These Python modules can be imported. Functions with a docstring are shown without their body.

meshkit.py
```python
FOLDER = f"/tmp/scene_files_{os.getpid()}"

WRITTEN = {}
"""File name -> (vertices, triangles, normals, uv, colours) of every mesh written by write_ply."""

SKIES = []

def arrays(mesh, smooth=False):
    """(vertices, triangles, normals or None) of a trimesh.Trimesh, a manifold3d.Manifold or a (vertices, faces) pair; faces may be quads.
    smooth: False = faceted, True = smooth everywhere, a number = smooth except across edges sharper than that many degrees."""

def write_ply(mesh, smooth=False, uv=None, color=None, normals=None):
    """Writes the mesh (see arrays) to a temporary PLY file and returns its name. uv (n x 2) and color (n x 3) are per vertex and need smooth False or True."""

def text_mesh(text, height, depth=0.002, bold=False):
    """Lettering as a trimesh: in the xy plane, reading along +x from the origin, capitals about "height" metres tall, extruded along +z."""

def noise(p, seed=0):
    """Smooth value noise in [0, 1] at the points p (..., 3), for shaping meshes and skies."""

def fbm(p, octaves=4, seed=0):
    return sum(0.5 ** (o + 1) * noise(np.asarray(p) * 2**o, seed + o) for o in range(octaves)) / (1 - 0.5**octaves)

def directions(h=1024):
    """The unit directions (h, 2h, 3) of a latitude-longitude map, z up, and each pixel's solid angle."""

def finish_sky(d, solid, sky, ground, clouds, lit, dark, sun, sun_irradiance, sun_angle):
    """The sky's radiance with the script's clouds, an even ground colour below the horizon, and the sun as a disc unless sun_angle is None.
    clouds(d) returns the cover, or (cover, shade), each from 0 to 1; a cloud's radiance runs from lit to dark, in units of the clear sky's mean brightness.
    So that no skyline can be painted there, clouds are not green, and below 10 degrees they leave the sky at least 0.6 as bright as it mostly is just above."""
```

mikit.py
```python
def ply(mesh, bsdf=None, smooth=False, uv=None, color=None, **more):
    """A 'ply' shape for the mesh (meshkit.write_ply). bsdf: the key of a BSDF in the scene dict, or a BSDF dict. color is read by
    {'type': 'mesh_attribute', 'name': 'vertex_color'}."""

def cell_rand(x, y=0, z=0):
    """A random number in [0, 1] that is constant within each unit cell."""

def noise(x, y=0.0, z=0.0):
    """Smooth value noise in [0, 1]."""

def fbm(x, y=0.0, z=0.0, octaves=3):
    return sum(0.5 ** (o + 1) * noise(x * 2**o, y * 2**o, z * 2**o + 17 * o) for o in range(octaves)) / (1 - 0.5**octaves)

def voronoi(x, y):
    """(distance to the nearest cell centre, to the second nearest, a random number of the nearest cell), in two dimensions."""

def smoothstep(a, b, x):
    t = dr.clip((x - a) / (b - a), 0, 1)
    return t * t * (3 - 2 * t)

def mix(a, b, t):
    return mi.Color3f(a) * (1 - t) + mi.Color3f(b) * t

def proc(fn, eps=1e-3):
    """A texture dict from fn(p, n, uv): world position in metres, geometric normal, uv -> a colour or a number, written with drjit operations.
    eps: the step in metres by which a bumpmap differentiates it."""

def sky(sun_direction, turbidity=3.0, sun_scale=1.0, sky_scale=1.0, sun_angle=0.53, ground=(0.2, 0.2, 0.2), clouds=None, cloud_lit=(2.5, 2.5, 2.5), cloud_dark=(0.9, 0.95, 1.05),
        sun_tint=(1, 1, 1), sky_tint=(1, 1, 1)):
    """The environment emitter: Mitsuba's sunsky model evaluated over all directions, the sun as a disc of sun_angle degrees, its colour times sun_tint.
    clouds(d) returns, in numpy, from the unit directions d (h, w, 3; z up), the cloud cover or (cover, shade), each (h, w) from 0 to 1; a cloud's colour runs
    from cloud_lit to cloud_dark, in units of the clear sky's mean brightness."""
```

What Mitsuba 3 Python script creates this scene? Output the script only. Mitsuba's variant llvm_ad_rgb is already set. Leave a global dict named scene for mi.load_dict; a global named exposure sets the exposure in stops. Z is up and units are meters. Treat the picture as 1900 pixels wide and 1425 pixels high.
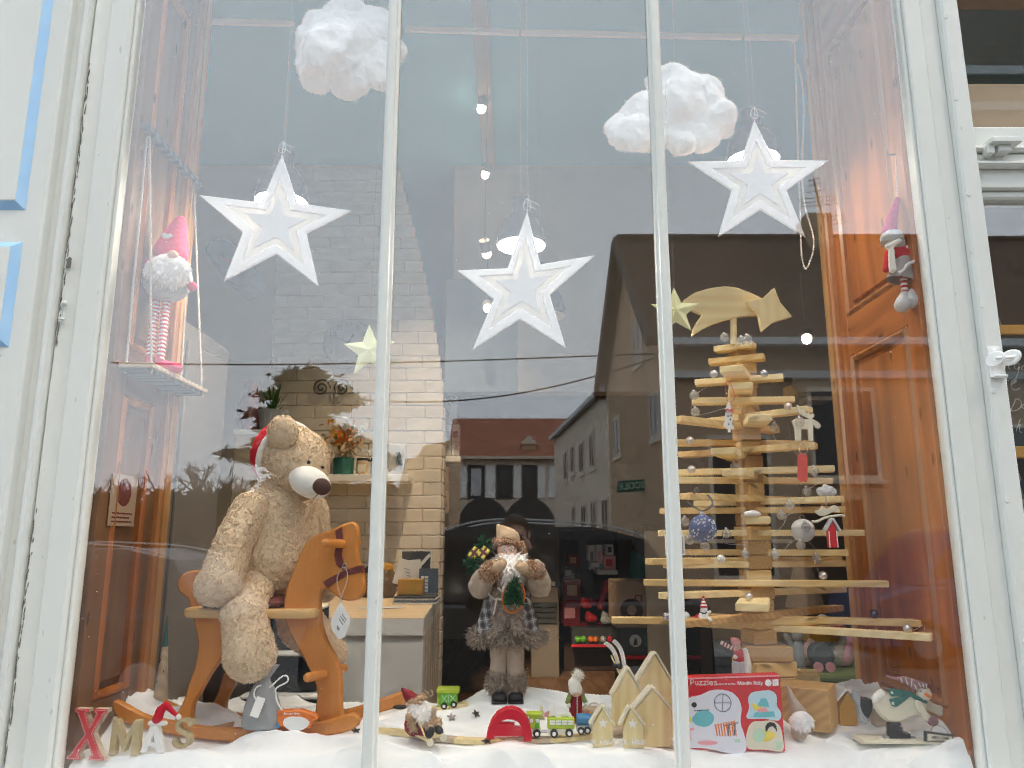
import math, random
import numpy as np, trimesh, manifold3d as m3
import mitsuba as mi, drjit as dr
import mikit, meshkit
from mikit import noise, fbm, voronoi, smoothstep, mix
from shapely.geometry import Polygon, Point, LineString
from shapely import affinity

# ---------------------------------------------------------------- camera, sky, exposure
FPX, TILT = 1430.0, math.radians(11.5)
CAM = np.array([0.0, -2.5, 1.55])
CT, ST = math.cos(TILT), math.sin(TILT)
T = mi.ScalarTransform4f
scene, labels = {}, {}
exposure = 2.62
scene['camera'] = {'type': 'perspective', 'fov': math.degrees(2 * math.atan(950 / FPX)), 'fov_axis': 'x', 'near_clip': 0.004, 'far_clip': 600.0,
                   'to_world': T().look_at(origin=CAM.tolist(), target=(CAM + [0, CT, ST]).tolist(), up=[0, 0, 1])}


def cloud_cover(d):
    n = meshkit.fbm(np.stack([d[..., 0] * 2.2, d[..., 1] * 2.2, d[..., 2] * 4.0], -1) + 11.0, 4, 3)
    up = np.clip(d[..., 2], 0, 1)
    return np.ones(d.shape[:2]), np.clip(0.36 - 0.55 * up + 0.40 * (n - 0.5), 0, 1)


scene['sky'] = mikit.sky((0.35, -0.45, 0.82), turbidity=4, sun_scale=0.12, sun_angle=14, clouds=cloud_cover,
                         cloud_lit=(2.28, 2.52, 2.74), cloud_dark=(1.35, 1.41, 1.45), ground=(0.16, 0.16, 0.16))


def at(px, py, Y):
    """The point of the plane y = Y in which the photograph's pixel (1900 x 1425) lies."""
    u, v = (px - 950) / FPX, (712.5 - py) / FPX
    d = np.array([u, CT - v * ST, ST + v * CT])
    return CAM + d * ((Y - CAM[1]) / d[1])


def mpp(py, Y):
    """Metres per photograph pixel there."""
    v = (712.5 - py) / FPX
    return (Y - CAM[1]) / (CT - v * ST) / FPX


def on_z(px, py, z):
    u, v = (px - 950) / FPX, (712.5 - py) / FPX
    d = np.array([u, CT - v * ST, ST + v * CT])
    return CAM + d * ((z - CAM[2]) / d[2])


# ---------------------------------------------------------------- entries of the scene
def key_for(name):
    if name not in scene and name not in labels and name not in used:
        used.add(name)
        return name
    i = 1
    while f'{name}_{i:03d}' in used or f'{name}_{i:03d}' in scene:
        i += 1
    k = f'{name}_{i:03d}'
    used.add(k)
    return k


used = set()


def tag(key, label, cat=None, group=None, kind=None):
    d = {'label': label} if label else {}
    if cat:
        d['category'] = cat
    if group:
        d['group'] = group
    if kind:
        d['kind'] = kind
    labels[key] = d
    return key


def thing(name, label, cat, group=None, kind=None):
    return tag(key_for(name), label, cat, group, kind)


def part(parent, name, mesh, mat, smooth=35, label=None, uv=None, kind=None):
    k = key_for(f'{parent}__{name}')
    scene[k] = mikit.ply(mesh, 'mat_' + mat, smooth=smooth, uv=uv)
    if label or kind:
        labels[k] = {**({'label': label} if label else {}), **({'kind': kind} if kind else {})}
    return k


def solo(name, mesh, mat, label, cat, group=None, smooth=35):
    k = thing(name, label, cat, group)
    scene[k] = mikit.ply(mesh, 'mat_' + mat, smooth=smooth)
    return k


def struct(name, mesh, mat, smooth=False):
    k = key_for(name)
    scene[k] = mikit.ply(mesh, 'mat_' + mat, smooth=smooth)
    labels[k] = {'kind': 'structure'}
    return k


# ---------------------------------------------------------------- meshes
cat_ = trimesh.util.concatenate


def X(m, *ops):
    """Transforms a copy of the mesh: ('t', v) ('r', axis, degrees) ('s', v)."""
    m = m.copy()
    for o in ops:
        if o[0] == 't':
            m.apply_translation(o[1])
        elif o[0] == 'r':
            ax = {'x': [1, 0, 0], 'y': [0, 1, 0], 'z': [0, 0, 1]}.get(o[1], o[1]) if isinstance(o[1], str) else o[1]
            m.apply_transform(trimesh.transformations.rotation_matrix(math.radians(o[2]), ax))
        elif o[0] == 's':
            s = np.ones(3) * o[1]
            m.vertices = m.vertices * s
            if np.prod(s) < 0:
                m.invert()
    return m


def box(x0, x1, y0, y1, z0, z1, b=0.0):
    if b <= 0:
        m = trimesh.creation.box(extents=[x1 - x0, y1 - y0, z1 - z0])
        m.apply_translation([(x0 + x1) / 2, (y0 + y1) / 2, (z0 + z1) / 2])
        return m
    h, c = np.array([x1 - x0, y1 - y0, z1 - z0]) / 2, np.array([x0 + x1, y0 + y1, z0 + z1]) / 2
    b = min(b, h.min() * 0.95)
    p = []
    for s in np.ndindex(2, 2, 2):
        s = np.array(s) * 2 - 1
        for k in range(3):
            e = h - b
            e[k] = h[k]
            p.append(s * e + c)
    return trimesh.convex.convex_hull(np.array(p))


def cbox(c, s, b=0.0):
    c, s = np.asarray(c, float), np.asarray(s, float) / 2
    return box(c[0] - s[0], c[0] + s[0], c[1] - s[1], c[1] + s[1], c[2] - s[2], c[2] + s[2], b)


def beam(p0, p1, w, h, b=0.002, up=(0, 0, 1)):
    """A squared bar from p0 to p1: width w across, height h along up."""
    p0, p1 = np.asarray(p0, float), np.asarray(p1, float)
    L = np.linalg.norm(p1 - p0)
    x = (p1 - p0) / L
    y = np.cross(up if abs(np.dot(up, x)) < 0.98 * np.linalg.norm(up) else (1, 0, 0) if abs(x[0]) < .9 else (0, 1, 0), x)
    y /= np.linalg.norm(y)
    m = box(-L / 2, L / 2, -w / 2, w / 2, -h / 2, h / 2, b)
    M = np.eye(4)
    M[:3, 0], M[:3, 1], M[:3, 2], M[:3, 3] = x, y, np.cross(x, y), (p0 + p1) / 2
    m.apply_transform(M)
    return m


def tube(pts, r, sides=8, closed=False):
    p = np.asarray(pts, float)
    n = len(p)
    t = np.gradient(p, axis=0) if not closed else np.roll(p, -1, 0) - np.roll(p, 1, 0)
    t /= np.linalg.norm(t, axis=1, keepdims=True) + 1e-12
    a = np.zeros_like(p)
    ref = np.array([0, 0, 1.0]) if abs(t[0, 2]) < 0.9 else np.array([1.0, 0, 0])
    prev = np.cross(t[0], ref)
    for i in range(n):
        prev = prev - t[i] * (prev @ t[i])
        prev /= np.linalg.norm(prev) + 1e-12
        a[i] = prev
    bb = np.cross(t, a)
    r = np.broadcast_to(r, (n,))
    ang = np.arange(sides) * 2 * np.pi / sides
    v = (p[:, None] + r[:, None, None] * (np.cos(ang)[None, :, None] * a[:, None] + np.sin(ang)[None, :, None] * bb[:, None])).reshape(-1, 3)
    f = []
    m = n if closed else n - 1
    for i in range(m):
        for j in range(sides):
            q = [i * sides + j, i * sides + (j + 1) % sides, ((i + 1) % n) * sides + (j + 1) % sides, ((i + 1) % n) * sides + j]
            f += [[q[0], q[1], q[2]], [q[0], q[2], q[3]]]
    if not closed:
        v = np.vstack([v, p[:1], p[-1:]])
        k = len(v)
        for j in range(sides):
            f += [[k - 2, (j + 1) % sides, j], [k - 1, (n - 1) * sides + j, (n - 1) * sides + (j + 1) % sides]]
    return trimesh.Trimesh(v, f, process=False)


def spline(pts, n=24):
    from scipy.interpolate import CubicSpline
    p = np.asarray(pts, float)
    if len(p) < 3:
        return np.linspace(p[0], p[-1], n)
    s = np.r_[0, np.cumsum(np.linalg.norm(np.diff(p, axis=0), axis=1))]
    return CubicSpline(s, p)(np.linspace(0, s[-1], n))


def lathe(prof, n=24):
    """prof: (r, z) pairs from bottom to top, about the z axis."""
    m = trimesh.creation.revolve(np.array(prof, float), sections=n)
    m.merge_vertices()
    if m.volume < 0:
        m.invert()
    return m


def ball(c, r, sub=2):
    m = trimesh.creation.icosphere(subdivisions=sub)
    m.vertices = m.vertices * r + np.asarray(c)
    return m


def tri2d(ring, holes=()):
    import mapbox_earcut as me
    rings = [np.asarray(ring, float)] + [np.asarray(h, float) for h in holes]
    v = np.vstack(rings)
    return v, me.triangulate_float64(v, np.cumsum([len(r) for r in rings]).astype(np.uint32)).reshape(-1, 3)


def slab(ring, depth, b=0.0, holes=()):
    """The outline (x, z) as a board of this depth along +y from y = 0, its edges chamfered by b; front at y = 0."""
    rings = []
    for k, r in enumerate([ring, *holes]):
        r = np.asarray(r, float)
        area = 0.5 * np.sum(r[:, 0] * np.roll(r[:, 1], -1) - np.roll(r[:, 0], -1) * r[:, 1])
        if (area < 0) == (k == 0):
            r = r[::-1]
        rings.append(r)
    V, Fc, n0 = [], [], 0
    full = np.vstack(rings)
    ins = []
    for r in rings:
        e = np.roll(r, -1, 0) - r
        e /= np.linalg.norm(e, axis=1, keepdims=True) + 1e-12
        nrm = np.stack([-e[:, 1], e[:, 0]], 1)
        m = nrm + np.roll(nrm, 1, 0)
        m /= np.maximum(np.sum(m * np.roll(nrm, 1, 0), axis=1, keepdims=True), 0.35)
        ins.append(r + m * b)
    ins = np.vstack(ins)
    tri = tri2d(rings[0], rings[1:])[1]
    N = len(full)
    lay = [(ins, 0.0), (full, b), (full, depth - b), (ins, depth)] if b > 0 else [(full, 0.0), (full, depth)]
    for p, y in lay:
        V.append(np.stack([p[:, 0], np.full(N, y), p[:, 1]], 1))
    at0 = 0
    for r in rings:
        n = len(r)
        for i in range(n):
            j = (i + 1) % n
            for l in range(len(lay) - 1):
                a, c = l * N + at0, (l + 1) * N + at0
                Fc += [[a + i, a + j, c + j], [a + i, c + j, c + i]]
        at0 += n
    Fc = np.array(Fc)
    caps = np.vstack([tri, tri[:, ::-1] + (len(lay) - 1) * N])
    m = trimesh.Trimesh(np.vstack(V), np.vstack([Fc, caps]), process=False)
    if m.volume < 0:
        m.invert()
    return m


def px_slab(pts, Y, depth, b=0.0, holes=(), smooth_n=0):
    """A board whose front lies in the plane y = Y and whose outline is read off in photograph pixels."""
    def conv(q):
        q = np.asarray(q, float)
        if smooth_n:
            q = ring_spline(q, smooth_n)
        w = np.array([at(a, c, Y) for a, c in q])
        return w[:, [0, 2]]
    m = slab(conv(pts), depth, b, [conv(h) for h in holes])
    m.apply_translation([0, Y, 0])
    return m


def ring_spline(q, n):
    from scipy.interpolate import splprep, splev
    q = np.asarray(q, float)
    t, _ = splprep(np.vstack([q, q[:1]]).T, s=0, per=True)
    return np.array(splev(np.linspace(0, 1, n, endpoint=False), t)).T


def skel(bones, edge=0.012, it=12, extra=()):
    """One continuous surface from bones (p0, r0, p1, r1)."""
    parts = []
    for p0, r0, p1, r1 in bones:
        s0, s1 = ball(p0, r0, 2), ball(p1, r1, 2)
        parts.append(m3.Manifold.hull_points(np.vstack([s0.vertices, s1.vertices]).astype(np.float64)))
    for c, r in extra:
        parts.append(m3.Manifold.hull_points((ball([0, 0, 0], 1, 3).vertices * np.asarray(r) + np.asarray(c)).astype(np.float64)))
    u = m3.Manifold.batch_boolean(parts, m3.OpType.Add).refine_to_length(edge)
    mm = u.to_mesh()
    t = trimesh.Trimesh(mm.vert_properties[:, :3], mm.tri_verts, process=True)
    if it:
        trimesh.smoothing.filter_taubin(t, iterations=it)
    return t


def rough(m, amp, scale, seed=0, octaves=3, normal=True):
    """Pushes the vertices along their normals by noise."""
    n = meshkit.fbm(m.vertices / scale + 7.3, octaves, seed) - 0.5
    m = m.copy()
    m.vertices = m.vertices + m.vertex_normals * (n * 2 * amp)[:, None]
    return m


def tufts(mesh, count, length, rad, seed, lean=(0, 0, -0.5), curl=0.3, pick=None):
    """Small pointed locks of hair standing on the mesh, joined in one mesh."""
    rng = np.random.default_rng(seed)
    p, fi = trimesh.sample.sample_surface(mesh, count, seed=seed)
    nrm = mesh.face_normals[fi]
    if pick is not None:
        k = pick(p)
        p, nrm = p[k], nrm[k]
    n = len(p)
    d = nrm + np.asarray(lean) + rng.normal(0, curl, (n, 3))
    d /= np.linalg.norm(d, axis=1, keepdims=True)
    L = length * rng.uniform(0.6, 1.3, n)[:, None]
    a = np.cross(d, rng.normal(0, 1, (n, 3)))
    a /= np.linalg.norm(a, axis=1, keepdims=True)
    b = np.cross(d, a)
    R = rad * rng.uniform(0.7, 1.3, n)[:, None]
    base = p - nrm * rad * 0.5
    V = np.stack([base + a * R, base - 0.5 * a * R + 0.87 * b * R, base - 0.5 * a * R - 0.87 * b * R, base + d * L * 0.55 + a * R * 0.8 + b * R * .3, base + d * L * 0.55 - a * R * 0.8, base + d * L], 1).reshape(-1, 3)
    F = np.array([[0, 1, 4], [0, 4, 3], [1, 2, 4], [2, 0, 3], [2, 3, 4], [3, 4, 5]])
    return trimesh.Trimesh(V, (F[None] + (np.arange(n) * 6)[:, None, None]).reshape(-1, 3), process=False)


def star2d(R, r, n=5, rot=90.0, scale=(1, 1)):
    a = np.radians(rot) + np.arange(2 * n) * np.pi / n
    q = np.where(np.arange(2 * n) % 2 == 0, R, r)
    return np.stack([np.cos(a) * q * scale[0], np.sin(a) * q * scale[1]], 1)


def words(text, height, c, bold=False, depth=0.0012, face='-y', centre=True, rz=0, roll=0):
    """Lettering that faces -y (towards the street) at c."""
    m = meshkit.text_mesh(text, height, depth, bold)
    if centre:
        m.apply_translation([-(m.bounds[0][0] + m.bounds[1][0]) / 2, -height / 2, 0])
    ops = [('r', 'z', roll)] if roll else []
    ops += [('r', 'x', 90)]
    if rz:
        ops.append(('r', 'z', rz))
    return X(m, *ops, ('t', c))


# ---------------------------------------------------------------- materials
def mat(name, color, rough=0.6, spec=0.4, **kw):
    scene['mat_' + name] = {'type': 'twosided', 'bsdf': {'type': 'principled', 'base_color': color if isinstance(color, dict) else {'type': 'rgb', 'value': list(color)},
                                                'roughness': rough, 'specular': spec, **kw}}
    return name


def bumped(name, color, fn, scale=1.0, rough=0.6, spec=0.4, eps=1e-3, **kw):
    scene['mat_' + name] = {'type': 'twosided', 'bsdf': {'type': 'bumpmap', 'arbitrary': mikit.proc(fn, eps), 'scale': scale,
                   'bsdf': {'type': 'principled', 'base_color': color if isinstance(color, dict) else {'type': 'rgb', 'value': list(color)}, 'roughness': rough, 'specular': spec, **kw}}}
    return name


def wood(c0, c1, ax, f=55.0, knots=True):
    """Long grain along the axis ax, straw and darker year lines, a few knots."""
    def fn(p, n, uv):
        q = [p.x, p.y, p.z]
        a = q[ax]
        b, c = [q[i] for i in range(3) if i != ax]
        w = fbm(a * 2.2, b * 9, c * 9, 2)
        lines = 0.5 + 0.5 * dr.sin((b + 0.7 * c) * f * 6.28 + w * 9 + 2 * noise(a * 1.3, b * 30, c * 30))
        fine = noise(a * 14, b * 420, c * 420)
        t = dr.clip(0.5 * lines + 0.32 * fine + 0.45 * (w - 0.5) + 0.08, 0, 1)
        col = mix(c0, c1, t)
        if knots:
            d1, d2, r = voronoi(a * 3.1 + 5, (b + c) * 9)
            k = smoothstep(0.10, 0.03, d1) * smoothstep(0.55, 0.6, r)
            col = col * (1 - 0.55 * k)
        return col
    return mikit.proc(fn)


def paint_fn(p, n, uv):
    w = fbm(p.x * 3, p.y * 3 + 4, p.z * 1.2, 3)
    s = noise(p.x * 60, p.y * 60, p.z * 9)
    dirt = smoothstep(0.62, 0.8, fbm(p.x * 14, p.y * 14, p.z * 3.5, 3))
    chip = smoothstep(0.85, 0.88, fbm(p.x * 55 + 3, p.y * 55, p.z * 22, 2))
    c = mix((0.605, 0.62, 0.585), (0.69, 0.70, 0.665), w)
    c = mix(c, (0.62, 0.62, 0.58), 0.3 * dirt + 0.08 * s)
    return mix(c, (0.42, 0.41, 0.38), 0.5 * chip)


bumped('white_paint', mikit.proc(paint_fn), lambda p, n, uv: 0.0009 * fbm(p.x * 70, p.y * 70, p.z * 16, 2) + 0.0012 * noise(p.x * 16, p.y * 16, p.z * 3), 1.0, 0.42, 0.5)
mat('paint_flake', (0.16, 0.15, 0.14), 0.9, 0.1)
mat('blue_paint', mikit.proc(lambda p, n, uv: mix((0.30, 0.52, 0.78), (0.42, 0.64, 0.86), fbm(p.x * 22, p.y * 20, p.z * 8, 3))), 0.5)
scene['mat_window_glass'] = {'type': 'thindielectric', 'int_ior': 2.05}
WDX, WDY, WDZ = [mat('oak_' + a, wood((0.28, 0.082, 0.018), (0.47, 0.165, 0.040), i, 9, True), 0.38, 0.5) for i, a in enumerate('xyz')]
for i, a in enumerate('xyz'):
    mat('shaded_oak_' + a, wood((0.125, 0.060, 0.030), (0.20, 0.100, 0.052), i, 9, True), 0.38, 0.5)  # same oak, with the weaker light on the left wall put into its colour
mat('oak_pale', wood((0.42, 0.21, 0.075), (0.56, 0.31, 0.13), 2, 12), 0.5)
mat('oak_mould', wood((0.30, 0.115, 0.035), (0.44, 0.19, 0.07), 2, 14, False), 0.35, 0.5)
PINE = [mat('pine_a', wood((0.62, 0.41, 0.16), (0.80, 0.60, 0.28), 0, 34), 0.6, 0.3),
        mat('pine_b', wood((0.72, 0.55, 0.26), (0.86, 0.72, 0.41), 0, 28), 0.6, 0.3),
        mat('pine_c', wood((0.42, 0.24, 0.09), (0.62, 0.39, 0.16), 0, 40), 0.6, 0.3)]
mat('pine_z', wood((0.70, 0.56, 0.28), (0.82, 0.70, 0.40), 2, 26, False), 0.6, 0.3)
mat('pine_end', mikit.proc(lambda p, n, uv: mix((0.36, 0.21, 0.085), (0.56, 0.37, 0.17), 0.5 + 0.5 * dr.sin(dr.sqrt(dr.square(p.z * 3 - 2 * noise(p.x * 2, p.y * 2, p.z * 9)) + dr.square(p.x + p.y - 1)) * 420))), 0.7)
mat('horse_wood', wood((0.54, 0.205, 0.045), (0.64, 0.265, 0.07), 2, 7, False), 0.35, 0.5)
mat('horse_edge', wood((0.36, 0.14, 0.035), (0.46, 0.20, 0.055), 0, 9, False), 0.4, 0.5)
mat('seat_wood', wood((0.58, 0.35, 0.13), (0.68, 0.45, 0.2), 0, 14, False), 0.4, 0.5)


def fur_col(c0, c1, s=60.0):
    return mikit.proc(lambda p, n, uv: mix(c0, c1, fbm(p.x * s, p.y * s, p.z * s, 3)))


mat('bear_fur', fur_col((0.58, 0.445, 0.30), (0.70, 0.565, 0.405), 55), 0.95, 0.1, sheen=0.6)
mat('white_plush', (0.80, 0.79, 0.73), 0.9, 0.1, sheen=0.4)
mat('brown_plush', (0.085, 0.045, 0.04), 0.8, 0.2, sheen=0.4)
mat('pale_gold', fur_col((0.42, 0.34, 0.18), (0.56, 0.46, 0.26), 60), 0.5, 0.4)
mat('plum', fur_col((0.24, 0.13, 0.135), (0.33, 0.19, 0.19), 60), 0.8, 0.2)
mat('black_bead', (0.012, 0.01, 0.01), 0.15, 0.6)
mat('red_felt', fur_col((0.42, 0.015, 0.03), (0.58, 0.03, 0.05), 90), 0.95, 0.1, sheen=0.3)
mat('pink_felt', fur_col((0.55, 0.05, 0.13), (0.68, 0.10, 0.19), 90), 0.95, 0.1, sheen=0.3)
mat('purple_felt', fur_col((0.36, 0.015, 0.09), (0.46, 0.03, 0.13), 90), 0.95, 0.1, sheen=0.3)
mat('leather', fur_col((0.10, 0.022, 0.02), (0.17, 0.045, 0.04), 40), 0.4, 0.5)
bumped('cloth', mikit.proc(lambda p, n, uv: mix((0.80, 0.835, 0.845), (0.86, 0.89, 0.90), fbm(p.x * 5, p.y * 5, p.z * 5, 2))), lambda p, n, uv: 0.0006 * noise(p.x * 260, p.y * 260, p.z * 260) + 0.004 * fbm(p.x * 14, p.y * 20, p.z * 10, 2), 1.0, 0.9, 0.1)
scene['mat_cotton'] = {'type': 'twosided', 'bsdf': {'type': 'principled', 'base_color': {'type': 'rgb', 'value': [0.95, 0.965, 0.965]}, 'roughness': 1.0, 'specular': 0.0, 'sheen': 0.5}}
scene['mat_star_felt'] = {'type': 'principledthin', 'base_color': mikit.proc(lambda p, n, uv: mix((0.80, 0.81, 0.83), (0.88, 0.885, 0.90), fbm(p.x * 120, p.y * 120, p.z * 120, 2))), 'roughness': 0.95, 'diff_trans': 0.42}
scene['mat_star_gauze'] = {'type': 'principledthin', 'base_color': {'type': 'rgb', 'value': [0.76, 0.75, 0.73]}, 'roughness': 0.95, 'diff_trans': 0.6}
mat('paper_yellow', (0.88, 0.90, 0.55), 0.8, 0.2)
mat('white_matt', (0.80, 0.80, 0.78), 0.7, 0.3)
mat('white_gloss', (0.82, 0.82, 0.80), 0.25, 0.5)
mat('cream', (0.70, 0.66, 0.52), 0.6, 0.3)
mat('black_matt', (0.018, 0.018, 0.02), 0.55, 0.4)
mat('black_gloss', (0.015, 0.016, 0.018), 0.12, 0.6)
mat('charcoal', (0.05, 0.055, 0.06), 0.6, 0.3)
mat('grey_matt', (0.30, 0.31, 0.32), 0.7, 0.3)
mat('grey_light', (0.52, 0.53, 0.54), 0.7, 0.3)
mat('slate_blue', (0.09, 0.13, 0.18), 0.6, 0.3)
mat('red_paint', (0.56, 0.015, 0.035), 0.35, 0.5)
mat('red_card', (0.58, 0.03, 0.04), 0.35, 0.5)
mat('dark_red', (0.20, 0.015, 0.022), 0.7, 0.3)
mat('orange_card', (0.70, 0.17, 0.02), 0.4, 0.5)
mat('ochre', (0.55, 0.29, 0.05), 0.5, 0.4)
mat('lime', (0.42, 0.55, 0.05), 0.35, 0.5)
mat('leaf_green', (0.13, 0.44, 0.035), 0.35, 0.5)
mat('forest', (0.018, 0.085, 0.035), 0.8, 0.3)
mat('teal', (0.035, 0.14, 0.12), 0.6, 0.3)
mat('olive_knit', (0.21, 0.25, 0.08), 0.9, 0.1)
mat('toy_blue', (0.06, 0.22, 0.42), 0.3, 0.5)
mat('sky_print', (0.50, 0.68, 0.76), 0.5, 0.4)
mat('lilac_print', (0.72, 0.72, 0.80), 0.5, 0.4)
mat('aqua_print', (0.16, 0.50, 0.56), 0.5, 0.4)
mat('pale_green', (0.48, 0.66, 0.50), 0.5, 0.4)
mat('pink_print', (0.78, 0.36, 0.40), 0.5, 0.4)
mat('yellow_print', (0.78, 0.62, 0.10), 0.5, 0.4)
mat('skin', (0.66, 0.42, 0.32), 0.6, 0.3)
mat('beard', fur_col((0.82, 0.81, 0.79), (0.95, 0.94, 0.93), 200), 0.95, 0.1, sheen=0.3)
mat('grey_beard', fur_col((0.42, 0.44, 0.46), (0.62, 0.64, 0.65), 140), 0.95, 0.1, sheen=0.3)
mat('taupe_cloth', fur_col((0.38, 0.31, 0.245), (0.50, 0.415, 0.335), 45), 0.95, 0.1, sheen=0.4)
mat('taupe_fur', fur_col((0.22, 0.18, 0.145), (0.48, 0.40, 0.335), 120), 0.95, 0.1, sheen=0.5)
mat('tan_felt', fur_col((0.46, 0.33, 0.21), (0.56, 0.41, 0.27), 60), 0.95, 0.1, sheen=0.3)
mat('rust_fur', fur_col((0.34, 0.20, 0.12), (0.56, 0.38, 0.26), 120), 0.95, 0.1, sheen=0.4)


def plaid(p, n, uv):
    x, z = p.x * 34 + p.z * 6, p.z * 30 - p.x * 5
    fx, fz = x - dr.floor(x), z - dr.floor(z)
    c = mi.Color3f(0.36, 0.355, 0.36)
    c = mix(c, (0.06, 0.055, 0.052), 0.75 * smoothstep(0.52, 0.55, fx))
    c = mix(c, (0.035, 0.033, 0.035), 0.6 * smoothstep(0.55, 0.58, fz))
    return mix(c, (0.7, 0.7, 0.72), 0.8 * dr.select((dr.abs(fx - 0.26) < 0.03) | (dr.abs(fz - 0.3) < 0.03), 1.0, 0.0))


mat('plaid', mikit.proc(plaid), 0.9, 0.1)
mat('steel', (0.55, 0.55, 0.57), 0.25, 0.5, metallic=1.0)
mat('dark_steel', (0.14, 0.13, 0.13), 0.3, 0.5, metallic=1.0)
mat('pearl', (0.72, 0.68, 0.64), 0.18, 0.6, metallic=0.7)
mat('blue_glitter', fur_col((0.010, 0.042, 0.15), (0.025, 0.08, 0.25), 300), 0.6, 0.3)
scene['mat_clear_ball'] = {'type': 'blendbsdf', 'weight': 0.22, 'a': {'type': 'thindielectric', 'int_ior': 2.0}, 'b': {'type': 'twosided', 'bsdf': {'type': 'principled', 'base_color': {'type': 'rgb', 'value': [.8, .77, .7]}, 'roughness': .25}}}
mat('rope', fur_col((0.42, 0.39, 0.34), (0.66, 0.62, 0.56), 300), 0.9, 0.1)
mat('barn_wood', wood((0.16, 0.15, 0.145), (0.36, 0.34, 0.32), 0, 30), 0.8, 0.2)
mat('shelf_under', wood((0.06, 0.065, 0.07), (0.14, 0.145, 0.15), 0, 20), 0.8, 0.2)
mat('plank_pale', wood((0.44, 0.35, 0.25), (0.62, 0.52, 0.40), 0, 28), 0.7, 0.2)
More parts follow.
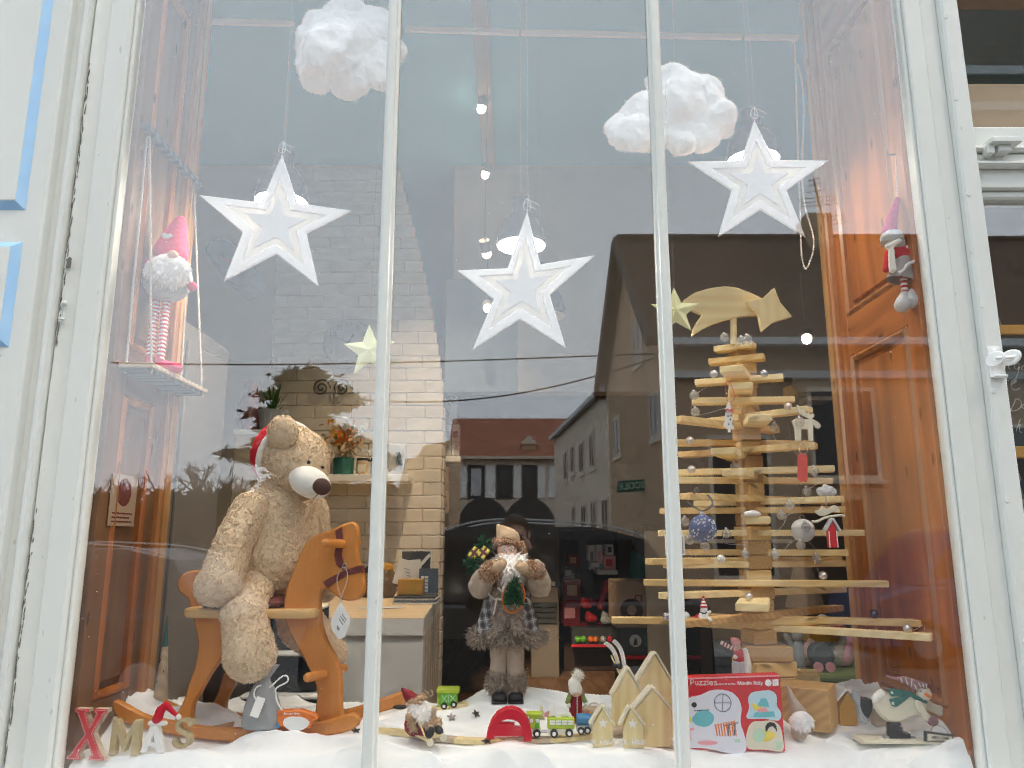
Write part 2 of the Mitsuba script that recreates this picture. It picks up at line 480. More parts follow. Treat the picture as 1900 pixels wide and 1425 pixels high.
# the shop behind
mat('brick_white', mikit.proc(lambda p, n, uv: mix((0.60, 0.55, 0.48), (0.74, 0.70, 0.63), fbm(p.x * 9, p.y * 9, p.z * 16, 3))), 0.75, 0.3)
mat('brick_cream', mikit.proc(lambda p, n, uv: mix((0.56, 0.50, 0.42), (0.70, 0.65, 0.57), fbm(p.x * 9 + 4, p.y * 9, p.z * 16, 3))), 0.75, 0.3)
mat('mortar', (0.50, 0.46, 0.40), 0.95, 0.1)
mat('plaster_warm', mikit.proc(lambda p, n, uv: mix((0.40, 0.365, 0.335), (0.46, 0.42, 0.39), fbm(p.x * 2, p.y * 2, p.z * 2, 3))), 0.9, 0.2)
mat('plaster_beige', mikit.proc(lambda p, n, uv: mix((0.52, 0.41, 0.29), (0.58, 0.47, 0.34), fbm(p.x * 2, p.y * 2, p.z * 2, 3))), 0.9, 0.2)
mat('ceiling_blue', mikit.proc(lambda p, n, uv: mix((0.24, 0.60, 0.84), (0.28, 0.64, 0.88), fbm(p.x * 1.5, p.y * 1.5, p.z, 3))), 0.9, 0.2)
mat('wall_blue', mikit.proc(lambda p, n, uv: mix((0.16, 0.22, 0.26), (0.19, 0.25, 0.30), fbm(p.x * 1.5, p.y * 1.5, p.z, 3))), 0.9, 0.2)
mat('shop_floor', wood((0.10, 0.058, 0.035), (0.18, 0.105, 0.062), 1, 5), 0.45, 0.4)
mat('dark_brown', (0.045, 0.026, 0.018), 0.6, 0.3)
mat('counter_top', wood((0.62, 0.47, 0.30), (0.70, 0.56, 0.38), 0, 6, False), 0.45, 0.4)
mat('counter_white', (0.82, 0.82, 0.78), 0.5, 0.4)
mat('card_brown', (0.34, 0.24, 0.17), 0.8, 0.2)
mat('grey_unit', (0.19, 0.165, 0.145), 0.6, 0.3)
mat('jar_brown', (0.18, 0.125, 0.075), 0.15, 0.6)
# the street
mat('asphalt', mikit.proc(lambda p, n, uv: mi.Color3f(0.045 + 0.03 * noise(p.x * 90, p.y * 90, 0) + 0.012 * fbm(p.x * 0.8, p.y * 0.8, 0, 3))), 0.85, 0.3)
mat('paving', mikit.proc(lambda p, n, uv: mix((0.20, 0.19, 0.18), (0.28, 0.27, 0.25), fbm(p.x * 4, p.y * 4, 0, 3))), 0.85, 0.3)
mat('render_beige', mikit.proc(lambda p, n, uv: mix((0.42, 0.29, 0.185), (0.50, 0.355, 0.24), fbm(p.x * 1.3, p.y * 1.3, p.z * 1.3, 4))), 0.9, 0.2)
mat('render_grey', mikit.proc(lambda p, n, uv: mix((0.58, 0.49, 0.39), (0.68, 0.59, 0.48), fbm(p.x * 1.3, p.y * 1.3, p.z * 1.3, 4))), 0.9, 0.2)
mat('roof_brown', mikit.proc(lambda p, n, uv: mix((0.055, 0.034, 0.024), (0.14, 0.085, 0.058), 0.6 * noise(p.x * 6, p.y * 5, p.z * 5) + 0.4 * (0.5 + 0.5 * dr.sin(p.z * 46)))), 0.85, 0.2)
mat('roof_red', mikit.proc(lambda p, n, uv: mix((0.22, 0.085, 0.055), (0.34, 0.14, 0.09), 0.6 * noise(p.x * 4, p.y * 3, p.z * 4) + 0.4 * (0.5 + 0.5 * dr.sin(p.z * 40)))), 0.85, 0.2)
mat('bark', (0.07, 0.052, 0.04), 0.95, 0.1)
scene['mat_needles'] = {'type': 'principledthin', 'base_color': {'type': 'rgb', 'value': [0.035, 0.05, 0.022]}, 'roughness': 0.8, 'diff_trans': 0.3}
scene['mat_plant_leaf'] = {'type': 'principledthin', 'base_color': {'type': 'rgb', 'value': [0.035, 0.065, 0.02]}, 'roughness': 0.6, 'diff_trans': 0.4}
mat('car_paint_blue', (0.045, 0.07, 0.16), 0.35, 0.5, clearcoat=1.0)
mat('car_paint_dark', (0.02, 0.022, 0.026), 0.25, 0.5, clearcoat=1.0)
mat('car_paint_silver', (0.06, 0.06, 0.065), 0.4, 0.5, clearcoat=1.0)
mat('coat_dark', fur_col((0.012, 0.012, 0.014), (0.03, 0.028, 0.028), 12), 0.6, 0.3)


def lamp_entry(parent, name, mesh, rgb, mat_='white_matt'):
    k = part(parent, name, mesh, mat_, smooth=True)
    scene[k]['emitter'] = {'type': 'area', 'radiance': {'type': 'rgb', 'value': list(rgb)}}
    return k
# ================================================================ the setting
XL, XR, LD, RD = -1.362, 1.413, 0.56, 0.80     # the display's side walls and their depths behind the glass (y = 0)
FLOOR, CEIL, BACK = 0.12, 4.76, 9.5


def bar_z(prof, z0, z1, n=60, amp=0.0, seed=0):
    """A moulding: the closed outline prof (x, y) drawn from z0 to z1, its faces uneven by amp."""
    p = np.asarray(prof, float)
    zz = np.linspace(z0, z1, n)
    N = len(p)
    v = np.concatenate([np.column_stack([p, np.full(N, z)]) for z in zz])
    if amp:
        w = meshkit.fbm(np.column_stack([v[:, 0] * 60, v[:, 1] * 60, v[:, 2] * 9]), 3, seed) - 0.5
        w2 = meshkit.fbm(np.column_stack([v[:, 0] * 60 + 40, v[:, 1] * 60, v[:, 2] * 30]), 3, seed + 5) - 0.5
        v[:, 0] += amp * 2 * w
        v[:, 1] += amp * 2 * w2
    f = []
    for k in range(n - 1):
        for i in range(N):
            j = (i + 1) % N
            a, b = k * N, (k + 1) * N
            f += [[a + i, a + j, b + j], [a + i, b + j, b + i]]
    tri = tri2d(p)[1]
    f += tri[:, ::-1].tolist() + (tri + (n - 1) * N).tolist()
    m = trimesh.Trimesh(v, f, process=False)
    if m.volume < 0:
        m.invert()
    return m


def strip(x0, x1, y0, y1, c=0.004):
    return [(x0 + c, y0), (x1 - c, y0), (x1, y0 + c), (x1, y1), (x0, y1), (x0, y0 + c)]


ZT = 3.95
win = thing('shop_window', 'large white painted shop window of three tall panes divided by two slim glazing bars', 'window')
for i, (xa, xb) in enumerate(((XL, -0.428), (-0.428, 0.513), (0.513, XR))):
    part(win, 'pane', trimesh.Trimesh([[xa, 0, 0.80], [xb, 0, 0.80], [xb, 0, ZT], [xa, 0, ZT]], [[0, 1, 2], [0, 2, 3]], process=False), 'window_glass', smooth=False)
for i, xm in enumerate((-0.428, 0.513)):
    w = 0.0225
    prof = [(xm - w, -0.004), (xm - w, -0.016), (xm - w * .62, -0.019), (xm - w * .5, -0.034), (xm - w * .12, -0.037), (xm + w * .5, -0.034), (xm + w * .62, -0.019), (xm + w, -0.016), (xm + w, -0.004)]
    part(win, 'glazing_bar', bar_z(prof, 0.80, ZT, 260, 0.0014, i), 'white_paint', smooth=30)
    part(win, 'inner_bar', bar_z(strip(xm - w * .8, xm + w * .8, 0.003, 0.03), 0.86, ZT, 2), 'white_paint')
part(win, 'bead', bar_z(strip(XL - .012, XL + .001, -0.020, 0.02), 0.80, ZT, 200, 0.0012, 3), 'white_paint', smooth=30)
part(win, 'bead', bar_z(strip(XR - .004, XR + .008, -0.018, 0.02), 0.80, ZT, 200, 0.0010, 4), 'white_paint', smooth=30)
part(win, 'stile', bar_z([(XL - .096, -.026), (XL - .088, -.034), (XL - .05, -.036), (XL - .02, -.036), (XL - .012, -.028), (XL - .012, .05), (XL - .096, .05)], 0.3, ZT, 160, 0.0012, 5), 'white_paint', smooth=30)
part(win, 'hollow_moulding', bar_z([(XL - .148, -.030), (XL - .142, -.040), (XL - .13, -.034), (XL - .115, -.024), (XL - .0965, -.020), (XL - .0965, .05), (XL - .148, .05)], 0.3, ZT, 160, 0.0014, 6), 'white_paint', smooth=30)
part(win, 'ridge_moulding', bar_z([(XL - .178, -.052), (XL - .172, -.060), (XL - .158, -.060), (XL - .152, -.050), (XL - .149, -.03), (XL - .149, .05), (XL - .178, .05)], 0.3, ZT, 160, 0.0014, 7), 'white_paint', smooth=30)
part(win, 'stile', bar_z(strip(XR + .008, XR + .070, -0.032, 0.05), 0.3, ZT, 160, 0.0009, 8), 'white_paint', smooth=30)
part(win, 'hollow_moulding', bar_z(strip(XR + .0705, XR + .132, -0.022, 0.05), 0.3, ZT, 160, 0.0009, 9), 'white_paint', smooth=30)
part(win, 'screwed_board', bar_z(strip(XR + .1325, XR + .196, -0.052, 0.05, .007), 0.3, ZT, 160, 0.0009, 10), 'white_paint', smooth=30, label='outer white board dotted with filled screw holes')
for px, py in ((1761, 183), (1785, 360), (1812, 567), (1835, 726), (1860, 928), (1742, 31), (1887, 1190)):
    p = at(px - 2, py, -0.052)
    part(win, 'screw_plug', X(lathe([(0, 0), (.0075, 0), (.0085, .0012), (.0062, .0024), (.0052, .0016), (0, .0016)], 20), ('r', 'x', 90), ('t', [min(max(p[0], XR + .144), XR + .184), -.0525, p[2]])), 'white_paint', smooth=40)
rng = np.random.default_rng(5)
fl = []
for k in range(150):
    z = 0.9 + 2.75 * k / 150 + rng.uniform(-.012, .012)
    if meshkit.noise(np.array([[z * 2.6, 0, 0]]), 4)[0] < 0.52:
        continue
    L = rng.uniform(.004, .020) * (1.5 if rng.random() < .2 else 1)
    w = rng.uniform(.0006, .0017)
    q = np.array([[-w, 0], [-w * .3, L * .6], [w * .4, L], [w, L * .5], [w * rng.uniform(.2, 1), -L * .3], [-w * .4, -L * .8]])
    q[:, 0] += rng.uniform(-.004, .004)
    fl.append(X(slab(q, .003), ('t', [XL - .138, -.0435, z])))
part(win, 'flaked_paint', cat_(fl), 'paint_flake', smooth=False, label='line of black cracks where the paint has flaked off', kind='stuff')
p = at(133, 488, -.045)
part(win, 'keyhole_slot', X(slab([(-.007, -.018), (.006, -.016), (.006, .018), (.0, .021), (-.006, .016)], .004), ('t', [XL - .125, -.047, p[2]])), 'paint_flake')
p = at(127, 562, -.05)
knob = part(win, 'latch', cat_([X(ball([0, 0, 0], .011), ('s', [1, .8, 1]), ('t', [XL - .124, -.046, p[2]])), beam([XL - .124, -.042, p[2] - .07], [XL - .124, -.042, p[2] + .03], .004, .004), X(ball([0, 0, 0], .009), ('s', [1.2, .8, .5]), ('t', [XL - .125, -.046, p[2] - .055]))]), 'white_paint')
ds = []
for k in range(170):
    x, z = rng.uniform(XL + .02, XR - .02), .93 + 2.5 * rng.random() ** 1.5
    ds.append(X(slab([(r_ * math.cos(t), r_ * math.sin(t) * 1.2) for r_ in (rng.uniform(.0004, .0013) * (2 if rng.random() < .08 else 1),) for t in np.linspace(0, 6.28, 7)[:-1]], .0004), ('t', [x, -.0012, z])))
part(win, 'dust_specks', cat_(ds), 'white_matt', smooth=False, kind='stuff', label='small pale specks of dust on the panes')
part(win, 'sill', box(XL - .15, XR + .19, -.12, .05, .74, .80, .006), 'white_paint')
part(win, 'lintel', box(XL - .15, XR + .19, -.04, .05, ZT, ZT + .25, .006), 'white_paint')

pil = thing('panelled_pilaster', 'flat white painted pilaster left of the shop window with blue edged raised panels', 'pilaster')
part(pil, 'board', bar_z([(XL - .85, -.075), (XL - .218, -.078), (XL - .210, -.070), (XL - .206, -.040), (XL - .1785, -.036), (XL - .1785, .05), (XL - .85, .05)], 0.3, ZT, 120, 0.0012, 12), 'white_paint', smooth=30)
for z0, z1, xr in ((2.64, ZT - .1, -1.636), (2.165, 2.525, -1.630)):
    xl = XL - .8
    m = slab([(xl, z0), (xr, z0), (xr, z1), (xl, z1)], .022, .0)
    part(pil, 'raised_panel', X(box(xl + .024, xr - .024, -.101, -.079, z0 + .024, z1 - .024, .003)), 'white_paint')
    b = []
    for (a, c, d_, e) in (((xl, z0), (xr, z0), (xr - .024, z0 + .024), (xl + .024, z0 + .024)), ((xr, z0), (xr, z1), (xr - .024, z1 - .024), (xr - .024, z0 + .024)), ((xr, z1), (xl, z1), (xl + .024, z1 - .024), (xr - .024, z1 - .024))):
        v = [(a[0], -.0795, a[1]), (c[0], -.0795, c[1]), (d_[0], -.099, d_[1]), (e[0], -.099, e[1])]
        v += [(q[0], -.077, q[2]) for q in v]
        b.append(trimesh.convex.convex_hull(np.array(v)))
    part(pil, 'blue_moulding', cat_(b), 'blue_paint', smooth=False, label='sky blue bevelled moulding')
struct('facade_wall', cat_([box(-6, XL - .85, -.05, .2, 0, 6), box(XL - .85, XR + .2, 0.052, .2, ZT + .25, 6), box(XL - .85, 2.75, -.04, .2, 0, .74), box(2.75, 9, -.05, .2, 0, 6), box(XR + .2, 2.75, -.05, .2, 3.9, 6)]), 'white_paint')

# the second window, right of the display
w2 = thing('side_window', 'second white framed window at the right edge with a heavy transom rail and a chalkboard behind it', 'window')
x0, x1 = XR + .197, 2.75
part(w2, 'lower_pane', trimesh.Trimesh([[x0, .05, .74], [x1, .05, .74], [x1, .05, 2.73], [x0, .05, 2.73]], [[0, 1, 2], [0, 2, 3]], process=False), 'window_glass', smooth=False)
part(w2, 'transom_pane', trimesh.Trimesh([[x0, .05, 2.985], [x1, .05, 2.985], [x1, -.15, 3.9], [x0, -.15, 3.9]], [[0, 1, 2], [0, 2, 3]], process=False), 'window_glass', smooth=False)
part(w2, 'transom_rail', box(x0, x1, -.012, .10, 2.905, 2.985, .004), 'white_paint')
part(w2, 'transom_moulding', cat_([box(x0, x1, -.030, .10, 2.886, 2.9045, .006), box(x0, x1, -.012, .10, 2.846, 2.8855, .010), box(x0, x1, -.034, .10, 2.828, 2.8455, .006)]), 'white_paint')
part(w2, 'lower_rail', cat_([box(x0, x1, .0, .10, 2.757, 2.8275, .003), box(x0, x1, .018, .10, 2.725, 2.7565, .008)]), 'white_paint')
p = at(1850, 282, -.02)
part(w2, 'stay_bracket', cat_([box(p[0] - .045, p[0] + .06, -.07, -.012, p[2] + .012, p[2] + .032, .003), box(p[0] - .05, p[0] - .025, -.05, -.012, p[2] - .02, p[2] + .012, .003), box(p[0] - .012, p[0] + .035, -.05, -.012, p[2] - .012, p[2] + .012, .003)]), 'white_paint')
part(w2, 'casing', box(XR + .196, x0 + .012, .05, .12, .74, 3.9), 'white_paint')
hk = thing('shutter_hook', 'white painted metal shutter catch screwed to the right jamb', 'shutter hook')
p = at(1832, 672, -.056)
px_, pz_ = XR + .163, p[2]
part(hk, 'plate', box(px_ - .024, px_ + .020, -.058, -.0525, pz_ - .052, pz_ + .052, .002), 'white_gloss')
part(hk, 'ledge', box(px_ - .022, px_ + .022, -.075, -.058, pz_ - .052, pz_ - .044, .002), 'white_gloss')
ear = ring_spline([(-.03, -.018), (.018, -.018), (.028, -.004), (.026, .014), (.012, .022), (-.028, .012)], 28)
part(hk, 'ear', X(slab(ear, .010, .003), ('r', 'z', -62), ('t', [px_ - .014, -.075, pz_ + .008])), 'white_gloss')
part(hk, 'ear', X(slab(ear, .010, .003), ('r', 'z', -62), ('t', [px_ + .028, -.090, pz_ + .010])), 'white_gloss')
part(hk, 'pivot_pin', tube([[px_ - .02, -.086, pz_ + .006], [px_ + .042, -.098, pz_ + .008]], .006, 12), 'white_gloss')
part(hk, 'bolt_head', X(ball([0, 0, 0], .009), ('s', [1, .6, 1]), ('t', [px_ - .003, -.059, pz_ + .038])), 'white_gloss')

# the wooden side walls of the display
def panel_wall(name, label, xw, side, depth, zs, z_end, WY=WDY, WZ=WDZ, WM='oak_mould'):
    """A panelled wall of the display: xw its face; side +1 for the right wall, -1 for the left one."""
    k = thing(name, label, 'wall panelling')
    y0 = 0.052

    def bx(ya, yb, za, zb, proud, b=.003):
        xs = sorted((xw + side * .045, xw - side * proud))
        return box(xs[0], xs[1], ya, yb, za, zb, b)
    post = depth - .10
    part(k, 'back_post', bx(post + .03, depth, .80, z_end, .020), 'oak_pale', label='paler back post of the panelling')
    part(k, 'cover_strip', bx(post - .012, post + .027, .80, z_end, .032, .008), 'oak_mould')
    part(k, 'stile', bx(post - .085, post - .0145, .80, z_end, .008), WZ)
    part(k, 'stile', bx(y0, y0 + .09, .80, z_end, .008), WZ)
    ya, yb = y0 + .0905, post - .0855
    lo = .80
    for za, zb in zs:
        part(k, 'rail', bx(ya, yb, lo, za, .0075), WY)
        part(k, 'panel', bx(ya, yb, za + .0005, zb - .0005, -.012, .002), WZ)
        part(k, 'raised_field', bx(ya + .045, yb - .045, za + .05, zb - .05, .0005, .004), WZ)
        w = .026
        for s_ in ((ya, ya + w, za, zb), (yb - w, yb, za, zb), (ya + w + .0005, yb - w - .0005, za, za + w), (ya + w + .0005, yb - w - .0005, zb - w, zb)):
            part(k, 'moulding', bx(*s_, .016, .010), WM, smooth=30)
        lo = zb
    part(k, 'rail', bx(ya, yb, lo, z_end, .0075), WY)
    return k


panel_wall('wood_panelling', 'orange varnished wood panelling on the right side of the display', XR, 1, RD, ((1.02, 2.30), (2.47, 3.7)), 4.1)
panel_wall('wood_panelling', 'orange brown wood panelling on the left side of the display behind the swing shelf', XL, -1, LD, ((1.04, 2.05), (2.22, 3.7)), 4.1, 'shaded_oak_y', 'shaded_oak_z', WDZ)

# the shop: shell
struct('shop_floor', box(-4.5, 6, .06, BACK, -.02, FLOOR), 'shop_floor')
struct('ceiling', box(-4.5, 6, .2, BACK, CEIL, CEIL + .1), 'ceiling_blue')
struct('side_wall', cat_([box(-4.6, -4.5, .2, BACK, 0, CEIL), box(6, 6.1, .2, BACK, 0, CEIL)]), 'plaster_warm')
struct('back_wall', box(-4.5, 6, BACK, BACK + .1, 0, CEIL), 'plaster_beige')
struct('plaster_wall', box(-4.5, -1.995, 3.7, 3.9, FLOOR, CEIL - .001), 'plaster_warm')
struct('bulkhead', cat_([box(.045, 6, 3.72, 3.9, 2.75, CEIL - .001), box(-.50, .0445, 3.72, 3.9, 3.72, CEIL - .001)]), 'plaster_warm')
struct('lintel_wall', box(-.555, .0445, 3.722, 3.9, 2.75, 3.719), 'wall_blue')  # part of the bulkhead, its different light put into the colour as blue
struct('display_base', box(XL - .045, XR + .045, .05, .84, FLOOR, .845), 'dark_brown')
ep = lambda z: -.56 if z < 2.7 else -.56 - .44 * ((z - 2.7) / 2.06) ** 1.35   # the brick wall's end, leaning left under the ceiling
bw = thing('brick_wall', 'white painted brick wall with a leaning end beside the shop counter', 'wall')
part(bw, 'mortar', slab([(-1.995, FLOOR), (ep(0) - .006, FLOOR), (ep(0) - .006, 2.7)] + [(ep(z) - .012, z) for z in np.linspace(2.8, CEIL - .002, 8)] + [(-1.995, CEIL - .002)], .22), 'mortar', smooth=False)
scene[[k for k in scene if k.startswith('brick_wall__mortar')][0]]['to_world'] = T().translate([0, 3.71, 0])
rng = np.random.default_rng(8)
CH = .104
n_b = 0
for r in range(44):
    z0 = FLOOR + .12 + r * CH
    if z0 + CH > CEIL or z0 < 1.0:
        continue
    e = ep(z0 + CH / 2)
    xb = e + rng.uniform(-.006, .004)
    k = 0
    while xb > -1.99:
        L = .30 if (k or r % 2) else .15
        xa = max(xb - L, -1.992)
        if xb - xa > .04:
            d0 = rng.uniform(-.003, .003)
            part(bw, 'brick', box(xa + .002, xb - .002, 3.698 + d0, 3.76, z0 + .0018, z0 + CH - .0018, .005), ('brick_white', 'brick_cream')[int(rng.random() < .4)], smooth=False)
            n_b += 1
        xb = xa
        k += 1
for r in range(0, 40):
    z0 = FLOOR + .12 + r * CH
    if z0 > 2.6 or z0 < .3:
        continue
    part(bw, 'end_brick', box(-.585, -.553 + rng.uniform(0, .004), 3.765, 3.925, z0 + .0035, z0 + CH - .0035, .006), 'brick_cream', smooth=False)

# the street, mirrored in the panes
def mir(m):
    """From the mirror image seen in the pane (y > 0) to the place itself, across the street."""
    m = m.copy()
    m.vertices = m.vertices * [1, -1, 1]
    m.invert()
    return m


struct('ground', box(-160, 160, -220, 12, -.5, -.135), 'asphalt')
struct('pavement', box(-60, 60, -3.75, -.0, -.134, 0.0, .012), 'paving')
struct('far_pavement', box(2.3, 40, -10.35, -8.6, -.134, 0.0, .012), 'paving')
# ================================================================ across the street (seen only as reflections)
def on_wall(px, py, P0, dirx):
    """Where the pixel's ray meets the upright plane through P0 = (X, Y) along dirx = (dX, dY)."""
    u, v = (px - 950) / FPX, (712.5 - py) / FPX
    d = np.array([u, CT - v * ST, ST + v * CT])
    A = np.array([[d[0], -dirx[0]], [d[1], -dirx[1]]])
    t, s = np.linalg.solve(A, np.array(P0) - CAM[:2])
    return s, CAM[2] + d[2] * t


def wall_bits(parent, P0, dirx, wins, out=-1, frame='render_grey', glass='black_gloss'):
    """Windows (s0, s1, z0, z1) on an upright plane: recess, pane, frame and sill."""
    ang = math.degrees(math.atan2(dirx[1], dirx[0]))
    L = math.hypot(*dirx)
    for s0, s1, z0, z1 in wins:
        s0, s1 = sorted((s0 * L, s1 * L))
        w = part(parent, 'window', mir(X(cat_([box(s0 - .07, s1 + .07, -.03, .03, z0 - .07, z0, .0), box(s0 - .07, s1 + .07, -.03, .03, z1, z1 + .07), box(s0 - .07, s0, -.03, .03, z0, z1), box(s1, s1 + .07, -.03, .03, z0, z1), box((s0 + s1) / 2 - .03, (s0 + s1) / 2 + .03, -.015, .03, z0, z1)]), ('r', 'z', ang), ('t', [P0[0], P0[1], 0]))), frame, smooth=False)
        part(w, 'pane', mir(X(box(s0, s1, -.008, .02, z0, z1), ('r', 'z', ang), ('t', [P0[0], P0[1], 0]))), glass, smooth=False)
        part(w, 'sill', mir(X(box(s0 - .12, s1 + .12, -.10, .03, z0 - .14, z0 - .071), ('r', 'z', ang), ('t', [P0[0], P0[1], 0]))), frame, smooth=False)


P0, DS = (2.53, 10.2), (-.084, 1.0)
ha = thing('corner_house', 'beige rendered corner house with a brown tiled roof reflected in the right pane', 'house')
far = 4.35
v = []
c0, c1 = np.array([2.53, 10.2]), np.array([2.53 - .084 * far, 10.2 + far])
ZE, ZR = 5.0, 7.5
mid = (c0 + c1) / 2
body = trimesh.convex.convex_hull(np.array([[c0[0], c0[1], -.13], [c1[0], c1[1], -.13], [c0[0], c0[1], ZE], [c1[0], c1[1], ZE], [mid[0], mid[1], ZR - .12], [17, c0[1], -.13], [17, c1[1], -.13], [17, c0[1], ZE], [17, c1[1], ZE], [17, mid[1], ZR - .12]]))
part(ha, 'wall', mir(body), 'render_beige', smooth=False)
for sgn, e in ((1, c0), (-1, c1)):
    ex = e + np.array([0, -.32 * sgn])
    pts = []
    for xo in (mid[0] - .22, 17.2):
        for dz in (0, .14):
            pts += [[xo, mid[1], ZR + dz], [xo + (e[0] - mid[0]) * (xo < 10), ex[1], ZE - .28 + dz]]
    part(ha, 'roof', mir(trimesh.convex.convex_hull(np.array(pts))), 'roof_brown', smooth=False)
rt = []
for k in range(36):
    rt.append(X(tube([[0, 0, 0], [.40, 0, .012]], .085, 10), ('t', [mid[0] - .2 + k * .40, mid[1], ZR + .12])))
part(ha, 'ridge_tiles', mir(cat_(rt)), 'roof_brown')
part(ha, 'verge', mir(cat_([beam([c0[0] - .26, c0[1] - .3, ZE - .2], [mid[0] - .26, mid[1], ZR + .05], .06, .22), beam([c1[0] - .26, c1[1] + .3, ZE - .2], [mid[0] - .26, mid[1], ZR + .05], .06, .22)])), 'dark_brown')
part(ha, 'gutter', mir(box(c0[0] - .1, 17, c0[1] - .5, c0[1] - .34, ZE - .30, ZE - .18)), 'grey_light')
part(ha, 'cornice', mir(box(c0[0] + .02, 17, c0[1] - .12, c0[1] + .01, ZE - .78, ZE - .66)), 'grey_light')
chim = at(1512, 440, mid[1])
part(ha, 'chimney', mir(box(chim[0] - .25, chim[0] + .25, mid[1] - .3, mid[1] + .3, ZR - .3, ZR + .55)), 'render_beige', smooth=False)
ant = chim + [.25, 0, 0]
tip = at(1510, 332, mid[1])
sk = [tube([[ant[0], mid[1], ZR], [tip[0], mid[1], tip[2]]], .022, 5)]
for k, (f, w) in enumerate(((.98, .3), (.9, .35), (.80, .5), (.70, .9), (.64, .9), (.58, 1.0), (.40, 1.1), (.34, 1.2), (.28, 1.1))):
    c = np.array([ant[0], mid[1], ZR]) * (1 - f) + np.array([tip[0], mid[1], tip[2]]) * f
    sk.append(tube([c - [w * .42, 0, .02], c + [w * .42, 0, .06]], .012, 4))
part(ha, 'television_aerial', mir(cat_(sk)), 'dark_steel')
wins = []
for a, b, c, d in ((1176, 603, 1193, 662), (1208, 738, 1226, 802), (1140, 782, 1152, 838)):
    (s0, z1), (s1, z0) = on_wall(a, b, P0, DS), on_wall(c, d, P0, DS)
    wins.append((s0, s1, z0, z1))
wall_bits(ha, P0, DS, [w for w in wins if abs(w[0] - w[1]) < 3 and w[0] < far])
wall_bits(ha, (0, 10.2), (1, 0), [(3.3, 4.2, 1.0, 3.2), (5.0, 6.0, 2.6, 4.0), (7.6, 8.6, 1.0, 3.4), (9.4, 10.4, 1.0, 3.2), (10.9, 11.9, 1.0, 3.2)], frame='render_grey')
part(ha, 'door', mir(box(4.7, 5.7, 10.17, 10.25, -.1, 2.2)), 'dark_brown')
sb = part(ha, 'sign_board', mir(px_slab([(1146, 893), (1231, 886), (1231, 908), (1146, 914)], 11.6, .08)), 'teal', label='green bank sign board projecting from the side wall', smooth=False)
tx = meshkit.text_mesh('T AGRICOLE', .115, .01, True)
c_ = at(1196, 899, 11.58)
tx.apply_translation([-tx.bounds[1][0] / 2, -.057, 0])
part(sb, 'lettering', X(tx, ('r', 'x', 90), ('r', 'z', 180), ('r', 'y', -5), ('t', [c_[0], -11.585, c_[2]])), 'pale_green', smooth=False)

hb = thing('terrace_house', 'low beige terrace house running down the side street in the reflection', 'house')
s_a, s_b = far + .01, 13.2
cA, cB = np.array([2.53 - .084 * s_a, 10.2 + s_a]), np.array([2.53 - .084 * s_b, 10.2 + s_b])
part(hb, 'wall', mir(trimesh.convex.convex_hull(np.array([[x + o, y, z] for x, y in (cA, cB) for o in (0, 6) for z in (-.13, 5.0)]))), 'render_grey', smooth=False)
part(hb, 'roof', mir(trimesh.convex.convex_hull(np.array([[cA[0] - .15, cA[1], 5.002], [cB[0] - .15, cB[1], 5.002], [cA[0] + 3, cA[1], 6.3], [cB[0] + 3, cB[1], 6.3], [cA[0] + 6, cA[1], 5.002], [cB[0] + 6, cB[1], 5.002]]))), 'roof_red', smooth=False)
wins = []
for a, b, c, d in ((1095, 808, 1104, 862), (1076, 826, 1084, 872), (1060, 832, 1066, 874), (1047, 842, 1053, 888), (1118, 930, 1130, 985), (1098, 935, 1107, 980), (1080, 940, 1088, 975), (1062, 942, 1068, 972)):
    (sa, z1), (sc, z0) = on_wall(a, b, P0, DS), on_wall(c, d, P0, DS)
    wins.append((sa, sc, z0, z1))
wall_bits(hb, P0, DS, [w for w in wins if s_a < min(w[:2]) and max(w[:2]) < s_b], frame='render_grey')
part(hb, 'gutter', mir(beam([cA[0] - .12, cA[1], 4.93], [cB[0] - .12, cB[1], 4.93], .12, .12)), 'grey_light')

YC = 33.0
hc = thing('end_house', 'pale house with white shutters and a red brown roof closing the reflected side street', 'house')
zz = lambda py: at(950, py, YC)[2]
xx = lambda px, py=900: at(px, py, YC)[0]
part(hc, 'wall', mir(box(xx(830), xx(1062), YC, YC + 7, -.13, zz(850))), 'render_grey', smooth=False)
part(hc, 'roof', mir(trimesh.convex.convex_hull(np.array([[xx(828), YC - .3, zz(850)], [xx(1064), YC - .3, zz(850)], [xx(828), YC + 3.5, zz(850) + 2.4], [xx(1064), YC + 3.5, zz(850) + 2.4], [xx(828), YC + 7.3, zz(850)], [xx(1064), YC + 7.3, zz(850)]]))), 'roof_red', smooth=False)
part(hc, 'gutter', mir(box(xx(828), xx(1064), YC - .45, YC - .31, zz(853), zz(848))), 'render_grey', smooth=False)
dm = part(hc, 'dormer', mir(cat_([box(xx(969), xx(996), YC + .4, YC + 2.5, zz(849), zz(822))])), 'render_beige', smooth=False)
part(dm, 'gable', mir(X(slab([(xx(966), zz(822)), (xx(999), zz(822)), (xx(982), zz(805))], 2.0), ('t', [0, YC + .3, 0]))), 'render_grey', smooth=False)
part(hc, 'skylight', mir(X(box(-.35, .35, -.05, .05, -.4, .4), ('r', 'x', -58), ('t', [xx(890), YC + 1.25, zz(822)]))), 'grey_light', smooth=False)
for a, b, m_ in ((838, 866, 'white_matt'), (901, 919, 'white_matt'), (953, 967, 'white_matt'), (998, 1011, 'white_matt'), (1018, 1038, 'white_matt')):
    part(hc, 'shutter', mir(box(xx(a), xx(b), YC - .06, YC - .005, zz(924), zz(864))), m_, smooth=False)
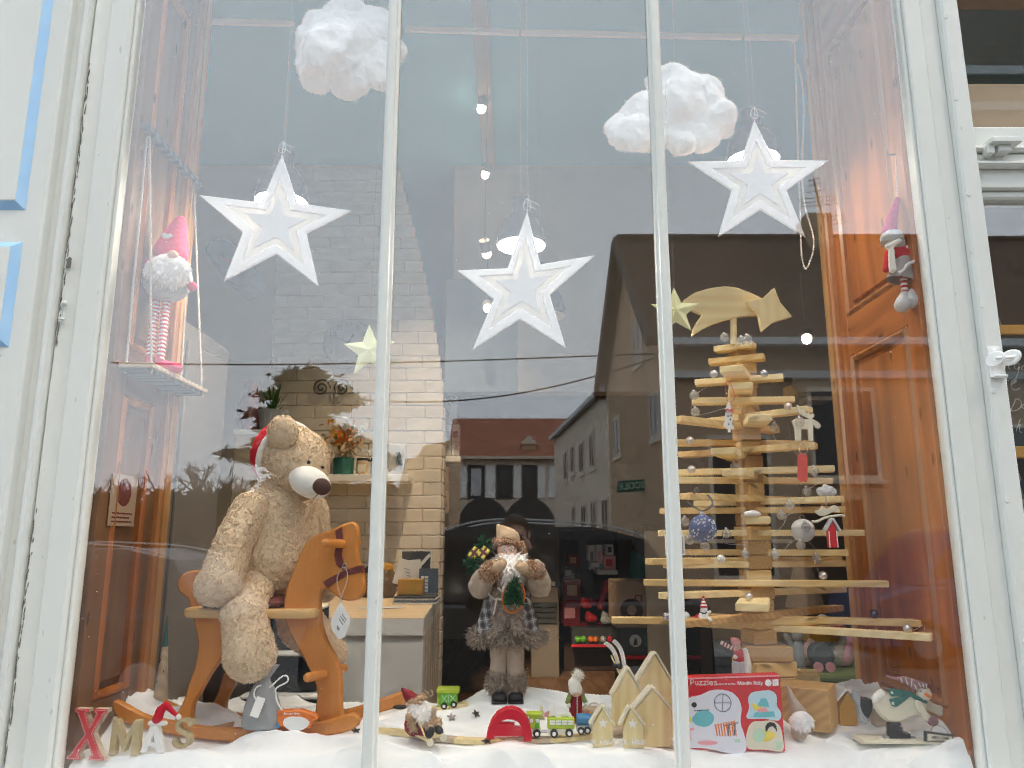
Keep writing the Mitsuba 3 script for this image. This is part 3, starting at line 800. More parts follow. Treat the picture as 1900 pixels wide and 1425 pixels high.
for a, b in ((868, 899), (921, 951), (969, 996)):
    w = part(hc, 'window', mir(box(xx(a), xx(b), YC - .05, YC - .004, zz(926), zz(863))), 'charcoal', smooth=False)
    part(w, 'pane', mir(box(xx(a + 6), xx(b - 6), YC - .07, YC - .051, zz(920), zz(870))), 'grey_light' if a < 900 else 'black_gloss', smooth=False)
for c in (898, 982):
    arc = [(xx(c) + 1.15 * math.cos(t), zz(975) + 1.25 * math.sin(t)) for t in np.linspace(0, math.pi, 16)]
    part(hc, 'archway', mir(X(slab([(arc[0][0], 0), *arc, (arc[-1][0], 0)], .08), ('t', [0, YC - .081, 0]))), 'charcoal', smooth=False)
hd = thing('cottage', 'beige cottage with a steep gable left of the end house in the reflection', 'house')
YD = 24.0
q = lambda px, py: at(px, py, YD)[[0, 2]]
a0, a1, a2, a3, a4 = q(738, 912), q(752, 852), q(772, 850), q(788, 826), q(834, 818)
part(hd, 'wall', mir(X(slab([(a0[0] - 1.5, -.13), (a4[0], -.13), a4, a3, a2, a1, a0, (a0[0] - 1.5, a0[1])], 6.0), ('t', [0, YD, 0]))), 'render_beige', smooth=False)
wall_bits(hd, (0, YD), (1, 0), [(q(795, 900)[0], q(812, 900)[0], q(800, 925)[1], q(800, 875)[1])])


def leaf_cards(P, size, rng, flat=0.0):
    n = len(P)
    a = rng.normal(0, 1, (n, 3))
    a[:, 2] *= 1 - flat
    a /= np.linalg.norm(a, axis=1, keepdims=True)
    b = np.cross(a, rng.normal(0, 1, (n, 3)))
    b /= np.linalg.norm(b, axis=1, keepdims=True)
    s = size * rng.uniform(.6, 1.5, n)[:, None]
    V = np.stack([P - a * s, P + b * s * .34, P + a * s, P - b * s * .34], 1).reshape(-1, 3)
    F = np.array([[0, 1, 2], [0, 2, 3]])
    return trimesh.Trimesh(V, (F[None] + (np.arange(n) * 4)[:, None, None]).reshape(-1, 3), process=False)


def conifer(px, Y, top, half, seed, label):
    rng = np.random.default_rng(seed)
    base = np.array([at(px, 1000, Y)[0], Y])
    H, R = at(px, top, Y)[2], half * mpp(900, Y)
    k = thing('conifer', label, 'tree')
    part(k, 'trunk', mir(tube([[*base, -.13], [*(base + .1), H * .5], [*base, H * .97]], [.25, .16, .03], 8)), 'bark')
    br, P = [], []
    for i in range(64):
        f = .26 + .72 * i / 64
        z = H * f
        L = R * (1.0 - .72 * max(0, (f - .5) / .5) ** 1.6) * rng.uniform(.65, 1.15)
        a = rng.uniform(0, 2 * math.pi)
        e = np.array([base[0] + L * math.cos(a), base[1] + L * math.sin(a), z + L * .18 * rng.uniform(-.3, 1)])
        br.append(tube([[*base, z], e], [.05, .012], 4))
        m = int(330 * L / R) + 40
        t = rng.uniform(.2, 1.0, m)[:, None]
        s = np.array([[*base, z]]) * (1 - t) + e * t
        P.append(s + rng.normal(0, 1, (m, 3)) * [.24, .24, .08] * (1.25 - .5 * t))
    part(k, 'branches', mir(cat_(br)), 'bark')
    part(k, 'crown', mir(leaf_cards(np.vstack(P), .15, rng, .55)), 'needles', smooth=False)


conifer(556, 18.0, 680, 150, 3, 'broad layered evergreen tree reflected behind the teddy bear')


def bare_tree(px, Y, top, seed, label):
    rng = np.random.default_rng(seed)
    base = np.array([at(px, 1000, Y)[0], Y, -.13])
    H = at(px, top, Y)[2]
    k = thing('bare_tree', label, 'tree', 'leafless trees behind the hedge')
    tr = [tube([base, base + [.05, 0, H * .4]], [.16, .11], 6)]
    tw = []

    def grow(p, d, L, r, lvl):
        q = p + d * L
        (tw if lvl > 1 else tr).append(tube([p, (p + q) / 2 + rng.normal(0, L * .05, 3), q], [r, r * .85, r * .7], 4))
        if lvl < 5:
            for _ in range(3 if lvl < 4 else 2):
                e = d + rng.normal(0, .55, 3) + [0, 0, .12]
                grow(q, e / np.linalg.norm(e), L * rng.uniform(.62, .85), r * .68, lvl + 1)
    for _ in range(4):
        d = rng.normal(0, .4, 3) + [0, 0, 1]
        grow(base + [0, 0, H * .38], d / np.linalg.norm(d), H * .2, .08, 1)
    part(k, 'trunk', mir(cat_(tr)), 'bark')
    part(k, 'branches', mir(cat_(tw)), 'bark')


for i, (px, Y, top, lb) in enumerate(((352, 26, 838, 'leafless tree reflected left of the teddy bear, rounded crown'), (408, 28, 880, 'small leafless tree reflected nearest the teddy bear'), (226, 24, 866, 'leafless tree reflected at the lower left by the panelling'))):
    bare_tree(px, Y, top, 20 + i, lb)
rng = np.random.default_rng(40)
hx0, hx1 = at(100, 950, 22)[0], at(735, 950, 22)[0]
P = np.column_stack([rng.uniform(hx0, hx1, 16000), 22 + rng.uniform(-.5, .5, 16000), rng.uniform(0, 1, 16000) ** .8 * (2.9 + .25 * np.sin(rng.uniform(0, 6, 16000)))])
hg = thing('hedge', 'dark garden hedge reflected across the lower left panelling', 'hedge')
part(hg, 'foliage', mir(leaf_cards(P, .14, rng)), 'needles', smooth=False, kind='stuff')
part(hg, 'stems', mir(box(hx0, hx1, 21.7, 22.3, -.13, 2.6)), 'bark', smooth=False)

# wires across the street
for pts, lb, nm in ((((205, 673, 8), (560, 676, 8.6), (900, 668, 9.2), (1225, 656, 9.9)), 'thin black overhead wire reflected as a level line across the panes', 'upper'), (((560, 728, 8), (760, 746, 8.5), (930, 735, 9), (1090, 702, 9.5), (1228, 660, 10.0)), 'sagging overhead wire reflected below the level one', 'lower')):
    w = np.array([at(a, b, c) for a, b, c in pts])
    solo('overhead_wire', mir(tube(spline(w, 30), .012, 5)), 'black_matt', lb, 'wire', smooth=True)


# parked cars
def car(cx, cy, L, H, W, paint, label, van=0.0):
    """Side on to the shop: cx, cy the centre in the mirror image."""
    k = thing('parked_car', label, 'car', 'cars parked along the street')
    z0 = -.134
    side = [(-.5 * L, .36), (-.5 * L, .62), (-.485 * L, .80 * H * .62), (-.34 * L, .60 * H), (-.22 * L, .93 * H), (-.12 * L, H), (.22 * L, H), (.36 * L, .93 * H), (.46 * L, .62 * H), (.495 * L, .58 * H), (.5 * L, .40), (.485 * L, .24), (-.485 * L, .24)]
    lower = [(-.5 * L, .36), (-.5 * L, .62), (-.485 * L, .50 * H), (-.34 * L, .595 * H), (.46 * L, .62 * H), (.495 * L, .58 * H), (.5 * L, .40), (.485 * L, .24), (-.485 * L, .24)]
    m = X(slab(lower, W, .05), ('t', [0, -W / 2, 0]))
    bx = [(-.33 * L, .60 * H), (-.21 * L, .93 * H), (-.12 * L, H), (.22 * L, H), (.35 * L, .93 * H), (.445 * L, .62 * H)]
    hull = []
    for (x, z) in bx:
        f = 1 - .16 * (z - .6 * H) / (.4 * H)
        hull += [[x, -W / 2 * f * .97, z], [x, W / 2 * f * .97, z]]
    place = lambda q: mir(X(q, ('t', [cx, cy, z0])))
    part(k, 'body', place(m), paint, smooth=40)
    part(k, 'cabin', place(trimesh.convex.convex_hull(np.array(hull))), paint, smooth=25)
    for s in (-1, 1):
        part(k, 'roof_highlight', place(tube(spline([[-.16 * L, s * W * .40, .975 * H], [-.10 * L, s * W * .40, 1.02 * H], [.1 * L, s * W * .40, 1.035 * H], [.24 * L, s * W * .40, 1.01 * H], [.36 * L, s * W * .41, .93 * H]], 16), .012, 6)), 'grey_light', smooth=True)  # pale tube added to stand for the highlight along the roof edge
        for (xa, xb, xc, xd) in ((-.27, -.03, -.03, -.165), (.0, .19, .175, .0), (.215, .37, .31, .20)):
            q = []
            for x, zf in ((xa, .645), (xb, .645), (xc, .93), (xd, .93)):
                f = 1 - .16 * (zf - .6) / .4
                q += [[x * L, s * (W / 2 * f * .97 + .004), zf * H], [x * L, s * (W / 2 * f * .97 - .02), zf * H]]
            part(k, 'side_window', place(trimesh.convex.convex_hull(np.array(q))), 'black_gloss', smooth=False)
        for x in (-.31 * L, .31 * L):
            w = part(k, 'wheel', place(X(tube([[0, -.1, 0], [0, .1, 0]], .32, 24), ('t', [x, s * (W / 2 - .09), .32]))), 'black_matt', smooth=40)
            part(w, 'rim', place(X(tube([[0, -.105, 0], [0, .105, 0]], .2, 18), ('t', [x, s * (W / 2 - .085), .32]))), 'steel', smooth=40)


car(-.05, 6.1, 4.0, 1.82, 1.75, 'car_paint_dark', 'dark high roofed car reflected behind the fur coated santa')
car(6.75, 9.2, 3.7, 1.82, 1.62, 'car_paint_blue', 'small blue car reflected in the right hand wood panelling')
car(-4.9, 6.3, 4.1, 1.60, 1.72, 'car_paint_silver', 'dark grey car reflected low across the left hand panelling')

# the photographer, standing on the pavement behind the telephone
ph = thing('person', 'person in a dark coat holding up a telephone, faintly reflected around the santa', 'person')
py0 = -2.90
B = []
hip, neck, head = [0.02, py0 - .02, .92], [0.02, py0 - .02, 1.40], [0.02, py0 + .03, 1.60]
bones = [(hip, .17, [0.02, py0 - .02, 1.15], .17), ([0.02, py0 - .02, 1.15], .17, [0.02, py0 - .02, 1.33], .16)]
for s in (-1, 1):
    sh, el, wr = [.02 + s * .19, py0 - .02, 1.37], [.02 + s * .27, py0 + .12, 1.16], [s * .115, py0 + .345, 1.47]
    bones += [([0.02, py0 - .02, 1.36], .11, sh, .085), (sh, .085, el, .068), (el, .066, wr, .05)]
    bones += [([.02 + s * .09, py0 - .02, .9], .13, [.02 + s * .11, py0, .5], .085), ([.02 + s * .11, py0, .5], .085, [.02 + s * .12, py0 - .03, .10], .06)]
part(ph, 'clothed_body', skel(bones, .03, 8), 'coat_dark', smooth=True)
hd_ = skel([([0.02, py0 - .01, 1.42], .06, [0.02, py0 + .02, 1.56], .062), ([0.02, py0 + .015, 1.57], .075, [0.02, py0 - .005, 1.64], .088), ([0.02, py0 + .06, 1.535], .045, [0.02, py0 + .05, 1.58], .06)], .018, 6,
           extra=[([0.02, py0 + .105, 1.585], (.014, .02, .018)), ([-.075, py0 + .01, 1.59], (.012, .02, .03)), ([.115, py0 + .01, 1.59], (.012, .02, .03))])
part(ph, 'head', hd_, 'skin', smooth=True)
hair = ball([0.02, py0 - .012, 1.63], 1, 3)
hair.vertices = (hair.vertices - [0.02, py0 - .012, 1.63]) * [.098, .112, .105] + [0.02, py0 - .012, 1.63]
hair = trimesh.intersections.slice_mesh_plane(hair, [0, -.55, .8], [0.02, py0 + .02, 1.615], cap=False)
part(ph, 'hair', hair, 'dark_brown', smooth=True)
for s in (-1, 1):
    w = np.array([s * .115, py0 + .345, 1.47])
    pal = np.array([s * .092, -2.515, 1.535])
    fb = [(w, .024, (w + pal) / 2, .027), ((w + pal) / 2, .026, pal, .024)]
    for j in range(4):
        r0 = pal + np.array([-.004 * s, .0, .022 - .017 * j])
        r1 = r0 + np.array([-.006 * s, .022, .010 - .004 * j])
        r2 = np.array([s * .070, -2.500, r1[2] + .002 * (2 - j)])
        fb += [(r0, .0095, r1, .0088), (r1, .0086, r2, .0075)]
    t0 = pal + np.array([-.01 * s, -.012, -.012])
    fb += [(t0, .012, t0 + np.array([-.022 * s, -.012, .012]), .0105), (t0 + np.array([-.022 * s, -.012, .012]), .0105, t0 + np.array([-.045 * s, -.010, .024]), .009)]
    part(ph, 'hand', skel(fb, .006, 4), 'skin', smooth=True)
    part(ph, 'shoe', skel([([.02 + s * .12, py0 - .06, .045], .045, [.02 + s * .13, py0 + .13, .03], .035)], .02, 4), 'black_matt', smooth=True)
te = thing('telephone', 'black mobile telephone held up by the reflected person', 'telephone')
part(te, 'case', box(-.078, .078, -2.5145, -2.5065, 1.513, 1.589, .004), 'black_gloss')
part(te, 'lens_ring', X(lathe([(.004, 0), (.0075, 0), (.0075, .0012), (.004, .0012)], 20), ('r', 'x', 90), ('t', [0, -2.5048, 1.55])), 'dark_steel')
# ================================================================ hanging things
SUP = []          # points that the display cloth passes through


def stand(px, py, Y, sink=.002):
    p = at(px, py, Y)
    SUP.append([p[0], p[1], p[2] - sink])
    return p


def gy(px, py, z=.905):
    return on_z(px, py, z)[1]


def thread(p, z1, lb=None):
    return tube([p, [p[0], p[1], z1]], .0004, 4)


def felt_star(outline, Y, Yl, lamp, label, cord_px):
    o = np.array(outline, float)
    c = o.mean(0)
    k = thing('felt_star', label, 'star', 'white felt stars hung in front of the lamps')
    g, inn = c + (o - c) * .655, c + (o - c) * .42
    part(k, 'rim', px_slab(o, Y, .012, .004, [g]), 'star_felt', smooth=40)
    part(k, 'gauze', px_slab(c + (o - c) * .66, Y + .0065, .002), 'star_gauze', smooth=False)
    part(k, 'inner_star', px_slab(inn, Y + .001, .005, .001), 'star_felt', smooth=40)
    t = at(*o[0], Y + .006)
    s = [tube([t - [0, 0, .02], t + [.004, 0, .05]], .0013, 5), tube([t + [.004, 0, .05], [t[0] + .001, t[1], 3.9]], .0004, 4), tube(spline([t + [0, 0, .005], t + [-.012, 0, .03], t + [.002, 0, .05], t + [.012, 0, .03], t + [.003, 0, .004]], 20), .0012, 5), tube(spline([t + [0, 0, .02], t + [.02, -.004, .013], t + [.034, -.004, .004]], 8), .0012, 5), tube(spline([t + [0, 0, .045], t + [.022, -.004, .035], t + [.045, -.004, .022]], 8), .0012, 5)]
    part(k, 'string', cat_(s), 'white_matt')
    return k


felt_star([(523, 286), (552, 376), (652, 390), (568, 432), (590, 530), (512, 470), (415, 520), (450, 430), (369, 361), (484, 375)], .16, .5, None, 'white felt star hanging highest on the left pane', 0)
felt_star([(978, 392), (1003, 490), (1104, 473), (1020, 546), (1050, 645), (965, 591), (877, 648), (916, 554), (849, 501), (942, 497)], .16, .5, None, 'white felt star hanging in the middle pane, lowest of the three', 0)
felt_star([(1400, 222), (1437, 296), (1538, 297), (1460, 352), (1495, 439), (1412, 388), (1333, 439), (1358, 352), (1277, 299), (1376, 297)], .16, .5, None, 'white felt star hanging in the right pane beside a cotton cloud', 0)


def pendant(px, py, Y, w, label, lit=True, power=1.0):
    p = at(px, py, Y)
    r = w * mpp(py, Y) / 2
    k = thing('pendant_lamp', label, 'lamp', 'dome pendant lamps above the display')
    prof = [(r, 0), (r * 1.0, .012), (r * .98, r * .35), (r * .86, r * .8), (r * .62, r * 1.2), (r * .36, r * 1.45), (r * .34, r * 2.1), (r * .12, r * 2.25), (0, r * 2.26)]
    outer = lathe(prof, 40)
    part(k, 'shade', X(outer, ('t', p)), 'charcoal', smooth=50)
    part(k, 'inside', X(lathe([(r * .985, .0015), (r * .9, .004), (r * .5, .012), (0, .012)], 40), ('t', p - [0, 0, .006])), 'white_matt', smooth=50)
    part(k, 'cord', tube([p + [0, 0, r * 2.2], [p[0], p[1], CEIL]], .0009, 6), 'grey_light')
    if lit:
        d = X(ball([0, 0, 0], r * .93, 3), ('s', [1, 1, .34]), ('t', p + [0, 0, .006]))
        lamp_entry(k, 'bulb', d, (19 * power, 17 * power, 14 * power))
    return k


pendant(522, 376, .40, 96, 'dark dome pendant lamp glowing behind the left felt star')
pendant(967, 456, .40, 90, 'dome pendant lamp glowing behind the middle felt star')
pendant(1397, 299, .40, 96, 'dome pendant lamp glowing behind the right felt star', power=.5)
pendant(1003, 586, 2.1, 92, 'unlit grey dome pendant lamp farther back behind the middle star', False)


def cotton(balls, Y, seed, label, edge=.0075):
    parts = []
    rng = np.random.default_rng(seed)
    for px, py, r, *dy in balls:
        y = Y + (dy[0] if dy else 0)
        parts.append(m3.Manifold.hull_points((ball([0, 0, 0], 1, 3).vertices * r * mpp(py, y) * [1, .9, 1] + at(px, py, y)).astype(float)))
    u = m3.Manifold.batch_boolean(parts, m3.OpType.Add).refine_to_length(edge).to_mesh()
    t = trimesh.Trimesh(u.vert_properties[:, :3], u.tri_verts, process=True)
    trimesh.smoothing.filter_taubin(t, iterations=10)
    t = rough(t, .030, .085, seed, 2)
    t = rough(t, .0075, .040, seed + 1, 2)
    t = rough(t, .003, .012, seed + 2, 2)
    k = thing('cotton_cloud', label, 'cloud decoration', 'cotton wool clouds hung in the window')
    part(k, 'wadding', t, 'cotton', smooth=True)
    fz = tufts(t, 2600, .011, .0011, seed, (0, 0, 0), .8)
    part(k, 'fluff', fz, 'cotton', smooth=False, kind='stuff')
    c = at(balls[0][0], balls[0][1] - balls[0][2] * .4, Y)
    part(k, 'thread', thread(c, 3.9), 'white_matt')


cotton([(645, 95, 72), (595, 70, 48), (690, 65, 48), (640, 40, 45), (590, 120, 44), (650, 140, 44), (700, 120, 44), (625, 95, 60, -.06), (725, 95, 26)], .34, 5, 'round white cotton wool cloud at the top behind the left glazing bar')
cotton([(1255, 195, 62), (1155, 245, 32), (1195, 215, 44), (1300, 185, 48), (1325, 225, 42), (1210, 255, 30), (1262, 250, 36), (1310, 245, 36), (1245, 165, 42), (1180, 245, 36, -.05)], .30, 15, 'wide white cotton wool cloud behind the right glazing bar')


def paper_star(px, py, R, Y, rot, label):
    c, s = at(px, py, Y), mpp(py, Y)
    q = star2d(R * s, R * .44 * s, 5, rot)
    v, f = [[0, -.022, 0], [0, .022, 0]] + [[a, 0, b] for a, b in q], []
    for i in range(10):
        j = (i + 1) % 10
        f += [[0, 2 + j, 2 + i], [1, 2 + i, 2 + j]]
    m = trimesh.Trimesh(v, f, process=False)
    if m.volume < 0:
        m.invert()
    k = thing('paper_star', label, 'star', 'folded yellow paper stars')
    part(k, 'folded_paper', X(m, ('t', c)), 'paper_yellow', smooth=False)
    part(k, 'thread', thread(c + [0, 0, R * s * .95], 3.2), 'grey_matt')


paper_star(686, 651, 51, .07, 93, 'pale yellow folded paper star behind the left glazing bar in front of the clock')
paper_star(1253, 578, 47, .07, 91, 'pale yellow folded paper star behind the right glazing bar beside the wooden comet')

# roller blind bar and its bead chain at the back of the display
rb = thing('blind_rail', 'pale horizontal blind rail in three lengths along the top of the display', 'rail')
for a, b in (((392, 40), (546, 45)), ((752, 54), (963, 61)), ((967, 61), (1376, 69)), ((1381, 69), (1481, 71))):
    part(rb, 'bar', beam(at(*a, .78), at(*b, .78), .02, .026, .003), 'white_matt')
bc = thing('bead_chain', 'white bead chain loop of the blind hanging beside the right felt star', 'chain')
pts = spline([at(1473, 78, .76), at(1478, 200, .76), at(1482, 330, .76), at(1486, 440, .76), at(1490, 488, .75), at(1495, 499, .74), at(1501, 490, .73), at(1498, 400, .73), at(1490, 250, .74), at(1480, 120, .75)], 190)
part(bc, 'beads', cat_([ball(p, .0048, 1) for p in pts]), 'white_gloss', smooth=True, kind='stuff')
part(bc, 'cord', tube(pts, .0013, 5), 'white_matt')

# the swing shelf with the long legged gnome
sw = thing('swing_shelf', 'small weathered wooden swing shelf hung by ropes on the left panelling', 'shelf')
zb = 2.15
xr = at(285, 676, .08)[0]
part(sw, 'board', cat_([box(XL + .012, xr, .075, .56, zb - .016, zb, .002)]), 'plank_pale')
part(sw, 'batten', box(XL + .012, xr - .01, .09, .54, zb - .030, zb - .0165, .002), 'shelf_under', label='dark batten under the board')
part(sw, 'top_board', box(XL + .004, XL + .040, .06, .56, 3.02, 3.045, .003), 'shelf_under', label='dark board that the ropes hang from')
for (x, y) in ((xr - .012, .095), (xr - .012, .54), (XL + .03, .095), (XL + .03, .54)):
    tx_ = XL + .010 if x < XL + .1 else XL + .018
    a, b = np.array([x, y, zb - .035]), np.array([tx_, y + (.02 if y < .3 else -.02), 3.035])
    t = np.linspace(0, 1, 150)[:, None]
    core = a * (1 - t) + b * t
    ph_ = t[:, 0] * 230
    part(sw, 'rope', cat_([tube(core + .0024 * np.column_stack([np.cos(ph_ + o), np.sin(ph_ + o), 0 * ph_]), .0027, 5) for o in (0, 2.1, 4.2)]), 'rope', smooth=True)

ln = thing('panel_notice', 'faded card notice with a dark disc pinned on the left wood panelling', 'notice')
part(ln, 'card', box(XL + .012, XL + .0145, .11, .29, 1.60, 1.775), 'card_brown', smooth=False)
part(ln, 'disc', X(lathe([(0, 0), (.048, 0), (.048, .0012), (0, .0012)], 28), ('r', 'y', 90), ('t', [XL + .0146, .20, 1.715])), 'leather', smooth=False)
part(ln, 'print', cat_([box(XL + .0146, XL + .0154, .13, .27 - .02 * (j % 2), 1.612 + .014 * j, 1.617 + .014 * j) for j in range(3)]), 'leather', smooth=False)
gn = thing('gnome', 'long legged gnome with a pink hat and white beard standing on the swing shelf', 'gnome')
YG = .22
A = lambda px, py, dy=0: at(px, py, YG + dy)
m_ = mpp(520, YG)
bodyc = A(311, 518)
part(gn, 'body', rough(X(ball([0, 0, 0], 45 * m_, 4), ('s', [.97, .9, 1.0]), ('t', bodyc)), .004, .03, 2), 'grey_beard', smooth=True)
hat = skel([(A(318, 470), 31 * m_, A(325, 440), 22 * m_), (A(325, 440), 22 * m_, A(335, 410), 10 * m_)], .007, 8)
part(gn, 'hat', hat, 'pink_felt', smooth=True)
part(gn, 'heart_patch', X(slab(ring_spline([(-.018, .004), (-.01, .012), (0, .006), (.010, .011), (.019, .003), (.006, -.011), (-.008, -.012)], 24), .004, .001), ('r', 'z', 10), ('r', 'x', -12), ('t', A(321, 447) + [0, -.052, 0])), 'grey_light')
part(gn, 'nose', ball(A(321, 474, -.085), 9.5 * m_, 3), 'skin', smooth=True, label='pale ball nose')
be = ball([0, 0, 0], 1, 3)
bb = X(be, ('s', [38 * m_, .045, 29 * m_]), ('t', A(312, 500, -.06)))
part(gn, 'beard', cat_([bb, tufts(bb, 1300, .024, .003, 3, (0, -.1, -1.6), .2)]), 'beard', smooth=False)
part(gn, 'arm', skel([(A(342, 495), 9 * m_, A(353, 528, -.02), 6 * m_)], .006, 4), 'grey_beard', smooth=True)
part(gn, 'mitten', ball(A(357, 532, -.02), 9 * m_, 3), 'pink_felt', smooth=True)
part(gn, 'arm', skel([(A(272, 490), 10 * m_, A(250, 500, .04), 9 * m_)], .006, 4), 'purple_felt', smooth=True)


def striped_leg(parent, p0, p1, r, n, m1, m2, name='leg'):
    """A stocking of n pairs of rings between p0 and p1: two parts, one of each colour."""
    p0, p1 = np.asarray(p0), np.asarray(p1)
    a, b = [], []
    for i in range(2 * n):
        q0, q1 = p0 + (p1 - p0) * i / (2 * n), p0 + (p1 - p0) * (i + 1) / (2 * n)
        (a if i % 2 else b).append(tube([q0, q0 * .8 + q1 * .2, q0 * .2 + q1 * .8, q1], np.array([.94, 1, 1, .94]) * r, 14))
    k = part(parent, name, cat_(a), m1, smooth=40)
    part(k, 'stripes', cat_(b), m2, smooth=40)


for (a, b, c, d, bt) in ((290, 552, 279, 660, [(278, 662), (297, 668)]), (309, 560, 297, 668, [(296, 672), (328, 686)])):
    striped_leg(gn, A(a, b), A(c, d, -.05), 7.5 * m_, 15, 'white_matt', 'red_felt')
    f0, f1 = A(*bt[0], -.05), A(*bt[1], .03)
    f0[2] = f1[2] = zb + .018
    part(gn, 'boot', skel([(f0, .016, f1, .020), (f0 + [0, 0, .012], .015, f0 + [0, 0, .02], .014)], .006, 5), 'pink_felt', smooth=True)

# the doll hanging on the right panelling
dl = thing('hanging_doll', 'gnome doll with a purple hat, white plait and striped legs hanging on the right panelling', 'doll')
YD_ = .10
A = lambda px, py, dy=0: at(px, py, YD_ + dy)
m_ = mpp(470, YD_)
part(dl, 'hat', skel([(A(1650, 432), 14 * m_, A(1655, 405), 10 * m_), (A(1655, 405), 10 * m_, A(1665, 370), 4.5 * m_)], .005, 6), 'purple_felt', smooth=True)
part(dl, 'knitted_band', rough(X(lathe([(.0, -.018), (.036, -.02), (.040, 0), (.034, .02), (0, .022)], 24), ('r', 'y', 8), ('t', A(1655, 443))), .004, .012, 3), 'grey_light', smooth=True)
part(dl, 'head', ball(A(1660, 452, .005), 18 * m_, 3), 'grey_light', smooth=True)
part(dl, 'plait', rough(skel([(A(1668, 447, -.035), 5 * m_, A(1648, 458, -.04), 5.5 * m_), (A(1653, 461, -.04), 5 * m_, A(1656, 500, -.035), 6.5 * m_)], .005, 3), .002, .008), 'white_plush', smooth=True)
part(dl, 'jumper', skel([(A(1662, 468, .01), 17 * m_, A(1682, 478, .01), 17 * m_)], .006, 5), 'red_felt', smooth=True)
part(dl, 'dress', X(lathe([(.052, -.09), (.05, -.085), (.034, -.02), (.022, .015), (0, .02)], 30), ('s', [1, .8, 1]), ('r', 'y', 14), ('t', A(1679, 478, 0))), 'grey_matt', smooth=50)
hem = spline([A(1667, 506, -.045), A(1676, 501, -.05), A(1684, 491, -.05), A(1694, 486, -.045), A(1703, 483, -.03)], 60)
part(dl, 'lace_hem', tube(hem + np.column_stack([np.zeros(60), np.zeros(60), .003 * np.sin(np.arange(60) * 1.5)]), .0045, 6), 'white_matt', smooth=True)
part(dl, 'sleeve', skel([(A(1650, 470), 8 * m_, A(1644, 500, -.005), 6 * m_)], .005, 4), 'red_felt', smooth=True)
striped_leg(dl, A(1676, 458, .0), A(1695, 466, -.02), 6 * m_, 2, 'white_matt', 'red_felt', 'arm')
part(dl, 'sleeve', skel([(A(1694, 466, -.02), 7.5 * m_, A(1703, 474, -.02), 7 * m_)], .005, 4), 'red_felt', smooth=True)
for a, b, c, d in ((1676, 504, 1679, 548), (1688, 500, 1697, 540)):
    striped_leg(dl, A(a, b), A(c, d), 6.5 * m_, 5, 'white_matt', 'red_felt')
    part(dl, 'boot', skel([(A(c, d - 2), 8 * m_, A(c - 5, d + 18, -.02), 14 * m_)], .005, 5), 'grey_light', smooth=True)
part(dl, 'string', tube([A(1665, 371), A(1663, 330), A(1661, 286)], .0012, 5), 'white_matt')
h = A(1662, 288)
part(dl, 'wall_hook', cat_([tube([h + [XR - h[0], .0, .004], h + [-.03, 0, 0]], .0025, 6), tube([h + [-.03, 0, 0], h + [-.032, 0, .02]], .002, 6)]), 'dark_steel')

# ================================================================ the rocking horse and the bear
YH = .30
rh = thing('rocking_horse', 'orange brown wooden rocking horse carrying the teddy bear', 'rocking horse')
neck = [(656, 968), (661, 973), (664, 1010), (667, 1045), (675, 1072), (676, 1092), (670, 1108), (655, 1115), (635, 1113), (618, 1101), (606, 1093), (598, 1092), (593, 1108), (594, 1140), (597, 1165), (606, 1190), (620, 1217), (630, 1247), (633, 1280), (633, 1312), (632, 1338), (590, 1338), (588, 1292), (583, 1265), (572, 1240), (558, 1212), (544, 1188), (533, 1165), (526, 1140), (527, 1110), (535, 1080), (548, 1050), (560, 1020), (574, 1001), (592, 991), (622, 980), (642, 971)]
part(rh, 'neck_and_leg', px_slab(neck, YH, .040, .006, smooth_n=120), 'horse_wood', smooth=60, label='head, neck and front leg cut from one board')
rear = [(360, 1146), (418, 1146), (418, 1180), (414, 1214), (392, 1250), (372, 1285), (357, 1318), (352, 1345), (326, 1341), (336, 1308), (350, 1268), (362, 1232), (366, 1205), (364, 1175)]
part(rh, 'rear_leg', px_slab(rear, YH - .02, .032, .006, smooth_n=70), 'horse_wood', smooth=60)
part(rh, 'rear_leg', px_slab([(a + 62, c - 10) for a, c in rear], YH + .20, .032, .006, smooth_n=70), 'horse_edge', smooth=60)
tail = [(332, 1072), (350, 1060), (372, 1058), (398, 1062), (416, 1078), (420, 1100), (415, 1124), (376, 1127), (352, 1126), (349, 1113), (338, 1104), (329, 1092)]
part(rh, 'tail_board', px_slab(tail, YH + .08, .035, .006, smooth_n=70), 'horse_wood', smooth=60)
zs_ = at(460, 1139, YH - .05)[2]
ring = ring_spline([(at(346, 1139, YH)[0], -.02), (at(350, 1139, YH)[0], .10), (at(580, 1139, YH)[0], .10), (at(584, 1139, YH)[0], -.05), (at(460, 1139, YH)[0], -.055)], 60)
sm = X(slab(ring, .030, .006), ('r', 'x', -90))
sm.apply_translation([0, YH - .0, zs_ + .015 - sm.bounds[1][2]])
part(rh, 'seat', sm, 'seat_wood', smooth=50)
sx0, sx1 = at(372, 1120, YH)[0], at(526, 1120, YH)[0]
part(rh, 'saddle', X(box(sx0, sx1, YH - .03, YH + .10, zs_ + .016, zs_ + .052, .020)), 'leather', smooth=60)
part(rh, 'stud', cat_([X(ball([0, 0, 0], .011), ('s', [1, .5, 1]), ('t', at(546, 1138, YH - .054)))]), 'horse_edge', smooth=True)
rk = [(207, 1303), (252, 1320), (302, 1336), (362, 1347), (432, 1352), (500, 1352), (560, 1346), (608, 1337), (640, 1327), (660, 1325), (669, 1334), (664, 1347), (648, 1357), (612, 1365), (560, 1374), (500, 1379), (430, 1377), (366, 1371), (310, 1362), (262, 1350), (224, 1338), (210, 1322)]
for a, b in ((250, 1348), (310, 1362), (370, 1371), (430, 1377), (500, 1379), (560, 1374), (612, 1366), (650, 1358)):
    stand(a, b, YH - .03, .006)
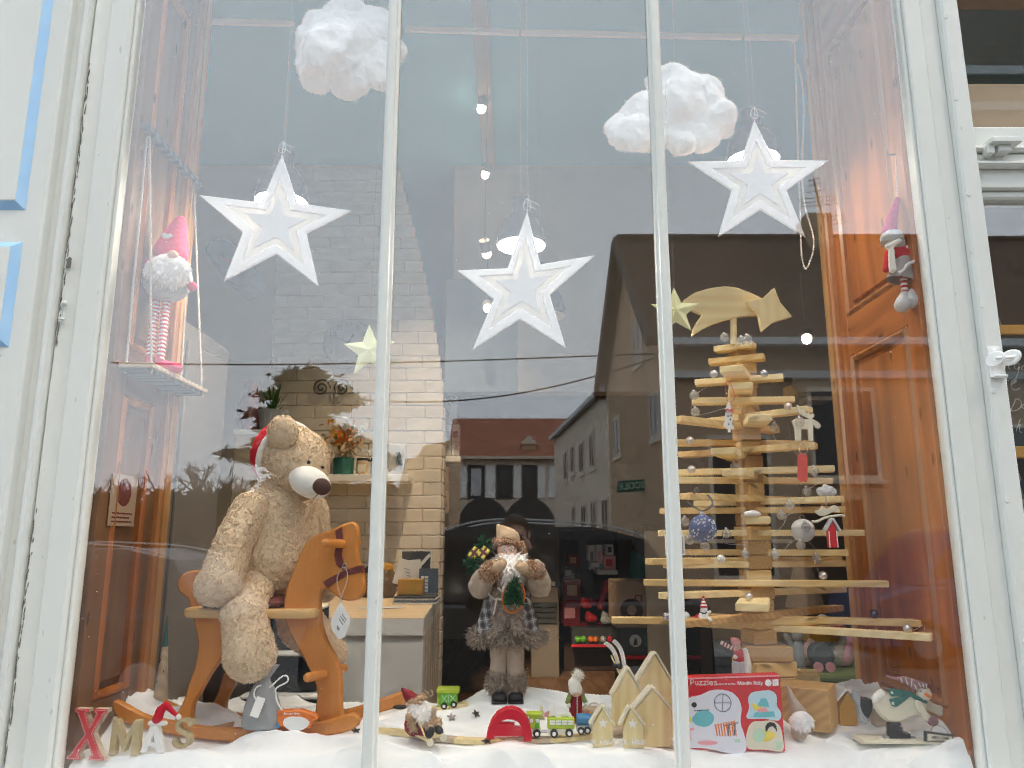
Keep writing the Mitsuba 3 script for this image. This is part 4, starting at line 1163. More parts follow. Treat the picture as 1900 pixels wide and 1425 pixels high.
for a, b, y in ((330, 1396, .12), (420, 1391, .12), (500, 1388, .12), (580, 1381, .13), (650, 1368, .15)):
    stand(a, b, y)
for a, b in ((330, 1336), (400, 1346), (500, 1354), (580, 1350), (640, 1340), (700, 1324)):
    stand(a, b, YH + .215, .006)
part(rh, 'rocker', px_slab(rk, YH - .045, .03, .006, smooth_n=90), 'horse_wood', smooth=60)
rk2 = [(262, 1290), (320, 1308), (400, 1322), (500, 1330), (580, 1328), (640, 1318), (700, 1300), (745, 1284), (766, 1284), (770, 1298), (745, 1312), (700, 1324), (640, 1340), (580, 1350), (500, 1354), (400, 1346), (320, 1334), (265, 1312)]
part(rh, 'rocker', px_slab(rk2, YH + .20, .03, .006, smooth_n=90), 'horse_wood', smooth=60)
part(rh, 'rubber_foot', X(ball([0, 0, 0], .016), ('s', [1.6, .6, .5]), ('t', at(742, 1312, YH + .2))), 'black_matt', smooth=True)
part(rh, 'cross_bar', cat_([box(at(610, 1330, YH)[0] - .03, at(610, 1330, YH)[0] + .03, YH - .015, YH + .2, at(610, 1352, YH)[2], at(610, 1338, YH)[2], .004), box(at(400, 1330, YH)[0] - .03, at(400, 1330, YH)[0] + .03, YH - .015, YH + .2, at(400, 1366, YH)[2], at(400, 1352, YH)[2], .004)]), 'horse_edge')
peg = lambda a, b, r: tube([a, a * .97 + b * .03, a * .1 + b * .9, a * .03 + b * .97, b], np.array([r * .8, r, r, r * .85, r * .35]), 14)
part(rh, 'handle', peg(at(636, 1009, YH), at(600, 1008, YH - .11), .0155), 'horse_wood', smooth=60)
part(rh, 'handle', peg(at(655, 1000, YH + .04), at(664, 1008, YH + .14), .0155), 'horse_wood', smooth=60)
part(rh, 'foot_peg', peg(at(602, 1250, YH), at(567, 1258, YH - .09), .0155), 'horse_wood', smooth=60)
part(rh, 'foot_peg', peg(at(620, 1240, YH + .04), at(640, 1240, YH + .13), .0155), 'horse_wood', smooth=60)
strapw = lambda q, Y, w: tube(spline([at(a, c, Y) for a, c in q], 24), w, 6)
part(rh, 'bridle', cat_([px_slab([(622, 985), (634, 977), (637, 1000), (634, 1030), (640, 1052), (634, 1058), (624, 1048), (620, 1030), (625, 1005)], YH - .004, .003, .001), px_slab([(599, 1081), (612, 1072), (640, 1058), (667, 1049), (670, 1062), (643, 1068), (618, 1084), (608, 1092)], YH - .005, .004, .001), px_slab([(667, 1049), (672, 1050), (675, 1062), (670, 1062)], YH, .04, .001)]), 'leather', smooth=30)
part(rh, 'buckle', tube(spline([at(640, 1050, YH - .006) + .008 * np.array([math.cos(t), 0, math.sin(t)]) for t in np.linspace(0, 2 * math.pi, 14)], 20), .0018, 6), 'steel', smooth=True)
tg = thing('price_tag', 'white swing ticket hanging by a loop from the rocking horse muzzle', 'tag')
part(tg, 'loop', cat_([tube(spline([at(a, c, YH - .012) for a, c in ((632, 1115), (626, 1085), (629, 1062), (638, 1052), (644, 1062), (640, 1090), (633, 1115))], 30), .0016, 5)]), 'rope', smooth=True)
part(tg, 'card', px_slab([(632, 1116), (649, 1145), (650, 1152), (640, 1182), (629, 1187), (615, 1168), (613, 1155), (622, 1132)], YH - .02, .004, .001), 'white_matt')
part(tg, 'label', px_slab([(634, 1122), (646, 1148), (632, 1176), (623, 1160)], YH - .0215, .0012), 'white_gloss')
part(tg, 'print', cat_([px_slab([(629 + 3 * i, 1146 - 4 * i), (637 + 3 * i, 1158 - 4 * i), (636 + 3 * i, 1160 - 4 * i), (628 + 3 * i, 1148 - 4 * i)], YH - .0222, .0006) for i in range(3)] + [px_slab([(626, 1160), (631, 1166), (628, 1171), (624, 1165)], YH - .0222, .0006)]), 'grey_matt', smooth=False)

bear = thing('teddy_bear', 'big curly beige teddy bear riding the rocking horse', 'teddy bear')
A = lambda px, py, Y: at(px, py, Y)
R = lambda px, py=1000, Y=.4: px * mpp(py, Y)
YB = .46
bones = [(A(520, 950, YB), R(72), A(502, 1032, YB), R(88)), (A(502, 1032, YB), R(88), A(500, 1062, YB), R(64)), (A(535, 1040, YB + .02), R(72), A(540, 1060, YB + .02), R(52)),
         (A(470, 945, YB - .06), R(38), A(432, 1010, YB - .14), R(33)), (A(432, 1010, YB - .14), R(33), A(412, 1080, YB - .20), R(38)), (A(412, 1080, YB - .20), R(39), A(398, 1086, YB - .21), R(34)),
         (A(468, 1090, YB - .12), R(40), A(452, 1140, YB - .22), R(38)), (A(452, 1140, YB - .22), R(38), A(460, 1190, YB - .24), R(40)), (A(460, 1190, YB - .24), R(41), A(464, 1216, YB - .25), R(44)),
         (A(575, 950, YB + .06), R(36), A(592, 1020, YB + .1), R(24)), (A(592, 1020, YB + .1), R(24), A(603, 1096, YB + .0), R(20)),
         (A(540, 1090, YB + .08), R(44), A(560, 1160, YB + .10), R(42)), (A(560, 1160, YB + .10), R(44), A(612, 1212, YB + .1), R(32))]
arm_b = [(A(466, 948, YB - .12), R(36), A(432, 1010, YB - .20), R(33)), (A(432, 1010, YB - .20), R(33), A(410, 1080, YB - .24), R(38)), (A(410, 1080, YB - .24), R(39), A(400, 1088, YB - .24), R(35))]
leg_b = bones[6:9]
limb, limb2 = skel(arm_b, .0085, 8), skel(leg_b, .0085, 8)
bm_ = skel(bones[:3] + bones[9:], .0085, 14)
hdc, hr = A(549, 853, .42), R(61, 850, .42)
hbones = [(hdc, hr, A(552, 862, .41), hr * .95), (A(530, 905, .44), R(48), A(520, 935, .45), R(58))]
hm = skel(hbones, .0085, 10)
earm = X(ball([0, 0, 0], 1, 3), ('s', [R(32), R(17), R(33)]), ('r', 'y', -28), ('r', 'z', -20), ('t', A(524, 803, .315)))
m_all = cat_([rough(bm_, .0045, .016, 3, 2), rough(limb, .0045, .016, 6, 2), rough(limb2, .0045, .016, 7, 2), rough(hm, .004, .014, 4, 2), rough(earm, .003, .012, 5)])
keep = lambda p: np.ones(len(p), bool)
fur = tufts(m_all, 32000, .0065, .0042, 11, (0, -.05, -.25), .45)
part(bear, 'body', cat_([m_all, fur]), 'bear_fur', smooth=30)
mz = X(ball([0, 0, 0], 1, 4), ('s', [R(41), R(33), R(27.5)]), ('r', 'y', 24), ('r', 'z', -14), ('t', A(575, 895, .315)))
part(bear, 'muzzle', mz, 'white_plush', smooth=True)
part(bear, 'nose', X(ball([0, 0, 0], 1, 3), ('s', [R(16.5), R(14), R(15)]), ('r', 'y', 24), ('t', A(597, 903, .262))), 'brown_plush', smooth=True)
part(bear, 'mouth_seam', tube(spline([A(590, 917, .258), A(586, 921, .256), A(581, 926, .262)], 8), .0014, 5), 'black_matt')
part(bear, 'eye', ball(A(573, 858, .283), R(3.6), 2), 'black_bead', smooth=True)
part(bear, 'eye', ball(A(598, 867, .318), R(3.2), 2), 'black_bead', smooth=True)
# its red and white cap
cap = thing('santa_hat', 'red santa hat with a white brim on the back of the teddy bear head', 'cap')
nv = np.array([-.80, .52, .36])
nv /= np.linalg.norm(nv)
e1 = np.cross(nv, [0, 0, 1])
e1 /= np.linalg.norm(e1)
e2 = np.cross(nv, e1)
cc = hdc + nv * .062
hb_ = ball([0, 0, 0], 1, 4)
hb_ = trimesh.intersections.slice_mesh_plane(hb_, [0, 0, 1], [0, 0, 0.02])
M = np.eye(4)
M[:3, 0], M[:3, 1], M[:3, 2], M[:3, 3] = e1, e2, nv, cc
hb_.apply_scale([hr * 1.07, hr * 1.07, hr * 1.0])
hb_.apply_transform(M)
part(cap, 'crown', hb_, 'red_felt', smooth=True)
tt = np.linspace(0, 2 * math.pi, 60, endpoint=False)
part(cap, 'brim', rough(tube(cc + hr * .95 * (np.cos(tt)[:, None] * e1 + np.sin(tt)[:, None] * e2), .0155, 10, True), .002, .01), 'white_plush', smooth=True)

# ================================================================ the santa in the fur coat
YS = .55
sa = thing('santa_figure', 'standing santa figure in a brown fur trimmed coat on a white mound', 'figurine')
A = lambda px, py, dy=0: at(px, py, YS + dy)
R = lambda px: px * mpp(1130, YS)
for x in (927, 957):
    stand(x, 1299, YS - .03)
    part(sa, 'boot', cat_([X(box(-R(13), R(13), -.062, .03, 0, R(17), .012), ('t', A(x, 1299))), X(box(-R(14), R(14), -.068, .034, 0, R(3.5), .003), ('t', A(x, 1299.5))), skel([(A(x, 1275, .01), R(11), A(x, 1288, .0), R(11))], .006, 2)]), 'black_matt', smooth=50)
for s_, xs in ((-1, (930, 926, 924)), (1, (952, 956, 956))):
    lg = skel([(A(xs[0], 1165), R(20), A(xs[1], 1205), R(17)), (A(xs[1], 1205), R(17), A(xs[2], 1262), R(15))], .008, 5)
    part(sa, 'trouser_leg', rough(lg, .006, .035, 3 + s_), 'taupe_cloth', smooth=True)
    cf = skel([(A(xs[2], 1258), R(16), A(xs[2] - 1, 1268), R(17))], .008, 3)
    part(sa, 'leg_cuff', cat_([cf, tufts(cf, 900, .022, .0028, 7 + s_, (0, 0, -.8), .35)]), 'taupe_fur', smooth=False)
coat = lathe([(R(60), 0), (R(61), R(2)), (R(50), R(40)), (R(42), R(72)), (R(38), R(95)), (R(36), R(120)), (R(18), R(140)), (0, R(142))], 48)
th = np.arctan2(coat.vertices[:, 1], coat.vertices[:, 0])
rr_ = 1 + .09 * np.sin(th * 7 + 1) * np.clip(1 - coat.vertices[:, 2] / R(110), 0, 1)
coat.vertices[:, :2] *= rr_[:, None] * [1.0, .62]
coat.apply_translation(A(941, 1182))
part(sa, 'coat', coat, 'plaid', smooth=60)
front = px_slab([(924, 1075), (960, 1075), (966, 1110), (968, 1150), (972, 1178), (950, 1170), (942, 1148), (934, 1172), (912, 1182), (916, 1150), (920, 1110)], YS - .112, .03, .008)
part(sa, 'coat_front', cat_([front, tufts(front, 1100, .022, .003, 21, (0, -.3, -.9), .4)]), 'taupe_fur', smooth=False)
hem = []
for t in np.linspace(0, 2 * math.pi, 46, endpoint=False):
    r_ = R(60) * (1 + .09 * math.sin(t * 7 + 1))
    hem.append(A(941, 1180) + [r_ * math.cos(t), r_ * .62 * math.sin(t), R(3) * math.sin(t * 3)])
hm_ = tube(np.array(hem), R(9), 8, True)
part(sa, 'hem_fur', cat_([hm_, tufts(hm_, 2600, .026, .003, 22, (0, -.1, -.6), .5)]), 'taupe_fur', smooth=False)
part(sa, 'torso', skel([(A(941, 1060), R(36), A(941, 1100), R(34))], .01, 5), 'taupe_cloth', smooth=True)
for s_, sh, el, wr, mt in ((-1, (905, 1062), (892, 1088), (906, 1062), (930, 1048)), (1, (980, 1060), (1000, 1084), (994, 1058), (966, 1053))):
    sl = skel([(A(*sh), R(22), A(el[0], el[1], -.05), R(23)), (A(el[0], el[1], -.05), R(23), A(*wr, -.13), R(17))], .008, 5)
    part(sa, 'sleeve', rough(sl, .009, .035, 9 + s_, 2), 'taupe_cloth', smooth=True)
    cf = skel([(A(*wr, -.135), R(15), A(wr[0] + (mt[0] - wr[0]) * .35, wr[1] + (mt[1] - wr[1]) * .4, -.15), R(14))], .008, 3)
    part(sa, 'sleeve_cuff', cat_([cf, tufts(cf, 800, .013, .0024, 31 + s_, (0, -.2, -.3), .5)]), 'rust_fur', smooth=False)
    mm_ = skel([(A(wr[0] + (mt[0] - wr[0]) * .6, wr[1] + (mt[1] - wr[1]) * .6, -.16), R(11.5), A(*mt, -.17), R(9)), (A(mt[0] - s_ * 6, mt[1] - 3, -.165), R(5), A(mt[0] + s_ * 0, mt[1] - 10, -.165), R(4.5))], .005, 4)
    part(sa, 'mitten', mm_, 'tan_felt', smooth=True)
face = skel([(A(941, 1022), R(19), A(942, 1030), R(18)), (A(943, 1026, -.040), R(4.5), A(943.5, 1029, -.046), R(4)), (A(930, 1031, -.022), R(7), A(931, 1032, -.024), R(7)), (A(953, 1031, -.022), R(7), A(953, 1032, -.024), R(7))], .004, 3)
part(sa, 'face', face, 'skin', smooth=True)
for x in (935.5, 949.5):
    e = part(sa, 'eye', X(ball([0, 0, 0], R(2.6)), ('s', [1.2, .5, .9]), ('t', A(x, 1020.5, -.038))), 'white_gloss', smooth=True)
    part(e, 'pupil', X(ball([0, 0, 0], R(1.5)), ('s', [1, .5, 1]), ('t', A(x, 1020.5, -.0405))), 'black_bead', smooth=True)
    part(sa, 'eyebrow', tube(spline([A(x - 4, 1016, -.036), A(x, 1013.5, -.038), A(x + 4, 1016, -.036)], 8), .0022, 5), 'beard')
gl = []
for x in (935, 950):
    gl.append(tube(np.array([A(x, 1022, -.046) + R(5.4) * np.array([math.cos(t), 0, math.sin(t)]) for t in np.linspace(0, 2 * math.pi, 24, endpoint=False)]), .0007, 5, True))
part(sa, 'spectacles', cat_(gl + [tube([A(940.2, 1022, -.046), A(944.6, 1022, -.046)], .0007, 5)]), 'steel', smooth=True)
ms = cat_([skel([(A(942, 1033, -.042), R(3.4), A(932, 1034, -.038), R(2.8)), (A(932, 1034, -.038), R(2.8), A(925, 1038, -.03), R(1.3))], .004, 2), skel([(A(944, 1033, -.042), R(3.4), A(953, 1034, -.038), R(2.8)), (A(953, 1034, -.038), R(2.8), A(960, 1037, -.03), R(1.3))], .004, 2)])
part(sa, 'moustache', ms, 'beard', smooth=True)
bd = skel([(A(944, 1043, -.03), R(17), A(949, 1062, -.085), R(18)), (A(949, 1062, -.085), R(18), A(944, 1086, -.105), R(9)), (A(966, 1038, -.02), R(8), A(966, 1058, -.06), R(13)), (A(924, 1038, -.01), R(5), A(930, 1055, -.06), R(12))], .007, 4)
part(sa, 'beard', cat_([bd, tufts(bd, 1500, .028, .0028, 41, (0, -.15, -1.0), .4)]), 'beard', smooth=False)
ht = skel([(A(943, 1002, .015), R(23), A(936, 992, .02), R(16)), (A(936, 992, .02), R(16), A(924, 976, .02), R(4))], .006, 5)
part(sa, 'hat', ht, 'tan_felt', smooth=True)
hbd = tube(np.array([A(942, 1003, .012) + [R(24) * math.cos(t), R(24) * math.sin(t), R(5) * math.cos(t) * -.6 + R(3) * abs(math.cos(t)) * -1.5] for t in np.linspace(0, 2 * math.pi, 30, endpoint=False)]), R(4.2), 8, True)
hbd2 = cat_([hbd, tube(spline([A(966, 1008, .01), A(971, 1024, .02), A(973, 1044, .02)], 10), R(5), 8)])
part(sa, 'hat_fur', cat_([hbd2, tufts(hbd2, 1100, .010, .0022, 51, (0, -.1, .1), .5)]), 'rust_fur', smooth=False)
part(sa, 'lacing', cat_([tube(spline([A(924, 1090, -.125), A(934, 1108, -.13), A(920, 1112, -.13)], 12), .003, 6), tube(spline([A(907, 1100, -.10), A(914, 1110, -.12), A(934, 1112, -.135)], 12), .0028, 6), tube(spline([A(922, 1110, -.13), A(919, 1125, -.135), A(916, 1140, -.13)], 12), .0035, 6), tube(spline([A(968, 1108, -.12), A(980, 1112, -.11), A(982, 1122, -.1)], 12), .003, 6)]), 'rope', smooth=True)
gp = thing('gift_sack', 'sack with a yellow parcel and fir sprigs carried on the santa shoulder', 'sack')
part(gp, 'bag', skel([(A(884, 1040, .02), R(15), A(892, 1052, .02), R(16))], .007, 4), 'taupe_cloth', smooth=True)
for (x, y, rz) in ((880, 1027, 22), (897, 1026, 22)):
    pc = part(gp, 'parcel', X(cbox([0, 0, 0], [R(15), R(14), R(22)], .002), ('r', 'y', 38), ('r', 'x', -12), ('t', A(x, y, -.03))), 'yellow_print')
    part(pc, 'ribbon', X(cat_([cbox([0, 0, 0], [R(15.6), R(14.6), R(5)]), cbox([0, 0, 0], [R(4), R(14.8), R(22.4)])]), ('r', 'y', 38), ('r', 'x', -12), ('t', A(x, y, -.03))), 'leather')
sp = cat_([ball(A(879, 1045, -.03), R(9), 2), ball(A(897, 1013, -.01), R(8), 2), ball(A(886, 1048, -.04), R(7), 2)])
part(gp, 'fir_sprig', tufts(sp, 420, .034, .0028, 61, (0, -.2, .1), .6), 'forest', smooth=False)
ss_ = thing('snowshoe', 'small wooden hoop with a green fir hung on the santa coat', 'ornament')
ov = np.array([A(953, 1108, -.16) + np.array([R(19) * math.cos(t) + R(3) * math.sin(t), -.0, R(26) * math.sin(t)]) for t in np.linspace(0, 2 * math.pi, 40, endpoint=False)])
part(ss_, 'hoop', tube(ov, .0036, 8, True), 'orange_card', smooth=True)
part(ss_, 'webbing', cat_([tube([A(936, 1118 + k, -.158), A(970, 1112 + k, -.158)], .0012, 5) for k in (-18, -10, -2, 6)] + [tube([A(x, 1088, -.157), A(x + 3, 1130, -.157)], .0012, 5) for x in (942, 952, 962)]), 'tan_felt')
fs = [lathe([(R(13) * (1 - k * .2), R(-16 + k * 9)), (R(3), R(-2 + k * 9)), (0, R(-1 + k * 9))], 10) for k in range(4)]
fs = X(cat_(fs), ('t', A(953, 1104, -.175)))
part(ss_, 'fir', tufts(fs, 480, .026, .0026, 63, (0, -.15, -.1), .5), 'forest', smooth=False)
# ================================================================ the tree of wooden slats
YT = .42
tr = thing('slat_tree', 'christmas tree of stacked pale wooden slats turned round a central post', 'wooden tree')
rng = np.random.default_rng(17)
xc = at(1400, 1000, YT)[0]
SL = [(1328, .45, 1400, .36, 645), (1316, .46, 1419, .37, 668), (1290, .46, 1454, .35, 706), (1285, .39, 1472, .36, 744), (1312, .54, 1504, .24, 772), (1256, .25, 1436, .54, 789), (1248, .46, 1500, .50, 823), (1263, .56, 1514, .24, 836),
      (1245, .47, 1548, .30, 874), (1248, .40, 1540, .46, 892), (1271, .23, 1540, .62, 926), (1292, .60, 1563, .25, 931), (1224, .50, 1566, .36, 947), (1222, .44, 1600, .39, 989), (1268, .52, 1573, .34, 1025), (1203, .29, 1555, .57, 1040), (1236, .33, 1562, .52, 1047),
      (1195, .42, 1645, .33, 1082), (1229, .25, 1562, .62, 1099), (1135, .47, 1560, .40, 1152), (1262, .10, 1556, .70, 1141), (1296, .52, 1717, .29, 1150), (1290, .60, 1728, .15, 1168)]
for i, (xa, ya, xb, yb, py) in enumerate(SL):
    z = at((xa + xb) / 2, py, (ya + yb) / 2)[2]
    a, b = at(xa, py, ya), at(xb, py, yb)
    a[2] = b[2] = z
    mt = PINE[[1, 0, 1, 1, 1, 0, 0, 0, 1, 1, 0, 1, 0, 1, 0, 0, 1, 0, 1, 0, 2, 0, 1][i]]
    bmz = beam(a, b, .052, .0225, .002)
    part(tr, 'slat', bmz, mt, smooth=False)
for (px, py, yn, yf, dx, m_) in ((1357, 684, .24, .56, 26, 1), (1375, 716, .26, .56, -6, 1), (1410, 775, .25, .58, -24, 1), (1341, 837, .26, .58, 44, 1), (1361, 876, .24, .58, 40, 1), (1407, 965, .30, .52, -6, 1), (1395, 1127, .12, .58, 10, 1)):
    a, b = at(px, py, yn), at(px + dx, py, yf)
    b[2] = a[2]
    part(tr, 'slat', beam(a, b, .105 if py > 1100 else .085, .026, .003), PINE[m_], smooth=False)
zt, zb_ = at(1395, 645, YT)[2], at(1410, 1340, YT)[2]
n = 26
for k in range(n):
    z0, z1 = zb_ + (zt - zb_) * k / n, zb_ + (zt - zb_) * (k + 1) / n
    w = (.165 if k < 5 else .095 if k < 14 else .078) + rng.uniform(-.004, .004)
    part(tr, 'block', X(box(-w / 2, w / 2, -w / 2, w / 2, z0 + .0012, z1 - .0012, .003), ('r', 'z', rng.uniform(-14, 14) + 12), ('t', [xc + (.012 if k < 5 else 0), YT + .02, 0])), 'pine_end' if k % 3 else PINE[0], smooth=False)
ft = thing('timber_block', 'short squared timber foot at the base of the slat tree', 'timber')
p = stand(1500, 1352, .26)
part(ft, 'beam', beam([p[0] - .06, .34, p[2] + .068], [p[0] + .085, .25, p[2] + .068], .15, .135, .003), PINE[2])
p2 = stand(1480, 1290, .62)
part(ft, 'beam', beam([p2[0] - .1, .66, p[2] + .065], [p2[0] + .08, .60, p[2] + .065], .12, .125, .003), PINE[0])
part(ft, 'beam', beam([xc - .05, YT - .11, p[2] + .055], [xc - .02, YT + .2, p[2] + .055], .16, .11, .003), PINE[2])

cm = thing('wooden_comet', 'wooden shooting star with a four pointed head crowning the slat tree', 'star')
part(cm, 'tail', px_slab([(1268, 557), (1289, 543), (1315, 535), (1344, 531), (1365, 533), (1388, 541), (1416, 554), (1420, 570), (1407, 585), (1390, 585), (1369, 588), (1346, 593), (1323, 601), (1304, 610), (1284, 623), (1286, 610), (1294, 596), (1303, 584), (1289, 578), (1274, 571)], .37, .020, .0015), PINE[1], smooth=30)
part(cm, 'head', px_slab([(1385, 559), (1415, 553), (1437, 533), (1448, 561), (1470, 587), (1435, 598), (1414, 615), (1407, 583)], .345, .020, .0015), 'pine_z', smooth=30)
part(cm, 'stick', tube([at(1361, 640, .38), at(1361, 585, .385)], .0125, 16), PINE[1], smooth=60)


def hang_loop(parent, p, top, r=.001, m='rope', w=.008):
    part(parent, 'loop', tube(spline([p, p * .5 + top * .5 + [-w, 0, 0], top, p * .5 + top * .5 + [w, 0, 0], p], 24), r, 5), m)


# string of glass ball lights and pearls
st = thing('light_string', 'string of small clear glass ball lights and pearls wound through the slat tree', 'string lights')
GL = [(1288, 734), (1290, 764), (1437, 794), (1484, 782), (1511, 874), (1497, 912), (1465, 938), (1348, 990), (1383, 1028), (1438, 1029), (1450, 956), (1271, 968), (1308, 1014), (1486, 1012), (1515, 1037), (1387, 629), (1376, 632), (1363, 866), (1279, 1002), (1495, 978), (1344, 626)]
rngl = np.random.default_rng(3)
for i, (px, py) in enumerate(GL):
    y = .22 + .06 * (i % 3)
    c = at(px, py, y)
    g = part(st, 'glass_ball', ball(c, R(8.3) if False else .0165, 3), 'clear_ball', smooth=True)
    part(g, 'filament', cat_([X(slab(star2d(.008, .0036), .003), ('t', c)), tube([c + [0, .003, 0], c + [0, .006, .012]], .0012, 5)]), 'steel', smooth=False)
    part(g, 'cap', tube([c + [.0, .004, .013], c + [0, .006, .021]], .0048, 10), 'steel', smooth=50)
for px, py, m_ in ((1324, 694, 'pearl'), (1280, 817, 'pearl'), (1283, 871, 'pearl'), (1338, 1037, 'white_gloss'), (1389, 1107, 'pearl'), (1527, 1068, 'pearl'), (1622, 1139, 'dark_steel'), (1684, 1166, 'pearl'), (1272, 1143, 'white_gloss'), (1418, 693, 'steel'), (1462, 754, 'pearl'), (1237, 1143, 'steel')):
    y = {1684: .19, 1622: .335, 1389: .2}.get(px, .27)
    part(st, 'pearl', ball(at(px, py, y), .0145, 3), m_, smooth=True)
wp = [(1326, 700, .3), (1300, 725, .25), (1288, 740, .24), (1284, 765, .25), (1340, 759, .22), (1395, 765, .26), (1440, 790, .22), (1436, 812, .24), (1455, 824, .22), (1480, 845, .3), (1510, 880, .25), (1516, 895, .25), (1497, 912, .24), (1492, 945, .24), (1463, 955, .26), (1455, 970, .24), (1430, 990, .3), (1350, 990, .24), (1340, 1002, .24), (1366, 1011, .2), (1400, 1015, .22), (1440, 1030, .22), (1480, 1000, .24), (1512, 1018, .24), (1516, 1050, .24), (1527, 1066, .26)]
part(st, 'wire', tube(spline([at(*q) for q in wp], 260), .0009, 5), 'steel', smooth=True)
part(st, 'wire', tube(spline([at(*q) for q in ((1690, 1170, .19), (1702, 1166, .19), (1712, 1160, .19), (1716, 1158, .21), (1714, 1172, .21))], 24), .0011, 5), 'steel', smooth=True)

# ornaments
wt = thing('tree_ornament', 'white flat tree ornament with black stars on a red and white string', 'ornament')
part(wt, 'tree', px_slab([(1353, 743), (1358, 760), (1356, 760), (1361, 780), (1358, 780), (1363, 796), (1356, 796), (1356, 802), (1351, 802), (1351, 796), (1342, 791), (1346, 778), (1344, 777), (1348, 760), (1346, 759)], .20, .005, .001), 'white_matt')
part(wt, 'star_print', cat_([X(slab(star2d(.0045, .002), .0008), ('t', at(a, b, .1985))) for a, b in ((1351, 772), (1357, 771), (1352, 787), (1360, 787), (1355, 778))]), 'black_matt', smooth=False)
tw_ = [(1352, 745, .2), (1346, 722, .2), (1350, 708, .21), (1358, 718, .2), (1354, 745, .2)]
part(wt, 'string', tube(spline([at(*q) for q in tw_], 40), .0011, 5), 'red_felt', smooth=True)
part(wt, 'bow', cat_([tube(spline([at(1354, 762, .195) + [.012 * math.cos(t) * s_, 0, .006 * math.sin(t * 2)] for t in np.linspace(-1.57, 1.57, 9)], 20), .0012, 5) for s_ in (-1, 1)] + [tube([at(1346, 760, .196), at(1360, 761, .196)], .0016, 5)]), 'red_felt', smooth=True)

mo = thing('wooden_moose', 'flat pale wooden moose standing on a slat end at the right', 'ornament')
part(mo, 'body', px_slab([(1470, 781), (1476, 777), (1497, 778), (1504, 775), (1512, 779), (1521, 785), (1524, 791), (1519, 796), (1513, 793), (1509, 788), (1509, 818), (1501, 818), (1500, 796), (1487, 796), (1487, 818), (1477, 818), (1475, 795)], .22, .010, .0015), 'cream')
part(mo, 'antler', px_slab([(1503, 777), (1495, 774), (1484, 768), (1482, 763), (1478, 752), (1481, 751), (1486, 759), (1490, 763), (1492, 757), (1495, 766), (1499, 768), (1500, 763), (1503, 769), (1510, 767), (1512, 771), (1509, 775)], .225, .008, .001), 'cream')
rt_ = thing('red_tag', 'red rounded gift tag hanging under the wooden moose', 'tag')
part(rt_, 'card', px_slab([(1480, 846), (1484, 841), (1494, 841), (1498, 846), (1499, 890), (1496, 894), (1484, 894), (1480, 890)], .21, .003, .0008), 'red_card')
part(rt_, 'loop', tube(spline([at(1487, 843, .211), at(1483, 832, .215), at(1491, 820, .23), at(1498, 830, .215), at(1491, 843, .211)], 24), .0013, 5), 'rope')

ba = thing('bauble', 'dark blue bauble covered with little white rings hanging from a slat', 'bauble')
c = at(1304, 981, .15)
br = 25.5 * mpp(981, .15)
part(ba, 'ball', ball(c, br, 4), 'blue_glitter', smooth=True)
rg = []
rng = np.random.default_rng(9)
for k in range(84):
    d = rng.normal(0, 1, 3)
    if k % 3:
        d = np.array([[.5, -.7, .4], [-.6, -.6, -.3], [.5, -.6, -.6], [-.2, -.8, .55]][k % 4]) + rng.normal(0, .22, 3)
    d /= np.linalg.norm(d)
    if d[1] > .3:
        continue
    u = np.cross(d, [0, 0, 1.0])
    u /= np.linalg.norm(u)
    w = np.cross(d, u)
    t = np.linspace(0, 2 * math.pi, 8, endpoint=False)
    rg.append(tube(c + d * br + .0023 * (np.cos(t)[:, None] * u + np.sin(t)[:, None] * w), .0007, 4, True))
part(ba, 'white_rings', cat_(rg), 'white_matt', smooth=True, kind='stuff')
part(ba, 'crown', X(lathe([(.010, 0), (.011, .004), (.009, .012), (0, .013)], 18), ('t', c + [0, 0, br - .002])), 'steel', smooth=40)
part(ba, 'ribbon', cat_([tube(spline([c + [0, 0, br + .012], at(1322, 935, .15), at(1312, 918, .17)], 14), .0036, 6), tube(spline([c + [0, 0, br + .012], at(1283, 938, .17), at(1276, 930, .2)], 14), .0022, 6), tube(spline([at(1288, 915, .2), at(1293, 906, .19), at(1297, 914, .2)], 10), .005, 6)]), 'charcoal', smooth=True)

fr = thing('slate_plaque', 'small grey hanging plaque with a white snowflake behind the right glazing bar', 'plaque')
part(fr, 'frame', px_slab([(1234, 992), (1270, 993), (1272, 1030), (1236, 1030)], .16, .010, .001), 'white_matt')
part(fr, 'slate', px_slab([(1237, 995), (1267, 996), (1269, 1027), (1239, 1027)], .1585, .001), 'grey_matt', smooth=False)
part(fr, 'snowflake', cat_([beam(at(1261, 1018, .1575) - .011 * np.array([math.cos(t), 0, math.sin(t)]), at(1261, 1018, .1575) + .011 * np.array([math.cos(t), 0, math.sin(t)]), .0015, .0015, 0, up=(0, 1, 0)) for t in (0, 1.05, 2.1)]), 'white_matt', smooth=False)
part(fr, 'cord', tube(spline([at(1238, 993, .165), at(1254, 978, .2), at(1268, 994, .165)], 14), .0018, 5), 'rope')

